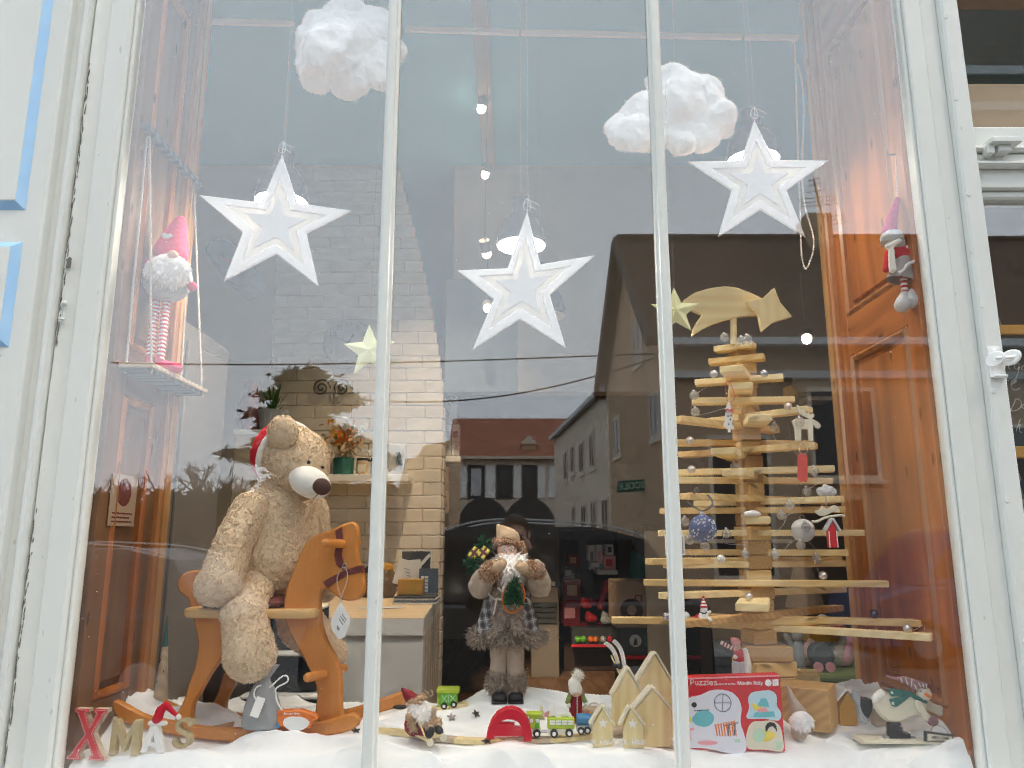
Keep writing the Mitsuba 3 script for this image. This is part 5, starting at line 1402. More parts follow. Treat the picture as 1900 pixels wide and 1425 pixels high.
sc_ = thing('wooden_sled', 'cream wooden sledge and star ornament hanging at the right end of a slat', 'ornament')
part(sc_, 'runner', tube(spline([at(1506, 967, .2), at(1512, 968, .2), at(1530, 961, .2), at(1552, 957, .2), at(1561, 956, .2), at(1567, 958, .2)], 30), .0042, 8), 'cream', smooth=True)
part(sc_, 'seat', px_slab([(1518, 955), (1512, 948), (1522, 945), (1526, 938), (1533, 944), (1545, 938), (1556, 942), (1559, 950), (1549, 949), (1541, 952)], .205, .006, .001, smooth_n=50), 'cream')
part(sc_, 'cord', tube([at(1531, 897, .22), at(1533, 938, .21)], .002, 5), 'rope')
gc = thing('felt_cloud', 'little grey felt cloud ornament hanging by a cord beside the slat tree', 'ornament')
part(gc, 'cloud', rough(skel([(at(1524, 912, .2), .016, at(1540, 910, .2), .016), (at(1530, 905, .2), .012, at(1545, 913, .2), .013)], .005, 2), .004, .012), 'grey_light', smooth=True)
lh = thing('red_house', 'tiny red house ornament with a pale roof hanging below the sledge', 'ornament')
part(lh, 'front', px_slab([(1536, 985), (1544, 967), (1553, 985), (1555, 1016), (1539, 1016)], .19, .018, .001), 'red_card', smooth=False)
part(lh, 'roof', cat_([beam(at(1530, 984, .2), at(1542, 962, .2), .024, .008, .001), beam(at(1543, 962, .2), at(1557, 985, .2), .024, .008, .001)]), 'grey_light')
part(lh, 'trim', cat_([tube([at(1538, 985, .189), at(1540, 1016, .189)], .0018, 5), tube([at(1552, 985, .189), at(1555, 1016, .189)], .0018, 5)]), 'white_matt')
sb_ = thing('snow_bauble', 'white and grey hanging bell bauble behind the slats of the tree', 'bauble')
c = at(1490, 985, .32)
part(sb_, 'ball', ball(c, .040, 3), 'grey_light', smooth=True)
part(sb_, 'snow_cap', trimesh.intersections.slice_mesh_plane(ball(c, .0425, 3), [0, 0, 1], c + [0, 0, .012], cap=True), 'white_matt', smooth=50)
part(sb_, 'ring', tube(np.array([c + [.008 * math.cos(t), 0, .048 + .008 * math.sin(t)] for t in np.linspace(0, 6.28, 14, endpoint=False)]), .0016, 5, True), 'steel')
ss2 = thing('cotton_tuft', 'dab of white cotton snow on a short slat of the tree', 'cotton tuft')
part(ss2, 'wadding', rough(X(ball([0, 0, 0], 1, 3), ('s', [.030, .02, .011]), ('t', at(1396, 953, .3))), .004, .012), 'cotton', smooth=True)

sn = thing('snowman_figurine', 'tiny white snowman figurine in a red striped cap sitting on a low slat', 'figurine')
A = lambda px, py, dy=0: at(px, py, .17 + dy)
R2 = lambda px: px * mpp(1140, .17)
part(sn, 'base', X(lathe([(0, 0), (R2(18), 0), (R2(17), R2(3)), (0, R2(3))], 24), ('s', [1, .6, 1]), ('t', A(1304, 1156))), 'white_gloss', smooth=40)
part(sn, 'body', skel([(A(1305, 1146), R2(9.5), A(1306, 1138), R2(7)), (A(1312, 1148, -.012), R2(5), A(1317, 1150, -.014), R2(4.5)), (A(1310, 1138), R2(3), A(1317, 1135), R2(2.6)), (A(1306, 1132), R2(6.5), A(1306, 1130), R2(6.5))], .004, 3), 'white_gloss', smooth=True)
for k in range(6):
    f = k / 6
    part(sn, 'cap_stripe', lathe([(R2(6.2 * (1 - f) + 1), 0), (R2(6.2 * (1 - f - .166) + 1), R2(3.1)), (0, R2(3.1))], 16).apply_translation(A(1306 - f * 1, 1127 - k * 3)), ('red_felt', 'white_matt')[k % 2], smooth=30)
part(sn, 'bobble', ball(A(1305, 1108), R2(2.6), 2), 'red_felt', smooth=True)
part(sn, 'red_sack', skel([(A(1296, 1143, .01), R2(4), A(1290, 1149, .01), R2(5))], .004, 2), 'red_felt', smooth=True)
part(sn, 'scarf', tube(spline([A(1300, 1136, -.012), A(1305, 1138, -.016), A(1311, 1136, -.012)], 8), R2(1.1), 6), 'black_matt')
# ================================================================ small things standing on the white cloth
def px_frame(px, py, Y):
    """Base point and metres per pixel."""
    p = stand(px, py, Y)
    return p, mpp(py, Y)


# the letters X M A S
def letter(outline, px_l, px_r, py, Y, depth, name, mt, label, holes=(), rz=0):
    """outline in a box 0..1 across and 0..1 up."""
    p, s = px_frame((px_l + px_r) / 2, py, Y)
    w = (px_r - px_l) * s
    k = thing(name, label, 'letter', 'standing letters at the lower left')
    return k, p, w


def poly(pts, w, h, ox=0):
    return [((a - .5) * w + ox, c * h) for a, c in pts]


Xo = [(0, 0), (.36, 0), (.36, .07), (.30, .09), (.50, .38), (.68, .09), (.60, .07), (.60, 0), (1.0, 0), (1.0, .07), (.93, .09), (.64, .52), (.90, .91), (.97, .93), (.97, 1), (.62, 1), (.62, .93), (.68, .91), (.54, .66), (.40, .91), (.47, .93), (.47, 1), (.10, 1), (.10, .93), (.17, .91), (.42, .50), (.07, .09), (0, .07)]
Mo = [(0, 0), (.2, 0), (.24, .60), (.46, .10), (.54, .10), (.76, .62), (.76, 0), (1, 0), (1, 1), (.80, 1), (.5, .42), (.24, 1), (.04, 1)]
Ao = [(0, 0), (.28, 0), (.36, .22), (.66, .22), (.72, 0), (1, 0), (.66, 1), (.36, 1)]
Ah = [(.42, .36), (.60, .36), (.52, .68)]
So = [(.02, .30), (.04, .05), (.30, -.02), (.62, .0), (.90, .12), (.97, .30), (.90, .46), (.66, .56), (.40, .64), (.28, .74), (.34, .85), (.52, .89), (.70, .84), (.76, .74), (.94, .76), (.97, 1.0), (.82, .97), (.66, 1.0), (.40, 1.0), (.14, .91), (.06, .72), (.16, .56), (.40, .46), (.66, .36), (.74, .24), (.64, .13), (.44, .10), (.26, .16), (.18, .30)]
for nm, out, hol, (xl, xr), (yb, yt), Y, mt, lb, rz in (
        ('letter', Xo, (), (118, 198), (1410, 1315), .045, 'red_card', 'large red letter X with stitched edges, standing first', -6),
        ('letter', Mo, (), (196, 258), (1402, 1336), .07, 'pale_gold', 'gold wooden letter M beside the red letter', -8),
        ('letter', Ao, (Ah,), (256, 305), (1397, 1346), .07, 'white_matt', 'worn white letter A wearing a red cap', -4),
        ('letter', So, (), (316, 356), (1388, 1334), .10, 'pale_gold', 'gold wooden letter S, last of the row', -8)):
    p, s = px_frame((xl + xr) / 2, yb, Y)
    w, h = (xr - xl) * s * .93, at(200, yt, Y)[2] - p[2]
    k = thing(nm, lb, 'letter', 'standing letters at the lower left')
    o = poly(out, w, h)
    if out is So:
        o = ring_spline(o, 70)
    m = X(slab(o, .024, .0015, [poly(q, w, h) for q in hol]), ('r', 'z', rz), ('t', p))
    part(k, 'body', m, 'plank_pale' if out is Xo else mt, smooth=30)
    if out is Xo:
        f = part(k, 'red_face', X(slab(poly(out, w * .985, h), .0012), ('t', [0, -.0013, 0]), ('r', 'z', rz), ('t', p)), mt, smooth=False)
        sp_ = []
        ring = Polygon(o).buffer(-.0035).exterior
        for d in np.arange(0, ring.length, .0075):
            a, b = ring.interpolate(d), ring.interpolate(d + .004)
            sp_.append(X(beam([a.x, -.0026, a.y], [b.x, -.0026, b.y], .0013, .0013, 0), ('r', 'z', rz), ('t', p)))
        part(f, 'stitching', cat_(sp_), 'white_matt', smooth=False, kind='stuff')
    if out is Ao:
        ck = thing('small_santa_hat', 'small red felt santa cap drooping to the right on the white letter', 'cap')
        A = lambda a, b, d=0: at(a, b, Y + .005 + d)
        part(ck, 'felt', skel([(A(292, 1334), .015, A(298, 1318), .014), (A(298, 1318), .014, A(308, 1308), .010), (A(308, 1308), .010, A(322, 1322, -.006), .007), (A(322, 1322, -.006), .007, A(328, 1328, -.008), .005)], .005, 4), 'red_felt', smooth=True)
        part(ck, 'brim', rough(skel([(A(279, 1342), .0075, A(306, 1342), .0075), (A(279, 1342, .02), .0075, A(306, 1342, .02), .0075)], .004, 2), .0015, .006), 'white_plush', smooth=True)
        part(ck, 'bobble', rough(ball(A(331, 1330, -.008), .0085, 3), .0015, .005), 'white_plush', smooth=True)

# birch coloured paper tree behind the letters
pt = thing('paper_cone_tree', 'tall slim cone tree in pale birch pattern with a green tip at the left', 'cone tree')
Yc = .44
p = stand(298, 1296, Yc)
s = mpp(1220, Yc)
h = at(296, 1142, Yc)[2] - p[2]
mc = lathe([(13 * s, 0), (5.2 * s, h * .62), (0, h * .62)], 20)
part(pt, 'cone', X(mc, ('t', p)), 'plank_pale', smooth=50)
part(pt, 'tip', X(lathe([(5.2 * s, h * .621), (.8 * s, h), (0, h)], 20), ('t', p)), 'teal', smooth=50)
part(pt, 'bark_marks', cat_([X(ball([0, 0, 0], .006), ('s', [.7, .3, 1.5]), ('t', p + [(rng.uniform(-5, 5)) * s, -(13 - 7.8 * f / .62) * s * .8, h * f])) for f in (.1, .2, .32, .45, .52)]), 'brown_plush', smooth=True)

# drawstring pouch and orange packet in front of the horse
po = thing('drawstring_pouch', 'grey fabric pouch tied with white cord and a paper label below the horse', 'pouch')
Yp = .22
p = stand(484, 1352, Yp)
A = lambda a, b, d=0: at(a, b, Yp + d)
pm = lathe([(0, 0), (.060, .002), (.066, .02), (.060, .07), (.040, .12), (.020, .150), (.018, .158), (.030, .178), (.044, .200), (.04, .201), (.02, .17), (0, .165)], 40)
th = np.arctan2(pm.vertices[:, 1], pm.vertices[:, 0])
f = np.clip((pm.vertices[:, 2] - .06) / .1, 0, 1)
pm.vertices[:, :2] *= (1 + .16 * f * np.sin(th * 9))[:, None] * [1.0, .55]
pm.apply_translation(p)
part(po, 'bag', pm, 'grey_matt', smooth=60)
part(po, 'label', X(cbox([0, 0, 0], [.03, .002, .062], .0005), ('r', 'y', 14), ('r', 'x', -20), ('t', A(478, 1312, -.045))), 'white_matt')
part(po, 'cord', cat_([tube(spline([A(a, b, -.03) for a, b in q], 26), .0028, 6) for q in (((485, 1272), (474, 1278), (472, 1292), (478, 1300)), ((500, 1275), (515, 1262), (533, 1255), (535, 1260), (520, 1272), (511, 1284)), ((512, 1284), (514, 1300), (524, 1318)))]), 'white_matt', smooth=True)
pk = thing('orange_packet', 'orange and white toy packet lying in front of the grey pouch', 'packet')
Yk = .20
p = stand(548, 1352, Yk)
pp = [(512, 1350), (511, 1322), (518, 1318), (560, 1317), (586, 1326), (590, 1334), (578, 1342), (574, 1352)]
part(pk, 'wrapper', px_slab(pp, Yk, .03, .006), 'orange_card', smooth=40)
part(pk, 'panel', px_slab([(528, 1334), (545, 1330), (566, 1333), (574, 1341), (568, 1350), (530, 1350), (525, 1342)], Yk - .0015, .002, smooth_n=36), 'white_gloss', smooth=False)
part(pk, 'corner_print', px_slab([(512, 1342), (517, 1342), (519, 1350), (512, 1350)], Yk - .0012, .0015), 'toy_blue', smooth=False)
part(pk, 'lettering', words('Moulin Roty', 4 * mpp(1325, Yk), at(542, 1324, Yk - .0012), rz=0), 'white_gloss', smooth=False)

# the santa on the sledge
sd = thing('santa_on_sledge', 'small red santa with a long white beard sitting on a wooden sledge', 'figurine')
Yq = .20
p = stand(790, 1378, Yq)
A = lambda a, b, d=0: at(a, b, Yq + d)
Rq = lambda a: a * mpp(1330, Yq)
part(sd, 'coat', skel([(A(772, 1322), Rq(15), A(770, 1345), Rq(20)), (A(770, 1345), Rq(19), A(790, 1352, -.02), Rq(14))], .006, 4), 'dark_red', smooth=True)
part(sd, 'hat', skel([(A(767, 1300), Rq(13), A(757, 1290), Rq(9)), (A(757, 1290), Rq(9), A(747, 1279), Rq(3))], .005, 4), 'dark_red', smooth=True)
hf = tube(np.array([A(772, 1298) + [Rq(14) * math.cos(t), Rq(12) * math.sin(t), Rq(8) * math.cos(t) * .5] for t in np.linspace(0, 6.28, 24, endpoint=False)]), Rq(4.5), 8, True)
part(sd, 'hat_fur', cat_([hf, tufts(hf, 260, .012, .0018, 5, (0, 0, 0), .5)]), 'tan_felt', smooth=False)
part(sd, 'face', skel([(A(777, 1301, -.005), Rq(9), A(779, 1305, -.008), Rq(8)), (A(779, 1303, -.03), Rq(2.2), A(780, 1304, -.032), Rq(2))], .003, 3), 'skin', smooth=True)
for x in (774.5, 782.5):
    part(sd, 'eye', ball(A(x, 1299, -.026), Rq(1.2), 2), 'black_bead', smooth=True)
bq = skel([(A(768, 1308, -.01), Rq(8), A(780, 1325, -.025), Rq(11)), (A(788, 1306, -.01), Rq(6), A(784, 1325, -.025), Rq(11)), (A(782, 1325, -.025), Rq(11), A(788, 1337, -.03), Rq(6))], .005, 3)
part(sd, 'beard', cat_([bq, tufts(bq, 500, .02, .002, 6, (0, -.1, -1), .3)]), 'beard', smooth=False)
part(sd, 'leg', cat_([skel([(A(792, 1350, -.03), Rq(7), A(800, 1352, -.05), Rq(6))], .005, 3), skel([(A(806, 1345, -.02), Rq(7), A(814, 1348, -.04), Rq(6))], .005, 3)]), 'tan_felt', smooth=True)
part(sd, 'boot', skel([(A(797, 1362, -.06), Rq(7.5), A(800, 1354, -.06), Rq(6))], .005, 3), 'black_matt', smooth=True)
part(sd, 'boot', skel([(A(816, 1357, -.055), Rq(7), A(813, 1352, -.05), Rq(6))], .005, 3), 'black_matt', smooth=True)
part(sd, 'fur_trim', cat_([(lambda q: cat_([q, tufts(q, 220, .012, .002, 8, (0, 0, -.4), .5)]))(skel([(A(760, 1330, -.035), Rq(5), A(768, 1352, -.035), Rq(6))], .005, 2)), (lambda q: cat_([q, tufts(q, 200, .012, .002, 9, (0, 0, -.4), .5)]))(skel([(A(790, 1346, -.04), Rq(5), A(812, 1340, -.03), Rq(6))], .005, 2))]), 'tan_felt', smooth=False)
part(sd, 'reindeer_toy', cat_([skel([(A(806, 1316, -.01), Rq(5), A(803, 1330, -.01), Rq(6))], .004, 2), tube(spline([A(795, 1290), A(790, 1282), A(786, 1280)], 8), .0018, 5), tube(spline([A(797, 1292), A(803, 1288), A(799, 1280)], 8), .0018, 5)]), 'plank_pale', smooth=True)
sl_ = part(sd, 'sledge', cat_([beam(A(758, 1356, .02), A(792, 1373, -.06), .012, .008), beam(A(790, 1350, .03), A(822, 1362, -.06), .012, .008), beam(A(792, 1370, -.06), A(822, 1362, -.06), .01, .008), beam(A(762, 1352, .02), A(800, 1362, -.02), .05, .006)]), 'pine_z')
part(sl_, 'pole', tube([A(776, 1335, -.05), A(792, 1376, -.07)], .0028, 8), 'pine_z')
part(sl_, 'wheel', cat_([X(tube([[0, -.004, 0], [0, .004, 0]], .011, 16), ('t', A(798, 1378, -.075))), X(tube([[0, -.004, 0], [0, .004, 0]], .011, 16), ('t', A(823, 1369, -.075)))]), 'cream', smooth=40)

# the wooden railway
rw = thing('toy_track', 'pale wooden toy railway track curving round the white mound', 'toy track')
q = [(690, 1352, .30), (765, 1358, .25), (830, 1367, .21), (905, 1371, .19), (990, 1369, .20), (1060, 1365, .22), (1130, 1355, .26), (1175, 1343, .32)]
c = spline([at(*a) for a in q], 80)
for a in q:
    SUP.append(list(at(*a) - [0, 0, .014]))
for i in range(0, 78, 13):
    j = min(i + 13, 79)
    seg = c[i:j + 1]
    tg_ = np.gradient(seg, axis=0)
    nn = np.column_stack([-tg_[:, 1], tg_[:, 0], 0 * tg_[:, 0]])
    nn /= np.linalg.norm(nn, axis=1, keepdims=True)
    rows = []
    for w, z in ((-.021, -.013), (-.021, 0), (-.014, 0), (-.014, -.003), (-.009, -.003), (-.009, 0), (.009, 0), (.009, -.003), (.014, -.003), (.014, 0), (.021, 0), (.021, -.013)):
        rows.append(seg + nn * w + [0, 0, z])
    V = np.concatenate(rows)
    n_, N = len(seg), 12
    F = []
    for r in range(N):
        r2 = (r + 1) % N
        for t in range(n_ - 1):
            F += [[r * n_ + t, r2 * n_ + t, r2 * n_ + t + 1], [r * n_ + t, r2 * n_ + t + 1, r * n_ + t + 1]]
    m = trimesh.Trimesh(V, F, process=False)
    m.fix_normals()
    part(rw, 'track_piece', m, 'plank_pale' if i % 2 else 'pine_z', smooth=30)
q = [(800, 1312, .56), (835, 1308, .56), (868, 1302, .57)]
for a in q:
    SUP.append(list(at(*a) - [0, 0, .012]))
c2 = [at(*a) for a in q]
part(rw, 'track_piece', cat_([beam(c2[0] - [0, 0, .006], c2[1] - [0, 0, .006], .045, .012), beam(c2[1] - [0, 0, .006], c2[2] - [0, 0, .006], .045, .012)]), 'pine_z')


def wheels(parent, pts, Y, r, w=.006):
    for a, b in pts:
        t = part(parent, 'wheel', X(tube([[0, -w, 0], [0, w, 0]], r, 20), ('t', at(a, b, Y))), 'black_matt', smooth=40)
        part(t, 'hub', X(tube([[0, -w - .002, 0], [0, w, 0]], r * .5, 16), ('t', at(a, b, Y))), 'white_gloss', smooth=40)


def bx_px(x0, x1, y0, y1, Y, d, b=.002):
    a, c = at(x0, y1, Y), at(x1, y0, Y)
    return box(a[0], c[0], Y, Y + d, a[2], c[2], b)


gw = thing('toy_wagon', 'bright green toy railway wagon with white crosses at the back of the cloth', 'toy train wagon', 'toy train wagons')
Yw = .545
part(gw, 'body', X(bx_px(815, 848, 1285, 1310, Yw, .05), ('r', 'z', 0)), 'leaf_green')
part(gw, 'roof', cat_([bx_px(810, 852, 1278, 1287, Yw - .006, .062, .003)]), 'lime')
part(gw, 'end', bx_px(811, 815, 1287, 1308, Yw + .002, .046), 'lime')
part(gw, 'cross', cat_([beam(at(a, c, Yw - .001), at(b, d, Yw - .001), .0015, .002, 0, (0, 1, 0)) for a, c, b, d in ((819, 1290, 830, 1303), (830, 1290, 819, 1303), (834, 1289, 846, 1302), (846, 1289, 834, 1302), (832, 1288, 832, 1304))]), 'white_matt', smooth=False)
part(gw, 'button', cat_([X(lathe([(0, 0), (.006, 0), (.005, .005), (0, .006)], 14), ('t', at(a, 1279, Yw + .025))) for a in (822, 838)]), 'orange_card', smooth=40)
wheels(gw, [(824, 1310), (842, 1307)], Yw - .003, .0115)

Yr = .185
en = thing('toy_engine', 'lime green toy engine beside the red tunnel arch', 'toy train engine')
part(en, 'cab', bx_px(982, 1001, 1328, 1352, Yr, .036), 'lime')
part(en, 'roof', bx_px(977, 1006, 1324, 1330, Yr - .004, .044), 'lime')
part(en, 'door', bx_px(993, 1001, 1333, 1351, Yr - .0015, .002, 0), 'leaf_green', smooth=False)
part(en, 'window', cat_([bx_px(983, 989, 1334, 1341, Yr - .002, .002, 0), bx_px(994, 1000, 1334, 1341, Yr - .003, .002, 0)]), 'white_gloss', smooth=False)
part(en, 'chassis', bx_px(984, 1004, 1352, 1362, Yr + .001, .034), 'cream')
part(en, 'boiler', X(tube([at(984, 1346, Yr + .018), at(972, 1346, Yr + .018)], .012, 18)), 'yellow_print', smooth=40)
wheels(en, [(996, 1361)], Yr - .003, .0125)
part(en, 'coupling', tube([at(1004, 1357, Yr + .015), at(1016, 1357, Yr + .015)], .005, 8), 'steel')
tw2 = thing('toy_wagon', 'yellow green toy wagon with a white fence and animal cut-outs on top', 'toy train wagon', 'toy train wagons')
part(tw2, 'body', bx_px(1016, 1066, 1333, 1353, Yr, .036), 'lime')
part(tw2, 'fence', cat_([bx_px(1020 + 11.4 * i, 1030 + 11.4 * i, 1337 + 4.6 * j, 1340.6 + 4.6 * j, Yr - .0015, .002, 0) for i in range(4) for j in range(2)]), 'white_gloss', smooth=False)
part(tw2, 'chassis', bx_px(1018, 1064, 1353, 1364, Yr + .001, .034), 'cream')
wheels(tw2, [(1028, 1361), (1056, 1360)], Yr - .003, .0125)
bt = thing('toy_wagon', 'blue barrel toy wagon behind the X-MAS houses', 'toy train wagon', 'toy train wagons')
part(bt, 'barrel', X(tube([at(1069, 1335, Yr + .03), at(1071, 1335, Yr + .03), at(1093, 1335, Yr + .03), at(1098, 1335, Yr + .03)], [.014, .019, .019, .014], 20)), 'toy_blue', smooth=40)
part(bt, 'chassis', bx_px(1070, 1100, 1347, 1357, Yr + .015, .034), 'grey_light')
wheels(bt, [(1078, 1356), (1090, 1355)], Yr + .011, .0115)
ta = thing('tunnel_arch', 'bright red arched toy tunnel over the track in front of the mound', 'toy tunnel')
Ya = .145
stand(945, 1373, Ya)
o = [(902, 1372), (905, 1356), (912, 1338), (923, 1324), (937, 1316), (950, 1314), (965, 1319), (977, 1331), (984, 1346), (987, 1366), (986, 1376), (972, 1376), (972, 1367), (917, 1367), (917, 1372)]
h1 = [(924, 1344), (931, 1338), (941, 1335), (951, 1336), (961, 1340), (968, 1350), (966, 1352), (955, 1352), (955, 1345)]
part(ta, 'front', px_slab(o, Ya, .018, .002, [h1]), 'red_paint', smooth=30)
part(ta, 'back', px_slab([(a, b - 4) for a, b in o], Ya + .055, .018, .002, [[(a, b - 4) for a, b in h1]]), 'red_paint', smooth=30)
for k, (pl, lb) in enumerate(((([(1005, 1336), (1000, 1336), (1003, 1326), (999, 1326), (1003, 1314), (1001, 1313), (1005, 1302), (1009, 1314), (1007, 1315), (1011, 1327), (1008, 1327), (1012, 1336), (1008, 1336)]), 'white cut-out fir tree standing behind the toy engine'),)):
    o_ = thing('cutout_fir', lb, 'toy tree')
    part(o_, 'board', px_slab(pl, .225, .006, .001), 'cream')
an = thing('cutout_animal', 'white cut-out toy animals lying on the yellow green wagon', 'toy animal')
part(an, 'horse', px_slab([(1015, 1318), (1019, 1311), (1026, 1309), (1030, 1318), (1034, 1325), (1044, 1322), (1054, 1320), (1060, 1326), (1061, 1332), (1056, 1332), (1052, 1328), (1044, 1328), (1038, 1333), (1032, 1331), (1026, 1327), (1022, 1330), (1018, 1328), (1021, 1321)], .20, .006, .001, smooth_n=60), 'white_matt')
part(an, 'pink_cutout', px_slab([(1009, 1331), (1011, 1322), (1017, 1319), (1021, 1324), (1020, 1331)], .21, .006, .001), 'pink_print')

# figure in a red coat and white bobble hat
gf = thing('winter_girl', 'little figure in a dark red coat and white knitted bobble hat beside the train', 'figurine')
Yg = .34
p = stand(1070, 1337, Yg)
A = lambda a, b, d=0: at(a, b, Yg + d)
Rg = lambda a: a * mpp(1300, Yg)
part(gf, 'coat', skel([(A(1070, 1294), Rg(10), A(1068, 1312), Rg(12)), (A(1068, 1312), Rg(12), A(1068, 1330), Rg(12.5))], .005, 3), 'dark_red', smooth=True)
part(gf, 'fur_collar', (lambda q: cat_([q, tufts(q, 260, .010, .0018, 4, (0, 0, 0), .6)]))(skel([(A(1061, 1287), Rg(5), A(1078, 1287), Rg(5))], .004, 2)), 'taupe_fur', smooth=False)
part(gf, 'hat', rough(skel([(A(1068, 1280), Rg(12.5), A(1065, 1268), Rg(11)), (A(1065, 1266), Rg(9), A(1066, 1262), Rg(8))], .004, 3), .0015, .006), 'white_plush', smooth=True)
pb = ball(A(1072, 1253), Rg(7), 3)
part(gf, 'bobble', cat_([pb, tufts(pb, 300, .014, .0014, 5, (.3, 0, -.3), .4)]), 'white_plush', smooth=False)
for s_, q in ((-1, ((1058, 1290), (1053, 1302), (1055, 1309))), (1, ((1080, 1292), (1086, 1302), (1087, 1306)))):
    part(gf, 'sleeve', skel([(A(*q[0]), Rg(5), A(*q[1], -.01), Rg(4.5))], .004, 3), 'olive_knit', smooth=True)
    part(gf, 'mitten', ball(A(*q[2], -.012), Rg(4.3), 3), 'white_plush', smooth=True)
part(gf, 'zip', tube([A(1071, 1290, -.030), A(1071, 1335, -.030)], .0016, 5), 'grey_light')
part(gf, 'face', ball(A(1069, 1285, -.006), Rg(9), 3), 'skin', smooth=True)
sl2 = thing('basket', 'small wicker and wood trug behind the red coated figure', 'basket')
p = stand(1098, 1330, .36)
part(sl2, 'bowl', bx_px(1082, 1116, 1314, 1328, .36, .05, .006), 'plank_pale', smooth=40)
part(sl2, 'handle', tube(spline([at(1092, 1314, .38), at(1096, 1306, .38), at(1104, 1304, .38), at(1112, 1310, .38)], 16), .0025, 6), 'rope')
part(sl2, 'apple', ball(at(1092, 1324, .352), .008, 2), 'orange_card', smooth=True)


# the wooden houses
def toy_house(outline, Y, depth, label, roof_pts, mt='pine_z', roof_mt='cream', group=None, mark=False, base=None):
    k = thing('wooden_house', label, 'toy house', group)
    if base:
        stand(base[0], base[1], Y)
    part(k, 'body', px_slab(outline, Y, depth, .001), mt, smooth=False)
    for a, b in roof_pts:
        p0, p1 = at(*a, Y), at(*b, Y)
        n_ = np.array([-(p1 - p0)[2], 0, (p1 - p0)[0]])
        n_ /= np.linalg.norm(n_)
        if n_[2] < 0:
            n_ = -n_
        off = n_ * .0036
        part(k, 'roof', beam(p0 + off + [0, depth / 2, 0], p1 + off + [0, depth / 2, 0], depth + .008, .007, .0008), roof_mt)
    return k


H1 = toy_house([(1138, 1367), (1138, 1290), (1164, 1243), (1193, 1290), (1193, 1367)], .30, .05, 'middle sized plain wooden house with skis leaning behind it', [((1136, 1293), (1165, 1241)), ((1165, 1241), (1195, 1293))], base=(1165, 1366))
H2 = toy_house([(1186, 1372), (1186, 1262), (1215, 1215), (1249, 1272), (1249, 1372)], .36, .055, 'tallest plain wooden house at the right glazing bar', [((1183, 1265), (1216, 1213)), ((1216, 1213), (1251, 1274))], base=(1220, 1372))
H3 = toy_house([(1178, 1386), (1178, 1318), (1210, 1280), (1246, 1319), (1246, 1386)], .16, .05, 'broad plain wooden house with a pale roof edge in front of the tallest', [((1175, 1319), (1211, 1277)), ((1211, 1277), (1248, 1320))], base=(1212, 1385))
for nm, o, ro, st_, tx_, Y, bs, lb in (
        ('wooden_house', [(1101, 1386), (1101, 1346), (1119, 1314), (1137, 1346), (1139, 1386)], [((1096, 1346), (1118, 1311)), ((1119, 1312), (1139, 1346))], (1119, 1342), (1119, 1377), .12, (1118, 1385), 'small wooden house with a white star and X-MAS, left of the pair'),
        ('wooden_house', [(1158, 1389), (1158, 1348), (1170, 1314), (1193, 1346), (1195, 1387)], [((1151, 1347), (1169, 1312)), ((1170, 1313), (1195, 1347))], (1174, 1343), (1177, 1377), .095, (1175, 1387), 'small wooden house with a white star and X-MAS, right of the pair')):
    k = toy_house(o, Y, .028, lb, ro, group='X-MAS houses', base=bs)
    part(k, 'star_mark', X(slab(star2d(9.5 * mpp(1343, Y), 4 * mpp(1343, Y)), .0008), ('t', at(*st_, Y - .0008))), 'white_matt', smooth=False)
    part(k, 'lettering', words('X-MAS', 8.5 * mpp(1377, Y), at(*tx_, Y - .0003), True, .0008, rz=0), 'white_matt', smooth=False)
    part(k, 'cord', tube(spline([at(o[2][0], o[2][1], Y + .01), at(o[2][0] - 4, o[2][1] - 8, Y + .012), at(o[2][0] + 3, o[2][1] - 7, Y + .012), at(o[2][0] + 1, o[2][1], Y + .01)], 14), .001, 5), 'rope')
ski = thing('toy_skis', 'pair of small white skis with poles leaning behind the wooden houses', 'toy skis')
for k, (a, b, tp) in enumerate((((1160, 1268), (1136, 1204), (1122, 1193)), ((1165, 1262), (1151, 1204), (1138, 1189)))):
    c = spline([at(*a, .37), at((a[0] + b[0]) / 2, (a[1] + b[1]) / 2, .37), at(*b, .37), at((b[0] + tp[0]) / 2, (b[1] + tp[1]) / 2 - 2, .365), at(*tp, .355)], 16)
    part(ski, 'ski', cat_([beam(c[i], c[i + 1], .004, .015, .001, up=(.9, 0, .4)) for i in range(15)]), 'white_matt')
for a, b in (((1134, 1216), (1156, 1266)), ((1140, 1214), (1162, 1262))):
    part(ski, 'pole', tube([at(*a, .36), at(*b, .36)], .0026, 8), 'pine_z')
part(ski, 'basket', cat_([ball(at(1141, 1236, .36), .009, 2), ball(at(1150, 1236, .36), .010, 2)]), 'black_matt', smooth=True)

# the puzzle box
pz = thing('puzzle_box', 'red puzzle box with three white scene shapes below the slat tree', 'puzzle box')
Yz = .10
stand(1360, 1392, Yz + .02)
o = [(1262, 1390), (1262, 1258), (1447, 1252), (1457, 1394)]
A = lambda a, b, d=0: at(a, b, Yz + d)
part(pz, 'carton', px_slab(o, Yz, .055, .001), 'red_card', smooth=False)
part(pz, 'bedroom_print', px_slab([(1265, 1386), (1265, 1313), (1278, 1295), (1298, 1290), (1316, 1282), (1340, 1280), (1360, 1286), (1372, 1300), (1376, 1318), (1374, 1340), (1380, 1360), (1384, 1392), (1300, 1388)], Yz - .0006, .0006, smooth_n=60), 'lilac_print', smooth=False)
part(pz, 'winter_print', px_slab([(1385, 1330), (1390, 1312), (1388, 1298), (1394, 1286), (1412, 1282), (1432, 1282), (1441, 1292), (1442, 1310), (1449, 1322), (1448, 1334), (1420, 1334)], Yz - .0006, .0006, smooth_n=50), 'sky_print', smooth=False)
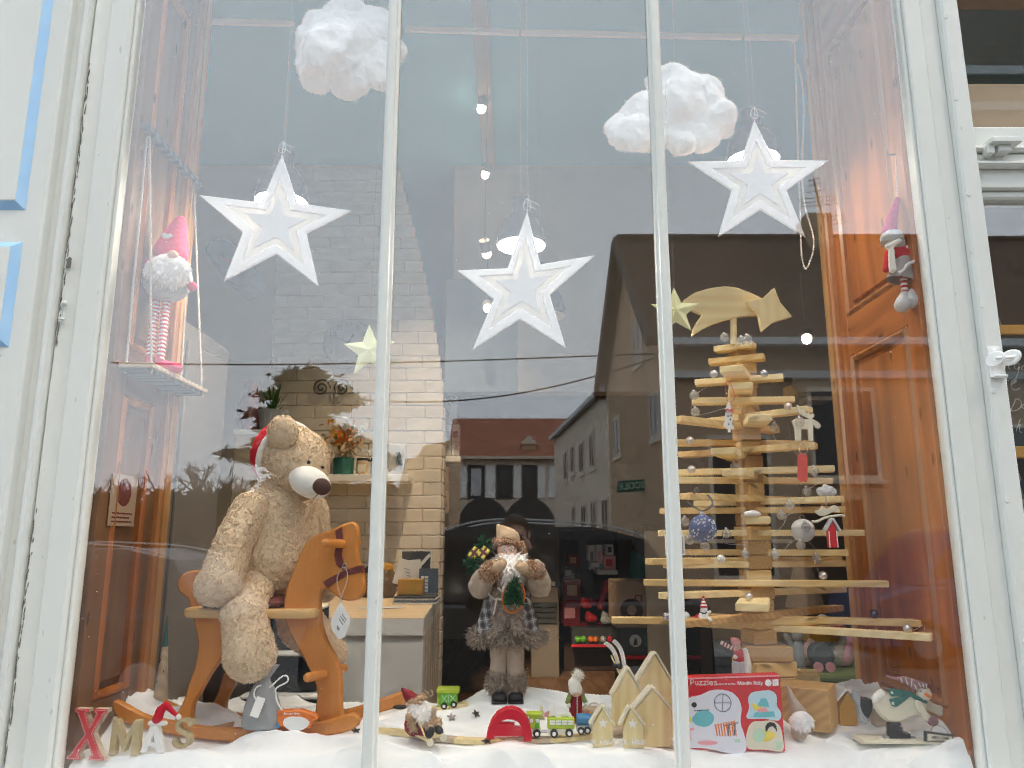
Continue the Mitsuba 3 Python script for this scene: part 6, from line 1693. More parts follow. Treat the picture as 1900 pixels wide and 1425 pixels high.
part(pz, 'garden_print', px_slab([(1388, 1388), (1388, 1352), (1396, 1340), (1414, 1338), (1432, 1337), (1446, 1346), (1452, 1366), (1453, 1392), (1420, 1391)], Yz - .0006, .0006, smooth_n=50), 'cream', smooth=False)
pr = Yz - .0014
part(pz, 'print', cat_([px_slab([(1326 + 5 * i, 1344 - i), (1329 + 5 * i, 1344 - i), (1332 + 5 * i, 1366), (1330 + 5 * i, 1366)], pr, .0006) for i in range(8)]), 'orange_card', smooth=False)
part(pz, 'print', cat_([px_slab(ring_spline([(1290, 1325), (1310, 1318), (1325, 1330), (1318, 1345), (1295, 1346), (1284, 1336)], 30), pr, .0006), px_slab([(1405, 1310), (1412, 1296), (1422, 1296), (1428, 1312)], pr, .0006), px_slab([(1400, 1322), (1436, 1320), (1438, 1330), (1398, 1331)], pr, .0006)]), 'aqua_print', smooth=False)
wnd = np.array([at(1341, 1304, pr) + np.array([15.5 * mpp(1304, Yz) * math.cos(t), 0, 15.5 * mpp(1304, Yz) * math.sin(t)]) for t in np.linspace(0, 6.28, 30, endpoint=False)])
part(pz, 'print', cat_([tube(wnd, .0012, 4, True), tube([wnd[0], wnd[15]], .001, 4), tube([wnd[7], wnd[22]], .001, 4), px_slab([(1288, 1318), (1316, 1316), (1316, 1318), (1288, 1320)], pr, .0006), px_slab([(1343, 1346), (1370, 1340), (1370, 1342), (1343, 1348)], pr, .0006), px_slab([(1350, 1346), (1352, 1346), (1353, 1366), (1351, 1366)], pr, .0006), px_slab([(1361, 1343), (1363, 1343), (1364, 1364), (1362, 1364)], pr, .0006)]), 'slate_blue', smooth=False)
part(pz, 'print', cat_([px_slab([(1393, 1304), (1415, 1312), (1424, 1318), (1400, 1318)], pr, .0006), px_slab([(1272, 1330), (1283, 1330), (1283, 1340), (1272, 1340)], pr, .0006), px_slab(ring_spline([(1408, 1362), (1426, 1356), (1438, 1364), (1428, 1374), (1410, 1372)], 24), pr, .0006)]), 'yellow_print', smooth=False)
part(pz, 'print', cat_([px_slab([(1270, 1352), (1288, 1350), (1288, 1354), (1281, 1356), (1281, 1368), (1285, 1372), (1272, 1372), (1276, 1368), (1276, 1356), (1270, 1356)], pr, .0006), px_slab(ring_spline([(1294, 1378), (1315, 1374), (1332, 1378), (1315, 1383)], 24), pr, .0006), px_slab([(1406, 1316), (1420, 1312), (1426, 1320), (1408, 1322)], pr - .0006, .0006)]), 'pink_print', smooth=False)
part(pz, 'print', cat_([px_slab(ring_spline([(1398, 1366), (1412, 1352), (1420, 1362), (1408, 1378)], 24), pr - .0007, .0006), px_slab([(1439, 1376), (1450, 1376), (1451, 1388), (1440, 1388)], pr, .0006), px_slab([(1362, 1372), (1372, 1370), (1374, 1378), (1364, 1378)], pr, .0006)]), 'pale_green', smooth=False)
part(pz, 'print', cat_([px_slab(ring_spline([(1422, 1358), (1421, 1346), (1430, 1340), (1440, 1346), (1441, 1358), (1437, 1350), (1427, 1350)], 30), pr - .0004, .0006), px_slab(ring_spline([(1283, 1308), (1288, 1303), (1293, 1308), (1288, 1313)], 16), pr, .0006)]), 'black_matt', smooth=False)
s9 = mpp(1265, Yz)
part(pz, 'lettering', cat_([words('3 Puzzles', 10 * s9, A(1299, 1266, -.0002), False, .0008), words('la grande famille', 3.3 * s9, A(1347, 1269, -.0002), False, .0008), words('Moulin Roty', 6.2 * s9, A(1392, 1267, -.0002), True, .0008), words('3', 8 * s9, A(1438.5, 1266, -.0012), True, .0006)]), 'white_gloss', smooth=False)
part(pz, 'badge', cat_([px_slab([(1433, 1261), (1444, 1260), (1445, 1272), (1434, 1273)], Yz - .0006, .0006), X(slab(star2d(7 * s9, 5.4 * s9, 10), .0006), ('t', A(1425.5, 1267, -.0006)))]), 'white_gloss', smooth=False)
part(pz, 'side_stripe', px_slab([(1262, 1258.5), (1447, 1252.5), (1447, 1255), (1262, 1261)], Yz - .0004, .0004), 'pink_print', smooth=False)

# the child figure behind the box
ch = thing('skating_child', 'winter child figurine in a red jumper raising a striped arm behind the puzzle box', 'figurine')
Yc = .30
p = stand(1372, 1300, .34)
A = lambda a, b, d=0: at(a, b, Yc + d)
Rc = lambda a: a * mpp(1220, Yc)
part(ch, 'jumper', skel([(A(1370, 1212), Rc(9), A(1370, 1222), Rc(10))], .004, 3), 'red_felt', smooth=True)
part(ch, 'trousers', skel([(A(1368, 1232), Rc(10), A(1366, 1250), Rc(8)), (A(1372, 1232), Rc(10), A(1376, 1252), Rc(8)), (A(1366, 1250), Rc(8), A(1366, 1290), Rc(9)), (A(1376, 1250), Rc(8), A(1376, 1290), Rc(9))], .005, 3), 'grey_light', smooth=True)
part(ch, 'head', skel([(A(1366, 1199), Rc(8), A(1366, 1202), Rc(7.5)), (A(1365, 1201, -.016), Rc(1.6), A(1365, 1202, -.018), Rc(1.4))], .003, 3), 'skin', smooth=True)
part(ch, 'hair', X(ball([0, 0, 0], 1, 3), ('s', [Rc(8.8), Rc(8.5), Rc(7)]), ('t', A(1368, 1196, .008))), 'brown_plush', smooth=True)
part(ch, 'cap', skel([(A(1366, 1192), Rc(8.5), A(1360, 1187), Rc(5))], .004, 3), 'pink_print', smooth=True)
for x in (1362.5, 1368):
    part(ch, 'eye', ball(A(x, 1198.5, -.0155), Rc(.9), 2), 'black_bead', smooth=True)
striped_leg(ch, A(1360, 1204), A(1338, 1192), Rc(4), 4, 'white_matt', 'red_felt', 'arm')
part(ch, 'hand', ball(A(1364, 1219, -.02), Rc(4), 3), 'white_plush', smooth=True)
part(ch, 'scarf', skel([(A(1382, 1208), Rc(6), A(1386, 1232, .0), Rc(8)), (A(1386, 1232), Rc(8), A(1386, 1262), Rc(7))], .005, 3), 'white_plush', smooth=True)

# gnome, timber, small houses and skates at the right
g2 = thing('felt_gnome', 'small gnome with a tall mauve cone hat and white beard beside the puzzle box', 'gnome')
Yn = .17
p = stand(1482, 1374, Yn)
A = lambda a, b, d=0: at(a, b, Yn + d)
Rn = lambda a: a * mpp(1330, Yn)
part(g2, 'body', skel([(A(1483, 1358), Rn(15), A(1483, 1345), Rn(16))], .006, 3), 'taupe_cloth', smooth=True)
part(g2, 'hat', skel([(A(1481, 1322), Rn(14), A(1471, 1300), Rn(8)), (A(1471, 1300), Rn(8), A(1460, 1272), Rn(2))], .005, 4), 'taupe_cloth', smooth=True)
gb = X(ball([0, 0, 0], 1, 3), ('s', [Rn(18), Rn(9), Rn(15)]), ('t', A(1487, 1335, -.02)))
part(g2, 'beard', cat_([gb, tufts(gb, 700, .018, .0022, 12, (0, -.1, -1.5), .2)]), 'beard', smooth=False)
for k, (o, ro, Y, bs, lb, mt) in enumerate((
        ([(1559, 1347), (1557, 1312), (1573, 1286), (1589, 1310), (1591, 1346)], [((1553, 1302), (1572, 1280)), ((1573, 1280), (1592, 1312))], .32, (1575, 1346), 'small orange wooden house with a string loop between the timber and the skate', 'ochre'),
        ([(1624, 1348), (1621, 1318), (1634, 1300), (1650, 1318), (1652, 1347)], [((1617, 1318), (1634, 1297)), ((1634, 1297), (1653, 1318))], .32, (1637, 1347), 'small wooden house half hidden behind the skating snowman', 'plank_pale'))):
    kk = toy_house(o, Y, .035, lb, ro, mt=mt, roof_mt='white_matt', base=bs)
    t_ = o[2]
    part(kk, 'cord', tube(spline([at(t_[0], t_[1] - 3, Y), at(t_[0] - 12, t_[1] - 15, Y), at(t_[0] - 28, t_[1] - 16, Y), at(t_[0] - 24, t_[1] - 6, Y)] if k == 0 else [at(t_[0], t_[1] - 3, Y), at(t_[0] - 5, t_[1] - 18, Y), at(t_[0] + 18, t_[1] - 22, Y)], 16), .0016, 5), 'rope')
sk_ = thing('snowman_skater', 'flat painted wooden snowman skating forward in a striped cap and green scarf', 'snowman')
Ym = .15
A = lambda a, b, d=0: at(a, b, Ym + d)
s = mpp(1310, Ym)
body = [(1622, 1305), (1624, 1290), (1632, 1285), (1650, 1287), (1672, 1286), (1694, 1289), (1708, 1292), (1720, 1300), (1722, 1318), (1716, 1330), (1700, 1330), (1688, 1334), (1676, 1340), (1660, 1342), (1644, 1337), (1632, 1326)]
part(sk_, 'body', px_slab(body, Ym, .022, .007, smooth_n=70), 'cream', smooth=60)
part(sk_, 'head', X(ball([0, 0, 0], 1, 3), ('s', [14 * s, .018, 13 * s]), ('t', A(1714, 1287, .005))), 'cream', smooth=True)
part(sk_, 'nose', tube([A(1716, 1287, -.014), A(1724, 1292, -.022), A(1728, 1294, -.024)], [.0055, .0045, .001], 10), 'orange_card', smooth=50)
part(sk_, 'eye', ball(A(1708, 1283, -.0135), .0018, 2), 'black_bead', smooth=True)
capo = [(1695, 1284), (1690, 1275), (1676, 1268), (1664, 1262), (1652, 1260), (1648, 1255), (1662, 1257), (1682, 1256), (1702, 1262), (1716, 1266), (1724, 1270), (1722, 1280), (1708, 1276)]
part(sk_, 'cap', px_slab(capo, Ym - .012, .026, .006, smooth_n=60), 'plum', smooth=60)
part(sk_, 'cap_stripes', cat_([tube([A(a, b, -.0135), A(c, d, -.0135)], .0013, 5) for a, b, c, d in ((1671, 1258, 1674, 1267), (1680, 1257, 1684, 1271), (1692, 1259, 1691, 1275), (1704, 1266, 1708, 1275), (1711, 1267, 1714, 1276), (1718, 1269, 1720, 1279), (1696, 1270, 1702, 1280))]), 'white_matt')
part(sk_, 'scarf', cat_([px_slab([(1646, 1280), (1660, 1278), (1692, 1284), (1700, 1290), (1722, 1301), (1720, 1306), (1698, 1298), (1690, 1292), (1672, 1306), (1664, 1312), (1656, 1310), (1651, 1298), (1668, 1294), (1680, 1290), (1655, 1292)], Ym - .006, .008, .001)]), 'teal', smooth=30)
part(sk_, 'scarf_stars', cat_([X(slab(star2d(.0065, .0026), .0008), ('t', A(a, b, -.0075))) for a, b in ((1657, 1305), (1655, 1285))]), 'white_matt', smooth=False)
part(sk_, 'arm', px_slab([(1700, 1300), (1712, 1304), (1722, 1322), (1730, 1332), (1722, 1340), (1712, 1330), (1702, 1316)], Ym - .016, .012, .004, smooth_n=40), 'cream', smooth=60)
part(sk_, 'mitten', px_slab([(1722, 1332), (1732, 1327), (1741, 1334), (1742, 1344), (1734, 1348), (1722, 1340)], Ym - .017, .013, .004, smooth_n=40), 'plum', smooth=60)
part(sk_, 'arm', px_slab([(1722, 1300), (1734, 1306), (1752, 1314), (1750, 1328), (1730, 1322), (1720, 1316)], Ym + .024, .012, .004, smooth_n=40), 'cream', smooth=60)
part(sk_, 'mitten', px_slab([(1750, 1312), (1758, 1310), (1766, 1322), (1768, 1330), (1752, 1328)], Ym + .023, .013, .004, smooth_n=40), 'plum', smooth=60)
part(sk_, 'tail_tuft', rough(skel([(A(1624, 1296), .012, A(1634, 1286), .012)], .005, 2), .003, .008), 'white_plush', smooth=True)
sk1 = part(sk_, 'boot', px_slab([(1651, 1343), (1672, 1342), (1678, 1356), (1690, 1362), (1693, 1371), (1652, 1371)], Ym - .004, .03, .005), 'black_matt', smooth=40)
part(sk1, 'laces', cat_([ball(A(a, b, -.005), .0018, 1) for a, b in ((1671, 1348), (1673, 1354), (1677, 1358), (1682, 1361))]), 'white_gloss', smooth=True)
part(sk_, 'skate', px_slab([(1641, 1376), (1642, 1366), (1650, 1366), (1652, 1372), (1692, 1371), (1700, 1368), (1702, 1376), (1694, 1379), (1650, 1379)], Ym, .022, .002), 'grey_matt', smooth=40)
b2 = part(sk_, 'boot', px_slab([(1597, 1294), (1614, 1296), (1622, 1300), (1620, 1318), (1614, 1332), (1606, 1333), (1600, 1316)], Ym + .02, .026, .005), 'black_matt', smooth=40)
part(sk_, 'skate', px_slab([(1583, 1285), (1592, 1283), (1597, 1300), (1604, 1326), (1612, 1340), (1604, 1344), (1596, 1336), (1590, 1308)], Ym + .022, .02, .002, smooth_n=40), 'grey_matt', smooth=50)
p = stand(1665, 1381, Ym)
part(sk_, 'base', px_slab([(1601, 1381), (1604, 1375), (1742, 1375), (1750, 1381)], Ym - .03, .09, .002), 'cream')
sg = part(sk_, 'sign', px_slab([(1717, 1357), (1769, 1364), (1769, 1376), (1717, 1376)], Ym - .035, .012, .001), 'charcoal', smooth=False)
part(sg, 'face', px_slab([(1721, 1361), (1766, 1367), (1766, 1374), (1721, 1374)], Ym - .0362, .001), 'cream', smooth=False)
part(sg, 'lettering', words('WELCOME', 4.6 * s, A(1745, 1369, -.0362), True, .0007, roll=-3), 'charcoal', smooth=False)
part(sg, 'wire', tube(spline([A(1727, 1358, -.03), A(1738, 1346, -.03), A(1750, 1350, -.03), A(1762, 1363, -.03)], 16), .0008, 5), 'dark_steel')

# little metal stars scattered on the cloth
for px, py, lb in ((903, 1378, 'little dark metal star on the cloth before the red tunnel'), (660, 1358, 'little dark metal star beside the horse rocker'), (838, 1333, 'little silver star on the slope left of the mound'), (884, 1327, 'little silver star nearest the mound on its left slope')):
    y = max(.06, gy(px, py, .915)) if py > 1340 else .40
    p = stand(px, py, y, .006)
    solo('metal_star', X(slab(star2d(.018, .008, 5), .004, .001), ('r', 'x', -70 if py > 1340 else -45), ('r', 'z', px * 7 % 50), ('t', p + [0, 0, .006])), 'dark_steel', lb, 'star', 'little metal stars on the cloth')

# ================================================================ the white cloth under it all
from scipy.interpolate import RBFInterpolator
S = np.array(SUP)
extra = [[x, y, .893] for x in np.linspace(XL, XR, 12) for y in (.02,)] + [list(at(a, b, .80)) for a, b in ((310, 1298), (360, 1304), (440, 1308), (520, 1308), (600, 1312), (690, 1318), (760, 1320), (850, 1314), (1090, 1304), (1140, 1308), (1220, 1306), (1320, 1300), (1420, 1292), (1500, 1284), (1560, 1274), (1596, 1270))]
p = [at(170, 1330, .30), at(290, 1290, .50), at(400, 1318, .5), at(1560, 1275, .72), at(1690, 1302, .40), at(1790, 1325, .16), at(880, 1296, .62), at(1005, 1289, .64), at(900, 1286, .66), at(940, 1284, .68), at(985, 1286, .68), at(1030, 1294, .66), at(850, 1312, .66), at(1080, 1302, .55), at(1160, 1304, .62), at(700, 1338, .40)]
Q = np.vstack([S, extra, p])
rbf = RBFInterpolator(Q[:, :2], Q[:, 2], kernel='thin_plate_spline', smoothing=2e-4)
nx, ny = 400, 172
gx, gyy = np.linspace(XL + .004, XR - .004, nx), np.r_[np.linspace(.012, .30, 62), np.linspace(.306, .835, 110)]
G = np.array([(x, y) for y in gyy for x in gx])
z = rbf(G)
dist = np.min(np.hypot(G[:, None, 0] - S[None, :, 0], G[:, None, 1] - S[None, :, 1]), axis=1)
free = np.clip((dist - .035) / .10, 0, 1)
w1 = meshkit.fbm(np.column_stack([G[:, 0] * 2.6 + 3 * G[:, 1], G[:, 1] * 9 - 1.5 * G[:, 0], 0 * z]), 3, 3)
ridge = 1 - np.abs(2 * meshkit.noise(np.column_stack([G[:, 0] * 3.2 + 2.2 * G[:, 1], G[:, 1] * 12 + 2.4 * np.sin(G[:, 0] * 3), 0 * z]), 8) - 1)
z = z + free * (.034 * (w1 - .5) + .030 * (ridge ** 4 - .25)) - .001
# the front hangs in soft rolls just behind the panes
fr_ = np.clip((.075 - G[:, 1]) / .065, 0, 1)
roll = .022 * np.sin(G[:, 0] * 5.2 + 1.2) + .016 * np.sin(G[:, 0] * 11.7 + 5 * meshkit.noise(np.column_stack([G[:, 0] * 2, 0 * z, 0 * z]), 4))
z = z - fr_ ** 1.6 * (.085 + roll)
z = np.maximum(z, .852)
F = []
for j in range(ny - 1):
    for i in range(nx - 1):
        a = j * nx + i
        F += [[a, a + 1, a + nx + 1], [a, a + nx + 1, a + nx]]
V = np.column_stack([G, z])
back = V[-nx:].copy()
back[:, 2] = .80
front = V[:nx].copy()
front[:, 2] = .81
o1, o2 = len(V), len(V) + nx
for i in range(nx - 1):
    F += [[(ny - 1) * nx + i, (ny - 1) * nx + i + 1, o1 + i + 1], [(ny - 1) * nx + i, o1 + i + 1, o1 + i], [i + 1, i, o2 + i], [i + 1, o2 + i, o2 + i + 1]]
solo('display_cloth', trimesh.Trimesh(np.vstack([V, back, front]), F, process=False), 'cloth', 'rumpled white cloth spread over the whole display floor', 'cloth', smooth=True)
# ================================================================ the shop behind the display
def bxp(px0, px1, py0, py1, Y, d, b=.004):
    a, c = at(px0, py1, Y), at(px1, py0, Y)
    return box(a[0], c[0], Y, Y + d, a[2], c[2], b)


def to_floor(px0, px1, py0, Y, d, b=.006, z0=FLOOR):
    a, c = at(px0, py0, Y), at(px1, py0, Y)
    return box(a[0], c[0], Y, Y + d, z0, a[2], b)


# beam and spotlights on the ceiling
bmx = at(903, 250, 3.0)[0]
solo('ceiling_beam', box(bmx - .05, bmx + .05, 1.2, 3.69, CEIL - .05, CEIL - .001, .004), 'plaster_warm', 'narrow pale beam running back along the blue ceiling', 'beam')


def spot(px, py, Y, label, power, tgt, top=None, size=.032, beam_=0, cut=40):
    p = at(px, py, Y)
    k = thing('spotlight', label, 'spotlight', 'small lit spotlights of the shop')
    d = np.asarray(tgt, float) - p
    d /= np.linalg.norm(d)
    part(k, 'housing', tube([p - d * .022, p - d * .10], size * 1.15, 16), 'grey_matt', smooth=40)
    part(k, 'stalk', tube([p - d * .08, [p[0], p[1] + .02, CEIL if top is None else top]], .004, 6), 'grey_matt')
    lamp_entry(k, 'bulb', X(ball([0, 0, 0], size, 2), ('t', p)), power)
    if beam_:
        key = f'{k}_beam_light'
        scene[key] = {'type': 'spot', 'to_world': T().look_at(origin=(p + d * .06).tolist(), target=(p + d).tolist(), up=[.1, .2, 1]), 'intensity': {'type': 'rgb', 'value': [c * beam_ for c in power]}, 'cutoff_angle': cut, 'beam_width': cut * .4}


WARM = (4.2, 3.2, 2.0)
spot(893, 203, 2.6, 'small glowing spotlight highest on the narrow ceiling beam', WARM, (-.95, 2.9, .95), beam_=1.1, cut=38)
spot(900, 325, 3.3, 'small glowing spotlight just below the end of the ceiling beam', WARM, (-1.0, 3.7, 1.8), top=4.55)
spot(903, 471, 2.4, 'small glowing spotlight peeping out above the middle felt star', WARM, (.55, 6.0, .12), beam_=3.6, cut=12)
spot(905, 573, 3.4, 'small glowing spotlight at the left edge of the middle felt star', WARM, (.3, .5, .8), top=3.9)
spot(1497, 630, 2.6, 'small glowing spotlight low beside the right wood panelling', WARM, (1.2, .4, .6), top=3.4)

# clock
ck = thing('wall_clock', 'round grey wall clock showing ten o clock behind the left paper star', 'clock')
Yk = 3.655
c = at(646, 636, Yk)
r = 46 * mpp(636, Yk)
part(ck, 'case', X(lathe([(0, 0), (r, 0), (r * 1.02, .01), (r * .97, .034), (r * .9, .03), (0, .03)], 48), ('r', 'x', 90), ('t', c + [0, .035, 0])), 'grey_matt', smooth=40)
nm = []
for h in range(1, 13):
    a = math.radians(90 - 30 * h)
    nm.append(words(str(h), r * .17, c + [.74 * r * math.cos(a), .004, .74 * r * math.sin(a)], False, .002))
part(ck, 'numerals', cat_(nm), 'black_matt', smooth=False)
for ang, L, w in ((150, .62, .012), (58, .42, .016)):
    a = math.radians(ang)
    part(ck, 'hand', beam(c, c + [L * r * math.cos(a), 0, L * r * math.sin(a)], w, .004, 0, up=(0, 1, 0)), 'black_matt', smooth=False)

# dark unit, pale cupboard and plants on the left
gu = thing('grey_unit', 'tall dark grey unit standing behind the left wood panelling', 'cupboard')
a = at(350, 592, .62)
part(gu, 'carcass', box(-2.1, a[0] - .02, .62, 1.15, FLOOR, a[2], .006), 'grey_unit')
part(gu, 'door', box(a[0] - .019, a[0] - .004, .66, 1.11, FLOOR + .1, a[2] - .08, .004), 'grey_unit')
pc = thing('pale_cupboard', 'tall cream cupboard behind the teddy bear with plants on top', 'cupboard')
part(pc, 'carcass', to_floor(436, 540, 806, 2.2, .5), 'plaster_beige')
part(pc, 'top', bxp(432, 546, 797, 806, 2.17, .56), 'counter_white')
zc = at(480, 797, 2.2)[2]
pp_ = thing('spiky_plant', 'spiky potted plant in a grey pot on top of the cream cupboard', 'plant')
b = at(505, 790, 2.35)
b[2] = zc
part(pp_, 'pot', X(lathe([(0, 0), (.07, 0), (.10, .14), (.09, .14), (.085, .12), (0, .12)], 24), ('t', b)), 'grey_matt', smooth=40)
lv = []
rng = np.random.default_rng(2)
for k in range(18):
    az, el = rng.uniform(0, 6.28), rng.uniform(.35, 1.35)
    d = np.array([math.cos(az) * math.cos(el), math.sin(az) * math.cos(el), math.sin(el)])
    p0, p1 = b + [0, 0, .13], b + [0, 0, .13] + d * rng.uniform(.16, .26)
    sd_ = np.cross(d, [0, 0, 1]) + 1e-6
    sd_ = sd_ / np.linalg.norm(sd_) * .011
    mid_ = (p0 + p1) / 2 + [0, 0, .01]
    lv.append(trimesh.Trimesh([p0 - sd_ * .6, p0 + sd_ * .6, mid_ + sd_, mid_ - sd_, p1], [[0, 1, 2], [0, 2, 3], [3, 2, 4]], process=False))
part(pp_, 'leaves', cat_(lv), 'plant_leaf', smooth=False)
vz = thing('red_vase', 'tall glazed rust red vase on the cream cupboard beside the spiky plant', 'vase')
b = at(462, 797, 2.35)
b[2] = zc
part(vz, 'body', X(lathe([(0, 0), (.06, 0), (.085, .08), (.075, .18), (.04, .27), (.05, .33), (.04, .33), (.03, .27), (0, .2)], 28), ('t', b)), 'leather', smooth=50)
rd = thing('red_cone', 'narrow pinkish red cone standing in the shop behind the left panelling', 'cone')
b = at(364, 1048, 1.3)
part(rd, 'cone', X(lathe([(.035, -.12), (.018, .05), (.008, .07), (0, .07)], 20), ('t', b)), 'pink_felt', smooth=50)
st_ = part(rd, 'stand', box(b[0] - .2, b[0] + .2, 1.2, 1.6, FLOOR, b[2] - .12, .005), 'dark_brown')

# wall speaker
spk = thing('wall_speaker', 'rounded dark grey loudspeaker tilted on the plaster wall left of the star', 'speaker')
b = at(422, 488, 1.9)
s = mpp(488, 1.9)
m = X(slab(ring_spline([(-52 * s, 26 * s), (-30 * s, 42 * s), (30 * s, 22 * s), (54 * s, 2 * s), (52 * s, -30 * s), (20 * s, -36 * s), (-30 * s, -10 * s), (-54 * s, 8 * s)], 60), .22, .02), ('r', 'y', 24), ('t', b))
part(spk, 'case', m, 'slate_blue', smooth=50)
part(spk, 'red_strip', X(cbox([0, 0, 0], [42 * s, .004, 5 * s]), ('r', 'y', 36), ('t', b + [.02, -.003, .0])), 'dark_red')
part(spk, 'arm', tube([b + [0, .2, 0], at(424, 486, 3.72)], .02, 8), 'charcoal')

# scroll brackets
sb3 = thing('scroll_bracket', 'curled wrought iron bracket on the brick wall behind the left paper star', 'bracket', 'curled iron brackets')
b = at(632, 720, 3.66)
s = mpp(720, 3.66)
tq = np.linspace(0, 4.1 * math.pi, 60)
rq = 17 * (1 - tq / (4.6 * math.pi))
for k, cx in enumerate((634, 596)):
    kk = sb3 if k == 0 else thing('scroll_bracket', 'curled wrought iron bracket half hidden by the teddy bear ear', 'bracket', 'curled iron brackets')
    q = np.array([at(cx, 720, 3.66) + s * r_ * np.array([math.cos(t), 0, math.sin(t)]) for t, r_ in zip(tq, rq)])
    part(kk, 'scroll', tube(q, .006, 6), 'dark_steel', smooth=True)

# the wall shelf with jars, the shelf with boxes
ws = thing('wall_shelf', 'thick cream wall shelf behind the bear carrying jars and pots', 'shelf')
part(ws, 'board', bxp(560, 759, 880, 893, 3.42, .26), 'counter_white')
zsf = at(700, 880, 3.45)[2]


def jar(px, Y, r, h, label, mt, lid, lab=None):
    k = thing('jar', label, 'jar', 'jars on the wall shelf')
    b = at(px, 880, Y)
    b[2] = zsf + .001
    part(k, 'glass', X(lathe([(0, 0), (r, 0), (r, h * .8), (r * .85, h * .86), (0, h * .86)], 24), ('t', b)), mt, smooth=40)
    part(k, 'lid', X(lathe([(0, h * .861), (r * .95, h * .861), (r * .95, h), (0, h)], 24), ('t', b)), lid, smooth=40)
    if lab:
        part(k, 'label', X(box(-r * .6, r * .6, -r * 1.01, -r * .9, h * .15, h * .6), ('t', b)), lab, smooth=False)


jar(673, 3.5, .052, .125, 'cream jar with a dark lid in the middle of the wall shelf', 'plaster_beige', 'charcoal', 'cream')
jar(699, 3.5, .050, .125, 'cream jar with a dark lid beside the left glazing bar', 'counter_white', 'charcoal', 'cream')
jar(684, 3.52, .045, .115, 'pale jar with a wire clip stacked behind the row', 'grey_light', 'charcoal')
pot = thing('dark_pot', 'dark green pot holding dried orange and white flowers on the wall shelf', 'plant pot')
b = at(637, 880, 3.52)
b[2] = zsf + .001
part(pot, 'pot', X(lathe([(0, 0), (.075, 0), (.08, .13), (.07, .13), (.06, .1), (0, .1)], 24), ('t', b)), 'teal', smooth=40)
rng = np.random.default_rng(12)
for nm_, mt_, n_, c_ in (('orange_petals', 'orange_card', 60, (.0, .30)), ('yellow_petals', 'ochre', 60, (-.07, .30)), ('blue_petals', 'sky_print', 30, (.06, .36)), ('dry_leaves', 'tan_felt', 120, (.02, .2))):
    P = b + [c_[0], 0, c_[1]] + rng.normal(0, 1, (n_, 3)) * [.05, .04, .05]
    part(pot, nm_, leaf_cards(P, .03, rng), mt_, smooth=False, kind='stuff')
part(pot, 'stems', cat_([tube([b + [0, 0, .1], b + [rng.uniform(-.1, .1), rng.uniform(-.05, .05), .32]], .003, 4) for _ in range(14)]), 'olive_knit')
bg = thing('gift_bag', 'crumpled white paper bag with a blue print at the end of the wall shelf', 'bag')
b = at(736, 879, 3.5)
b[2] = zsf + .001
gb_ = rough(X(box(-.07, .07, -.05, .05, 0, .24, .01).subdivide().subdivide().subdivide(), ('t', b)), .014, .05, 3)
part(bg, 'bag', gb_, 'grey_light', smooth=30)
part(bg, 'print', px_slab([(735, 840), (742, 838), (748, 862), (744, 870), (738, 856)], 3.435, .003), 'slate_blue', smooth=False)
bs2 = thing('corner_shelf', 'short cream shelf beyond the brick end carrying tall white boxes', 'shelf')
part(bs2, 'board', bxp(809, 855, 846, 857, 3.95, .3), 'counter_white')
part(bs2, 'bracket', box(at(809, 850, 3.95)[0], at(855, 850, 3.95)[0], 4.25, 5.6, at(830, 857, 3.95)[2] - .05, at(830, 857, 3.95)[2] - .001), 'wall_blue')
for i, (x0, x1, y0, lb) in enumerate(((822, 837, 788, 'tall white box lettered down its side, left of the pair on the corner shelf'), (838, 853, 787, 'tall white box lettered down its side, right of the pair on the corner shelf'))):
    k = thing('slim_box', lb, 'box', 'white boxes on the corner shelf')
    part(k, 'carton', bxp(x0, x1, y0, 845.5, 4.0, .12), 'white_matt')
    wl = words('imagine', 9 * mpp(820, 4.0), [0, 0, 0], True, .002)
    part(k, 'lettering', X(wl, ('r', 'y', -90), ('t', at((x0 + x1) / 2, 826, 3.9985))), 'grey_matt', smooth=False)
    part(k, 'picture', bxp(x0 + 2, x1 - 3, 800, 812, 3.998, .002, 0), 'slate_blue', smooth=False)
up = thing('stacked_box', 'white picture box stacked high on the brick wall end', 'box')
part(up, 'carton', bxp(797, 829, 702, 746, 3.96, .12), 'white_matt')
part(up, 'print', cat_([bxp(801, 826, 722, 740, 3.958, .002, 0)]), 'grey_light', smooth=False)
part(up, 'shelf_board', bxp(797, 831, 746.5, 756, 3.95, .2), 'counter_white')
part(up, 'post', bxp(806, 816, 756.5, 845.5, 4.02, .1), 'plaster_beige')
bt2 = thing('bottle_box', 'narrow pale box with two round tops beside the stacked box', 'box')
part(bt2, 'carton', bxp(833, 849, 735, 786, 4.02, .1), 'grey_light')
part(bt2, 'tops', cat_([bxp(834, 840, 729, 742, 4.0, .05), bxp(843, 849, 729, 742, 4.0, .05)]), 'white_matt')

# posters on the brick end
for i, (x0, x1, y0, y1, lb) in enumerate(((807, 833, 866, 905, 'small pale poster with a red disc on the brick wall end'), (806, 833, 908, 952, 'small pale printed notice below the red disc poster'))):
    k = thing('poster', lb, 'poster')
    part(k, 'sheet', bxp(x0, x1, y0, y1, 3.935, .004, 0), 'card_brown', smooth=False)
    if i == 0:
        part(k, 'disc', X(lathe([(0, 0), (9.5 * mpp(886, 3.93), 0), (9.5 * mpp(886, 3.93), .002), (0, .002)], 30), ('r', 'x', 90), ('t', at(817, 886, 3.933))), 'dark_red', smooth=False)
    else:
        part(k, 'print', cat_([bxp(810, 810 + w, 914 + 7 * j, 917 + 7 * j, 3.932, .002, 0) for j, w in enumerate((16, 18, 12, 19, 17))]), 'charcoal', smooth=False)

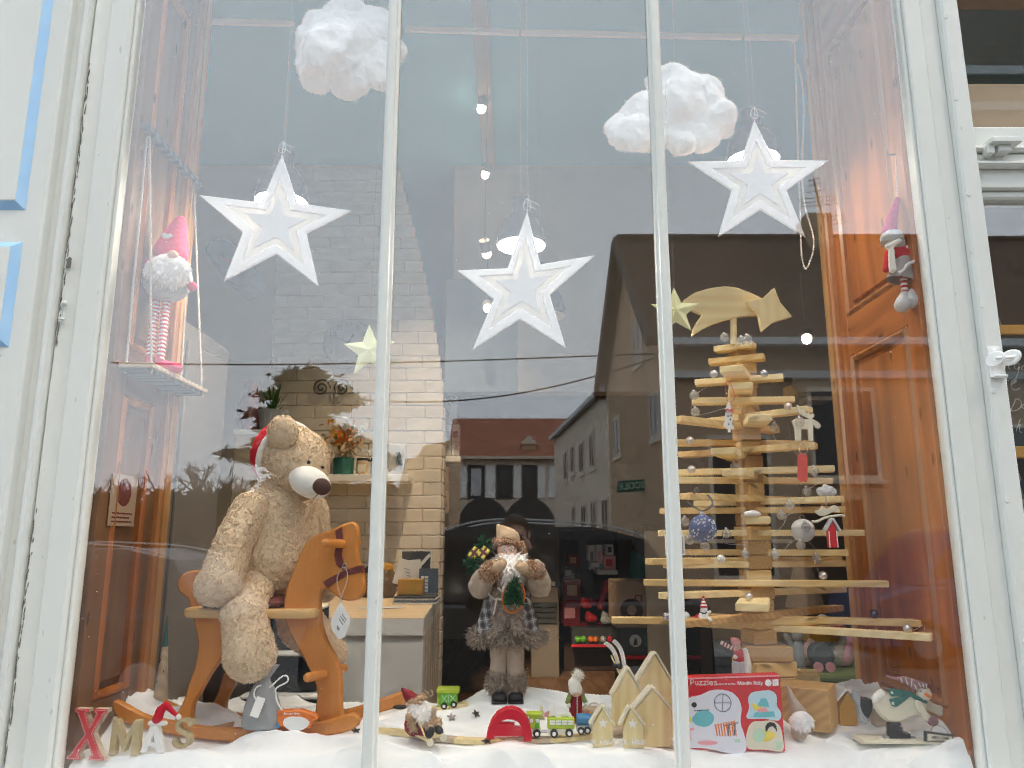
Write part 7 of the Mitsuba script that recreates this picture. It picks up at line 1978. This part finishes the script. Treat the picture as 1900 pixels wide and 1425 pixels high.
# the counter
ct = thing('shop_counter', 'white shop counter with a pale wood top behind the rocking horse', 'counter')
Yc0 = 1.75
fz = at(700, 1148, Yc0)[2]
tz = fz
xl_, xr_ = at(560, 1150, Yc0)[0], at(786, 1150, Yc0)[0]
xb_ = at(815, 1098, 3.6)[0]
th_ = .085
topq = [(xl_ - .9, Yc0), (xr_, Yc0), (xb_, 3.66), (xl_ - .9, 3.66)]
tm = trimesh.creation.extrude_polygon(Polygon(topq), th_, engine='earcut')
tm.apply_translation([0, 0, tz - th_])
part(ct, 'slab', tm, 'counter_white', smooth=False)
tm2 = trimesh.creation.extrude_polygon(Polygon(topq).buffer(-.003), .004, engine='earcut')
tm2.apply_translation([0, 0, tz])
part(ct, 'top', tm2, 'counter_top', smooth=False)
part(ct, 'front', box(xl_ - .88, xr_ - .004, Yc0 + .03, Yc0 + .05, FLOOR, tz - th_ - .001), 'counter_white', smooth=False)
dv = np.array([xb_ - xr_, 3.66 - Yc0])
for i in range(14):
    f0, f1 = (i + .04) / 14, (i + .96) / 14
    a, b = np.array([xr_ - .012, Yc0 + .05]) + dv * .96 * f0, np.array([xr_ - .012, Yc0 + .05]) + dv * .96 * f1
    part(ct, 'slat', beam([*a, (FLOOR + tz - th_) / 2], [*b, (FLOOR + tz - th_) / 2], .02, tz - th_ - FLOOR - .004, .004), 'plaster_beige' if i % 2 else 'counter_white', smooth=False)
zt_ = tz + .0045


def on_counter(px, py, z=None):
    p = on_z(px, py, zt_)
    return p


for px, py, r, h, mt, lid, lb in ((713, 1108, .085, .19, 'jar_brown', 'ochre', 'big round glass jar with an ochre lid on the counter'), (690, 1104, .08, .17, 'jar_brown', 'charcoal', 'big round glass jar with a dark lid on the counter')):
    p = on_counter(px, py)
    p[1] = min(p[1], 3.3)
    p = np.array([at(px, py, p[1])[0], p[1], zt_])
    k = thing('counter_jar', lb, 'jar', 'round jars on the counter')
    q = (3.3 + 2.5) / 4.2
    part(k, 'glass', X(lathe([(0, 0), (r * .8, 0), (r * 1.25, h * .35), (r * 1.15, h * .75), (r * .7, h), (0, h)], 28), ('t', p)), mt, smooth=50)
    part(k, 'lid', X(lathe([(0, h + .001), (r * .72, h + .001), (r * .74, h + .03), (r * .5, h + .05), (0, h + .055)], 24), ('t', p)), lid, smooth=50)
Yq = 2.9
def cbx(px0, px1, py0, py1, Y=Yq, d=.05, b=.002):
    m = bxp(px0, px1, py0, py1, Y, d, b)
    m.apply_translation([0, 0, max(0, zt_ + .0005 - m.bounds[0][2])] if m.bounds[0][2] < zt_ else [0, 0, 0])
    return m


stk = thing('magazine_stack', 'low stack of magazines at the end of the counter', 'magazines')
zb0 = zt_ + .001
for i in range(4):
    a, b = at(733 + i % 2, 1110, 2.7)[0], at(812 - 3 * (i % 2), 1110, 2.7)[0]
    part(stk, 'magazine', box(a, b, 2.62, 2.88, zb0 + .0125 * i, zb0 + .0125 * i + .010, .001), ('white_matt', 'slate_blue', 'grey_light', 'charcoal')[i])
zb1 = zb0 + .052
cr = thing('card_box', 'orange box of greeting cards standing on the magazines', 'box')
a, b = at(738, 1090, 2.72)[0], at(784, 1090, 2.72)[0]
part(cr, 'box', box(a, b, 2.72, 2.80, zb1, zb1 + .10, .003), 'ochre')
part(cr, 'band', cat_([box(a + .075, a + .078, 2.717, 2.72, zb1, zb1 + .1), box(a + .10, a + .103, 2.717, 2.72, zb1, zb1 + .1)]), 'lime', smooth=False)
k = thing('greeting_card', 'white greeting cards fanned out behind the orange box', 'card')
for i, (x, rz_) in enumerate(((752, 16), (764, -6))):
    part(k, 'card', X(cbox([0, 0, 0], [.13, .004, .17], .0005), ('r', 'y', rz_), ('t', [at(x, 1060, 2.83)[0], 2.83 + .012 * i, zb1 + .135])), 'white_matt')
part(k, 'print', cat_([X(cbox([0, 0, 0], [.05 - .01 * j, .002, .004]), ('r', 'y', 16), ('t', [at(752, 1060, 2.82)[0] + .01 + .006 * j, 2.8265, zb1 + .16 - .022 * j])) for j in range(3)]), 'grey_matt', smooth=False)
k = thing('postcard', 'dark postcard with a white band propped behind the cards', 'postcard')
x = at(772, 1050, 3.05)[0]
part(k, 'card', cbox([x, 3.05, zb1 + .19], [.20, .004, .17]), 'charcoal', smooth=False)
part(k, 'border', cbox([x, 3.0535, zb1 + .19], [.214, .002, .184]), 'white_matt', smooth=False)
part(k, 'band', X(cbox([0, 0, 0], [.022, .003, .17]), ('r', 'y', 42), ('t', [x + .04, 3.0465, zb1 + .19])), 'white_matt', smooth=False)
k = thing('leaflet', 'grey blue leaflet with small white squares standing at the counter end', 'leaflet')
x = at(795, 1072, 2.80)[0]
part(k, 'sheet', X(cbox([0, 0, 0], [.13, .004, .165]), ('t', [x, 2.815, zb1 + .083])), 'slate_blue', smooth=False)
part(k, 'squares', cat_([cbox([x - .04 + .026 * c_, 2.811, zb1 + .02 + .022 * r_], [.022, .003, .016]) for c_ in range(2) for r_ in range(5)]), 'white_matt', smooth=False)
k = thing('papers', 'loose sheets of paper lying on the counter behind the horse muzzle', 'paper')
for i, (px, py) in enumerate(((690, 1112), (722, 1113))):
    p = at(px, py, 2.35)
    part(k, 'sheet', X(cbox([0, 0, 0], [.16, .10, .0015]), ('r', 'z', 6 + 9 * i), ('t', [p[0], 2.35, zt_ + .002 + .002 * i])), 'grey_light', smooth=False)

# the dark open shelf under the counter, behind the horse
dk = thing('dark_shelf', 'dark open shelf with black bags below the counter behind the horse legs', 'shelf')
part(dk, 'back', box(at(430, 1200, 1.5)[0], at(588, 1200, 1.5)[0], 1.70, 1.73, FLOOR, at(500, 1128, 1.5)[2]), 'black_matt', smooth=False)
for py in (1128, 1212, 1292):
    part(dk, 'board', bxp(430, 590, py, py + 6, 1.45, .25), 'counter_white')
for i, (px, py, w) in enumerate(((520, 1190, 36), (560, 1270, 40), (500, 1270, 30))):
    kk = thing('black_bag', ['black bag on the upper level of the dark shelf', 'black bag on the lower level of the dark shelf, right', 'black bag on the lower level of the dark shelf, left'][i], 'bag', 'black bags on the dark shelf')
    zf = at(500, (1212, 1292, 1292)[i], 1.45)[2]
    p = at(px, py, 1.55)
    part(kk, 'bag', rough(skel([([p[0] - .04, 1.57, zf + .06], .055, [p[0] + .05, 1.57, zf + .06], .055)], .012, 3), .012, .05, i), 'black_matt', smooth=True)

# the toy shelves at the back right
sh = thing('toy_shelf', 'dark toy shelving against the back wall of the shop', 'shelving')
Ys = 6.6
part(sh, 'back', bxp(1040, 1290, 985, 1240, Ys + .45, .03, 0), 'dark_brown', smooth=False)
for a, b, py in ((1108, 1146, 1058), (1046, 1146, 1115), (1046, 1146, 1158)):
    part(sh, 'board', bxp(a, b, py, py + 8 if py == 1058 else py + 4, Ys, .45), 'white_matt' if py == 1058 else 'dark_red')
part(sh, 'upright', to_floor(1146, 1178, 985, Ys + .1, .3), 'dark_brown')
part(sh, 'plinth', to_floor(1046, 1150, 1200, Ys, .45), 'dark_brown')
zsh = lambda py: at(1100, py, Ys)[2]
i = 0
for x0, x1, y0, yb, mt, lb, pm in (
        (1093, 1104, 1012, 1057, 'white_matt', 'slim white toy box, left of three on the pale shelf', 'grey_matt'), (1107, 1118, 1011, 1057, 'white_matt', 'slim white toy box in the middle of the pale shelf', 'pink_print'), (1125, 1138, 1010, 1030, 'white_matt', 'white toy box highest on the pale shelf', 'charcoal'),
        (1092, 1119, 1040, 1057, 'slate_blue', 'flat box with a row of dark animal pictures on the pale shelf', 'white_matt'), (1120, 1142, 1031, 1057, 'pink_print', 'salmon red toy box at the end of the pale shelf', 'red_card'),
        (1054, 1074, 1028, 1051, 'dark_red', 'dark red box topmost on the left shelf stack', 'tan_felt'), (1044, 1066, 1052, 1073, 'charcoal', 'dark box with small pictures below the dark red box', 'grey_matt'), (1046, 1078, 1077, 1114, 'dark_red', 'red toy carton with a pale ring picture', 'plaster_beige'), (1040, 1076, 1118, 1157, 'dark_red', 'dark red carton with round pictures near the floor', 'pink_print')):
    k = thing('toy_box', lb, 'toy box', 'toy boxes on the back shelving')
    part(k, 'carton', bxp(x0, x1, y0, yb, Ys + .05, .28), mt)
    w, h = x1 - x0, yb - y0
    part(k, 'picture', bxp(x0 + w * .2, x1 - w * .25, y0 + h * .25, yb - h * .25, Ys + .046, .004, 0), pm, smooth=False)
    i += 1
k = thing('red_stick_toy', 'long red stick toy leaning on the back shelving', 'toy')
part(k, 'stick', beam(at(1113, 1130, Ys - .1), at(1127, 1077, Ys - .02), .06, .05, .006), 'red_card')
for j, (px, py, r, mt, lb) in enumerate(((1085, 1120, 9, 'red_card', 'round red soft toy on the red shelf'), (1097, 1117, 7, 'dark_red', 'dark red soft toy beside the stick'), (1094, 1146, 9, 'red_card', 'red toy lying on the lowest shelf'), (1122, 1150, 8, 'white_matt', 'white toy bird on the lowest shelf'), (1121, 1140, 5, 'white_matt', 'small white toy head on the lowest shelf'))):
    k = thing('soft_toy', lb, 'soft toy', 'soft toys on the back shelving')
    s = mpp(py, Ys - .1)
    part(k, 'body', skel([(at(px, py, Ys - .1), r * s, at(px + r * .9, py + r * .2, Ys - .1), r * .7 * s), (at(px - r * .3, py - r * .8, Ys - .1), r * .55 * s, at(px, py, Ys - .1), r * .6 * s)], .02, 4), mt, smooth=True)
fb = thing('fruit_crate', 'dark low display box with green and orange toy fruit', 'toy crate')
part(fb, 'box', bxp(1062, 1146, 1166, 1200, Ys - .3, .25), 'charcoal')
part(fb, 'red_rim', bxp(1060, 1148, 1196, 1201, Ys - .32, .03), 'red_card')
for j, (px, mt) in enumerate(((1072, 'leaf_green'), (1082, 'leaf_green'), (1096, 'orange_card'), (1105, 'orange_card'), (1119, 'grey_light'), (1132, 'red_card'))):
    part(fb, 'toy_fruit', ball(at(px, 1186, Ys - .32), 6 * mpp(1186, Ys - .3), 2), mt, smooth=True)
dr_ = thing('drawer_unit', 'low grey drawer unit behind the santa figure', 'drawer unit')
part(dr_, 'carcass', to_floor(985, 1036, 1090, 6.2, .4), 'grey_unit')
for j in range(4):
    part(dr_, 'drawer', bxp(986, 1034, 1118 + 10 * j, 1126.5 + 10 * j, 6.17, .028), 'charcoal')
for x0, x1, y0, y1, mt, lb in ((986, 1012, 1102, 1119, 'dark_red', 'red picture box on the grey drawer unit'), (1012, 1036, 1083, 1112, 'charcoal', 'dark picture box on the grey drawer unit')):
    k = thing('picture_box', lb, 'box')
    part(k, 'carton', bxp(x0, x1, y0, 1090 if y1 > 1090 else y1, 6.22, .2) if y0 < 1090 else bxp(x0, x1, 1076, 1089.5, 6.22, .2), mt)
    part(k, 'picture', bxp(x0 + 4, x1 - 6, 1079, 1087, 6.216, .003, 0), 'grey_light', smooth=False)
Yb = 4.6
bb2 = thing('tricycle_carton', 'large brown cardboard carton with printed wheels behind the slat tree', 'carton')
zf = at(1200, 1165, Yb)[2]
part(bb2, 'carton', bxp(1143, 1300, 1078, 1165, Yb, .5), 'card_brown')
for cx, cy in ((1172, 1132), (1222, 1124), (1268, 1130)):
    s = mpp(1130, Yb)
    part(bb2, 'printed_wheel', X(lathe([(9 * s, 0), (21 * s, 0), (21 * s, .002), (9 * s, .002)], 30), ('r', 'x', 90), ('t', at(cx, cy, Yb - .001))), 'dark_brown', smooth=False)
part(bb2, 'red_print', cat_([bxp(1178, 1191, 1104, 1106, Yb - .003, .002, 0), bxp(1178, 1180, 1106, 1119, Yb - .003, .002, 0), bxp(1189, 1191, 1106, 1119, Yb - .003, .002, 0)]), 'dark_red', smooth=False)
b3 = thing('green_toy_carton', 'dark carton with a green toy picture and a round photo below the brown carton', 'carton')
part(b3, 'carton', bxp(1150, 1300, 1166, 1216, Yb - .05, .5), 'charcoal')
part(b3, 'green_picture', px_slab([(1196, 1200), (1194, 1180), (1204, 1178), (1214, 1186), (1230, 1184), (1244, 1172), (1252, 1176), (1250, 1196), (1236, 1204), (1214, 1206)], Yb - .053, .003), 'teal', smooth=False)
s = mpp(1188, Yb)
part(b3, 'round_photo', X(lathe([(0, 0), (11 * s, 0), (11 * s, .002), (0, .002)], 28), ('r', 'x', 90), ('t', at(1179, 1189, Yb - .051))), 'grey_light', smooth=False)
part(b3, 'photo_figure', px_slab([(1175, 1197), (1177, 1188), (1179, 1182), (1182, 1188), (1184, 1197)], Yb - .0555, .002), 'dark_brown', smooth=False)
part(b3, 'red_edge', bxp(1150, 1300, 1216.5, 1224, Yb - .055, .5), 'red_card')
part(b3, 'pallet', to_floor(1152, 1298, 1224.5, Yb - .03, .45), 'dark_brown')
# hanging clothes behind the right bar
cl = thing('hanging_coat', 'dark green and brown coats hanging beyond the slat tree', 'coat')
p = at(1190, 1040, 5.6)
part(cl, 'green_coat', rough(X(skel([(at(1188, 1030, 5.6), .10, at(1186, 1075, 5.6), .12)], .03, 3), ('t', [0, 0, 0])), .02, .1), 'teal', smooth=True)
part(cl, 'brown_coat', rough(skel([(at(1196, 990, 5.6), .10, at(1194, 1020, 5.6), .12)], .03, 3), .02, .1), 'dark_brown', smooth=True)
part(cl, 'rail', tube([at(1176, 984, 5.6), [at(1176, 984, 5.6)[0], 5.6, FLOOR]], .02, 8), 'charcoal')
part(cl, 'hook_bar', tube([at(1176, 986, 5.6), at(1210, 986, 5.6)], .012, 8), 'charcoal')

# the round table of toys at the right
tb = thing('toy_table', 'round grey green table of toys behind the slat tree', 'table')
Yt = 1.75
c = at(1525, 1236, Yt)
s = mpp(1236, Yt)
part(tb, 'table_top', X(lathe([(0, -.03), (100 * s, -.03), (102 * s, -.015), (100 * s, 0), (0, 0)], 48), ('t', c)), 'olive_knit', smooth=30)
part(tb, 'leg', tube([c - [0, 0, .03], [c[0], c[1], FLOOR]], .03, 14), 'dark_brown', smooth=50)
part(tb, 'foot', X(lathe([(0, 0), (.22, 0), (.2, .03), (0, .04)], 28), ('t', [c[0], c[1], FLOOR])), 'dark_brown', smooth=40)
zt2 = c[2]


def table_toy(px, Y, name, label, cat):
    k = thing(name, label, cat)
    return k, np.array([at(px, 1230, Y)[0], Y, zt2])


k, p = table_toy(1522, 1.6, 'toy_pram', 'dark toy pram with pink wheels on the round table', 'toy')
part(k, 'hood', X(slab(ring_spline([(-.05, .06), (-.04, .12), (0, .14), (.05, .11), (.06, .06), (.03, .03), (-.03, .03)], 40), .08, .01), ('t', p + [0, -.04, 0])), 'charcoal', smooth=40)
part(k, 'wheel', cat_([X(tube([[0, -.006, 0], [0, .006, 0]], .024, 18), ('t', p + [x, -.05, .025])) for x in (-.03, .03)]), 'pink_print', smooth=40)
k, p = table_toy(1526, 1.75, 'fruit_basket', 'wicker basket of red and cream toy fruit on the round table', 'toy')
part(k, 'basket', X(lathe([(0, .13), (.09, .13), (.13, .2), (.12, .2), (0, .17)], 28), ('t', p)), 'ochre', smooth=40)
part(k, 'stand', X(lathe([(0, 0), (.06, 0), (.04, .129), (0, .129)], 20), ('t', p)), 'dark_brown', smooth=40)
for j, (dx, dz, mt) in enumerate(((-.06, .21, 'red_card'), (-.02, .22, 'cream'), (.03, .215, 'skin'), (.07, .215, 'red_card'), (.0, .235, 'cream'))):
    part(k, 'fruit', ball(p + [dx, -.05, dz], .032, 2), mt, smooth=True)
k, p = table_toy(1483, 1.6, 'toy_figure', 'grey blue toy figure standing at the left of the round table', 'toy')
part(k, 'body', skel([(p + [0, 0, .03], .03, p + [0, 0, .12], .026), (p + [0, 0, .17], .03, p + [0, 0, .18], .03), (p + [-.02, 0, .1], .014, p + [-.06, -.01, .17], .014)], .01, 3), 'grey_matt', smooth=True)
for j, (px, mt, lb) in enumerate(((1552, 'plank_pale', 'cream soft toy at the right of the round table'), (1566, 'pink_print', 'pink soft toy at the far right of the round table'), (1500, 'skin', 'peach soft toy behind the pram on the round table'))):
    k, p = table_toy(px, 1.72, 'table_toy', lb, 'soft toy')
    part(k, 'body', rough(skel([(p + [0, 0, .05], .05, p + [.02, 0, .09], .04), (p + [.03, -.01, .13], .033, p + [.03, -.01, .14], .03)], .012, 3), .004, .02, j), mt, smooth=True)

# pink felt tree and dark goods seen between the slats
k = thing('felt_cone_tree', 'dusty pink cone tree standing behind the slats at the right', 'cone tree')
p = at(1492, 1095, 2.9)
part(k, 'cone', rough(X(lathe([(.13, -.11), (.06, .15), (.04, .16), (0, .16)], 30), ('t', p)), .006, .02), 'card_brown', smooth=40)
part(k, 'stand', cat_([box(p[0] - .02, p[0] + .02, 2.88, 2.92, FLOOR, p[2] - .11, .003), box(p[0] - .14, p[0] + .14, 2.76, 3.04, FLOOR, FLOOR + .03, .005)]), 'dark_brown')
k = thing('dark_display', 'dark wall of goods behind the middle of the slat tree', 'display')
part(k, 'back', bxp(1262, 1470, 700, 1165, 3.5, .05, 0), 'dark_brown', smooth=False)
for x0, x1, py in ((1330, 1470, 822), (1500, 1545, 735), (1265, 1470, 1000)):
    part(k, 'shelf', bxp(x0, x1, py, py + 8, 3.3, .2), 'plank_pale')
part(k, 'leg', to_floor(1300, 1320, 1165, 3.5, .05), 'dark_brown')
k = thing('orange_figure', 'small orange toy head on the shelf right of the slat tree', 'toy')
p = at(1466, 728, 3.35)
part(k, 'head', rough(ball(p, .055, 3), .01, .03), 'ochre', smooth=True)
part(k, 'stand', tube([p - [0, 0, .05], [p[0], p[1] + .1, at(1466, 822, 3.35)[2]]], .01, 6), 'charcoal')
bw2 = thing('beige_screen', 'tall beige screen behind the left half of the slat tree', 'screen')
part(bw2, 'panel', to_floor(1196, 1258, 985, 4.3, .05), 'plaster_beige', smooth=False)

# ================================================================ behind the side window
cb = thing('chalkboard', 'chalkboard with handwritten opening notes in a wooden frame behind the side window', 'chalkboard')
Yk = .16
zt3, zb3 = at(1870, 604, Yk)[2], at(1870, 850, Yk)[2]
zs1, zs2 = at(1870, 622, Yk)[2], at(1870, 828, Yk)[2]
xk0 = at(1795, 700, Yk)[0]
part(cb, 'slate', box(xk0, xk0 + .6, Yk, Yk + .01, zs2, zs1), mat('slate', mikit.proc(lambda p, n, uv: mix((0.018, 0.028, 0.026), (0.05, 0.062, 0.06), fbm(p.x * 9, p.z * 7, p.y, 3))), 0.8, 0.2), smooth=False)
part(cb, 'frame_rail', box(xk0, xk0 + .6, Yk - .012, Yk + .016, zs1 + .0005, zt3, .003), 'ochre')
part(cb, 'frame_rail', box(xk0, xk0 + .6, Yk - .012, Yk + .016, zb3, zs2 - .0005, .003), 'ochre')
part(cb, 'frame_stile', box(xk0 - .035, xk0 - .0005, Yk - .012, Yk + .016, zb3, zt3, .003), 'ochre')
s = mpp(720, Yk)


def chalk(strokes):
    return cat_([tube(spline([at(a, b, Yk - .001) for a, b in q], 18), .0014, 4) for q in strokes])


ink = [[(1857, 676), (1851, 676), (1848, 682), (1852, 686), (1857, 680), (1857, 676)], [(1880, 648), (1869, 672), (1862, 690)], [(1863, 664), (1876, 664)], [(1876, 674), (1872, 684), (1875, 686)], [(1892, 676), (1886, 674), (1882, 682), (1886, 686), (1891, 680), (1888, 694), (1879, 708)], [(1899, 678), (1896, 686), (1900, 687)],
       [(1853, 712), (1852, 716)], [(1869, 700), (1863, 712), (1860, 718)], [(1857, 707), (1872, 706)], [(1876, 712), (1883, 710), (1886, 706), (1881, 705), (1876, 712), (1878, 721), (1892, 720)],
       [(1855, 746), (1859, 737), (1856, 752)], [(1864, 738), (1866, 741), (1863, 741), (1866, 738)], [(1884, 742), (1880, 752), (1875, 762)], [(1884, 741), (1894, 744), (1893, 756), (1884, 762), (1873, 762)], [(1900, 750), (1896, 756), (1900, 758)],
       [(1864, 784), (1866, 779), (1870, 783), (1863, 796)], [(1871, 785), (1877, 780), (1874, 788), (1868, 796), (1873, 800), (1877, 793), (1872, 786)], [(1893, 778), (1885, 800)], [(1887, 793), (1893, 788), (1892, 800), (1896, 803)]]
part(cb, 'chalk_writing', chalk(ink), 'grey_light', smooth=True)
k = thing('paper_notice', 'white paper notice with red letters at the lower right behind the side window', 'notice')
part(k, 'sheet', px_slab([(1880, 968), (1990, 968), (1990, 1380), (1896, 1380)], .10, .002), 'white_matt', smooth=False)
part(k, 'red_letters', words('ES', 13 * mpp(992, .1), at(1896, 992, .0992), True, .0008), 'red_card', smooth=False)
part(k, 'print', cat_([px_slab([(1888 + d, y), (1900, y), (1900, y + 2), (1888 + d, y + 2)], .0985, .0008) for d, y in ((3, 1006), (4, 1016), (4, 1027), (8, 1056))]), 'grey_matt', smooth=False)
k = thing('goods_shelf', 'shelf of small dark goods below the chalkboard in the side window', 'shelf')
part(k, 'board', bxp(1850, 1990, 925, 934, .32, .2), 'plank_pale')
part(k, 'back', bxp(1850, 1990, 852, 925, .53, .02), 'dark_brown')
z9 = at(1880, 925, .36)[2]
for i, (px, py, r, mt, lb) in enumerate(((1884, 882, 9, 'grey_light', 'small pale stuffed animal head below the chalkboard'), (1893, 898, 12, 'slate_blue', 'small dark blue toy below the chalkboard'))):
    kk = thing('shelf_toy', lb, 'toy')
    p = at(px, py, .40)
    part(kk, 'body', skel([(p, r * s * .9, [p[0] + .01, p[1], z9 + r * s], r * s)], .006, 3), mt, smooth=True)
k = thing('window_star', 'pale hanging star above the chalkboard in the side window', 'star')
part(k, 'star', X(slab(star2d(.05, .022), .006, .001), ('r', 'z', 25), ('t', at(1838, 585, .18))), 'plank_pale', smooth=False)
part(k, 'thread', tube([at(1838, 570, .18), at(1828, 520, .18)], .001, 4), 'white_matt')
part(k, 'thread', tube([at(1850, 584, .18), at(1858, 604, .17)], .001, 4), 'white_matt')
struct('soffit', cat_([box(XR + .2, 2.75, .25, .45, 3.12, 3.32), box(XR + .2, 2.75, .13, .60, 3.92, 3.98)]), 'plaster_beige')
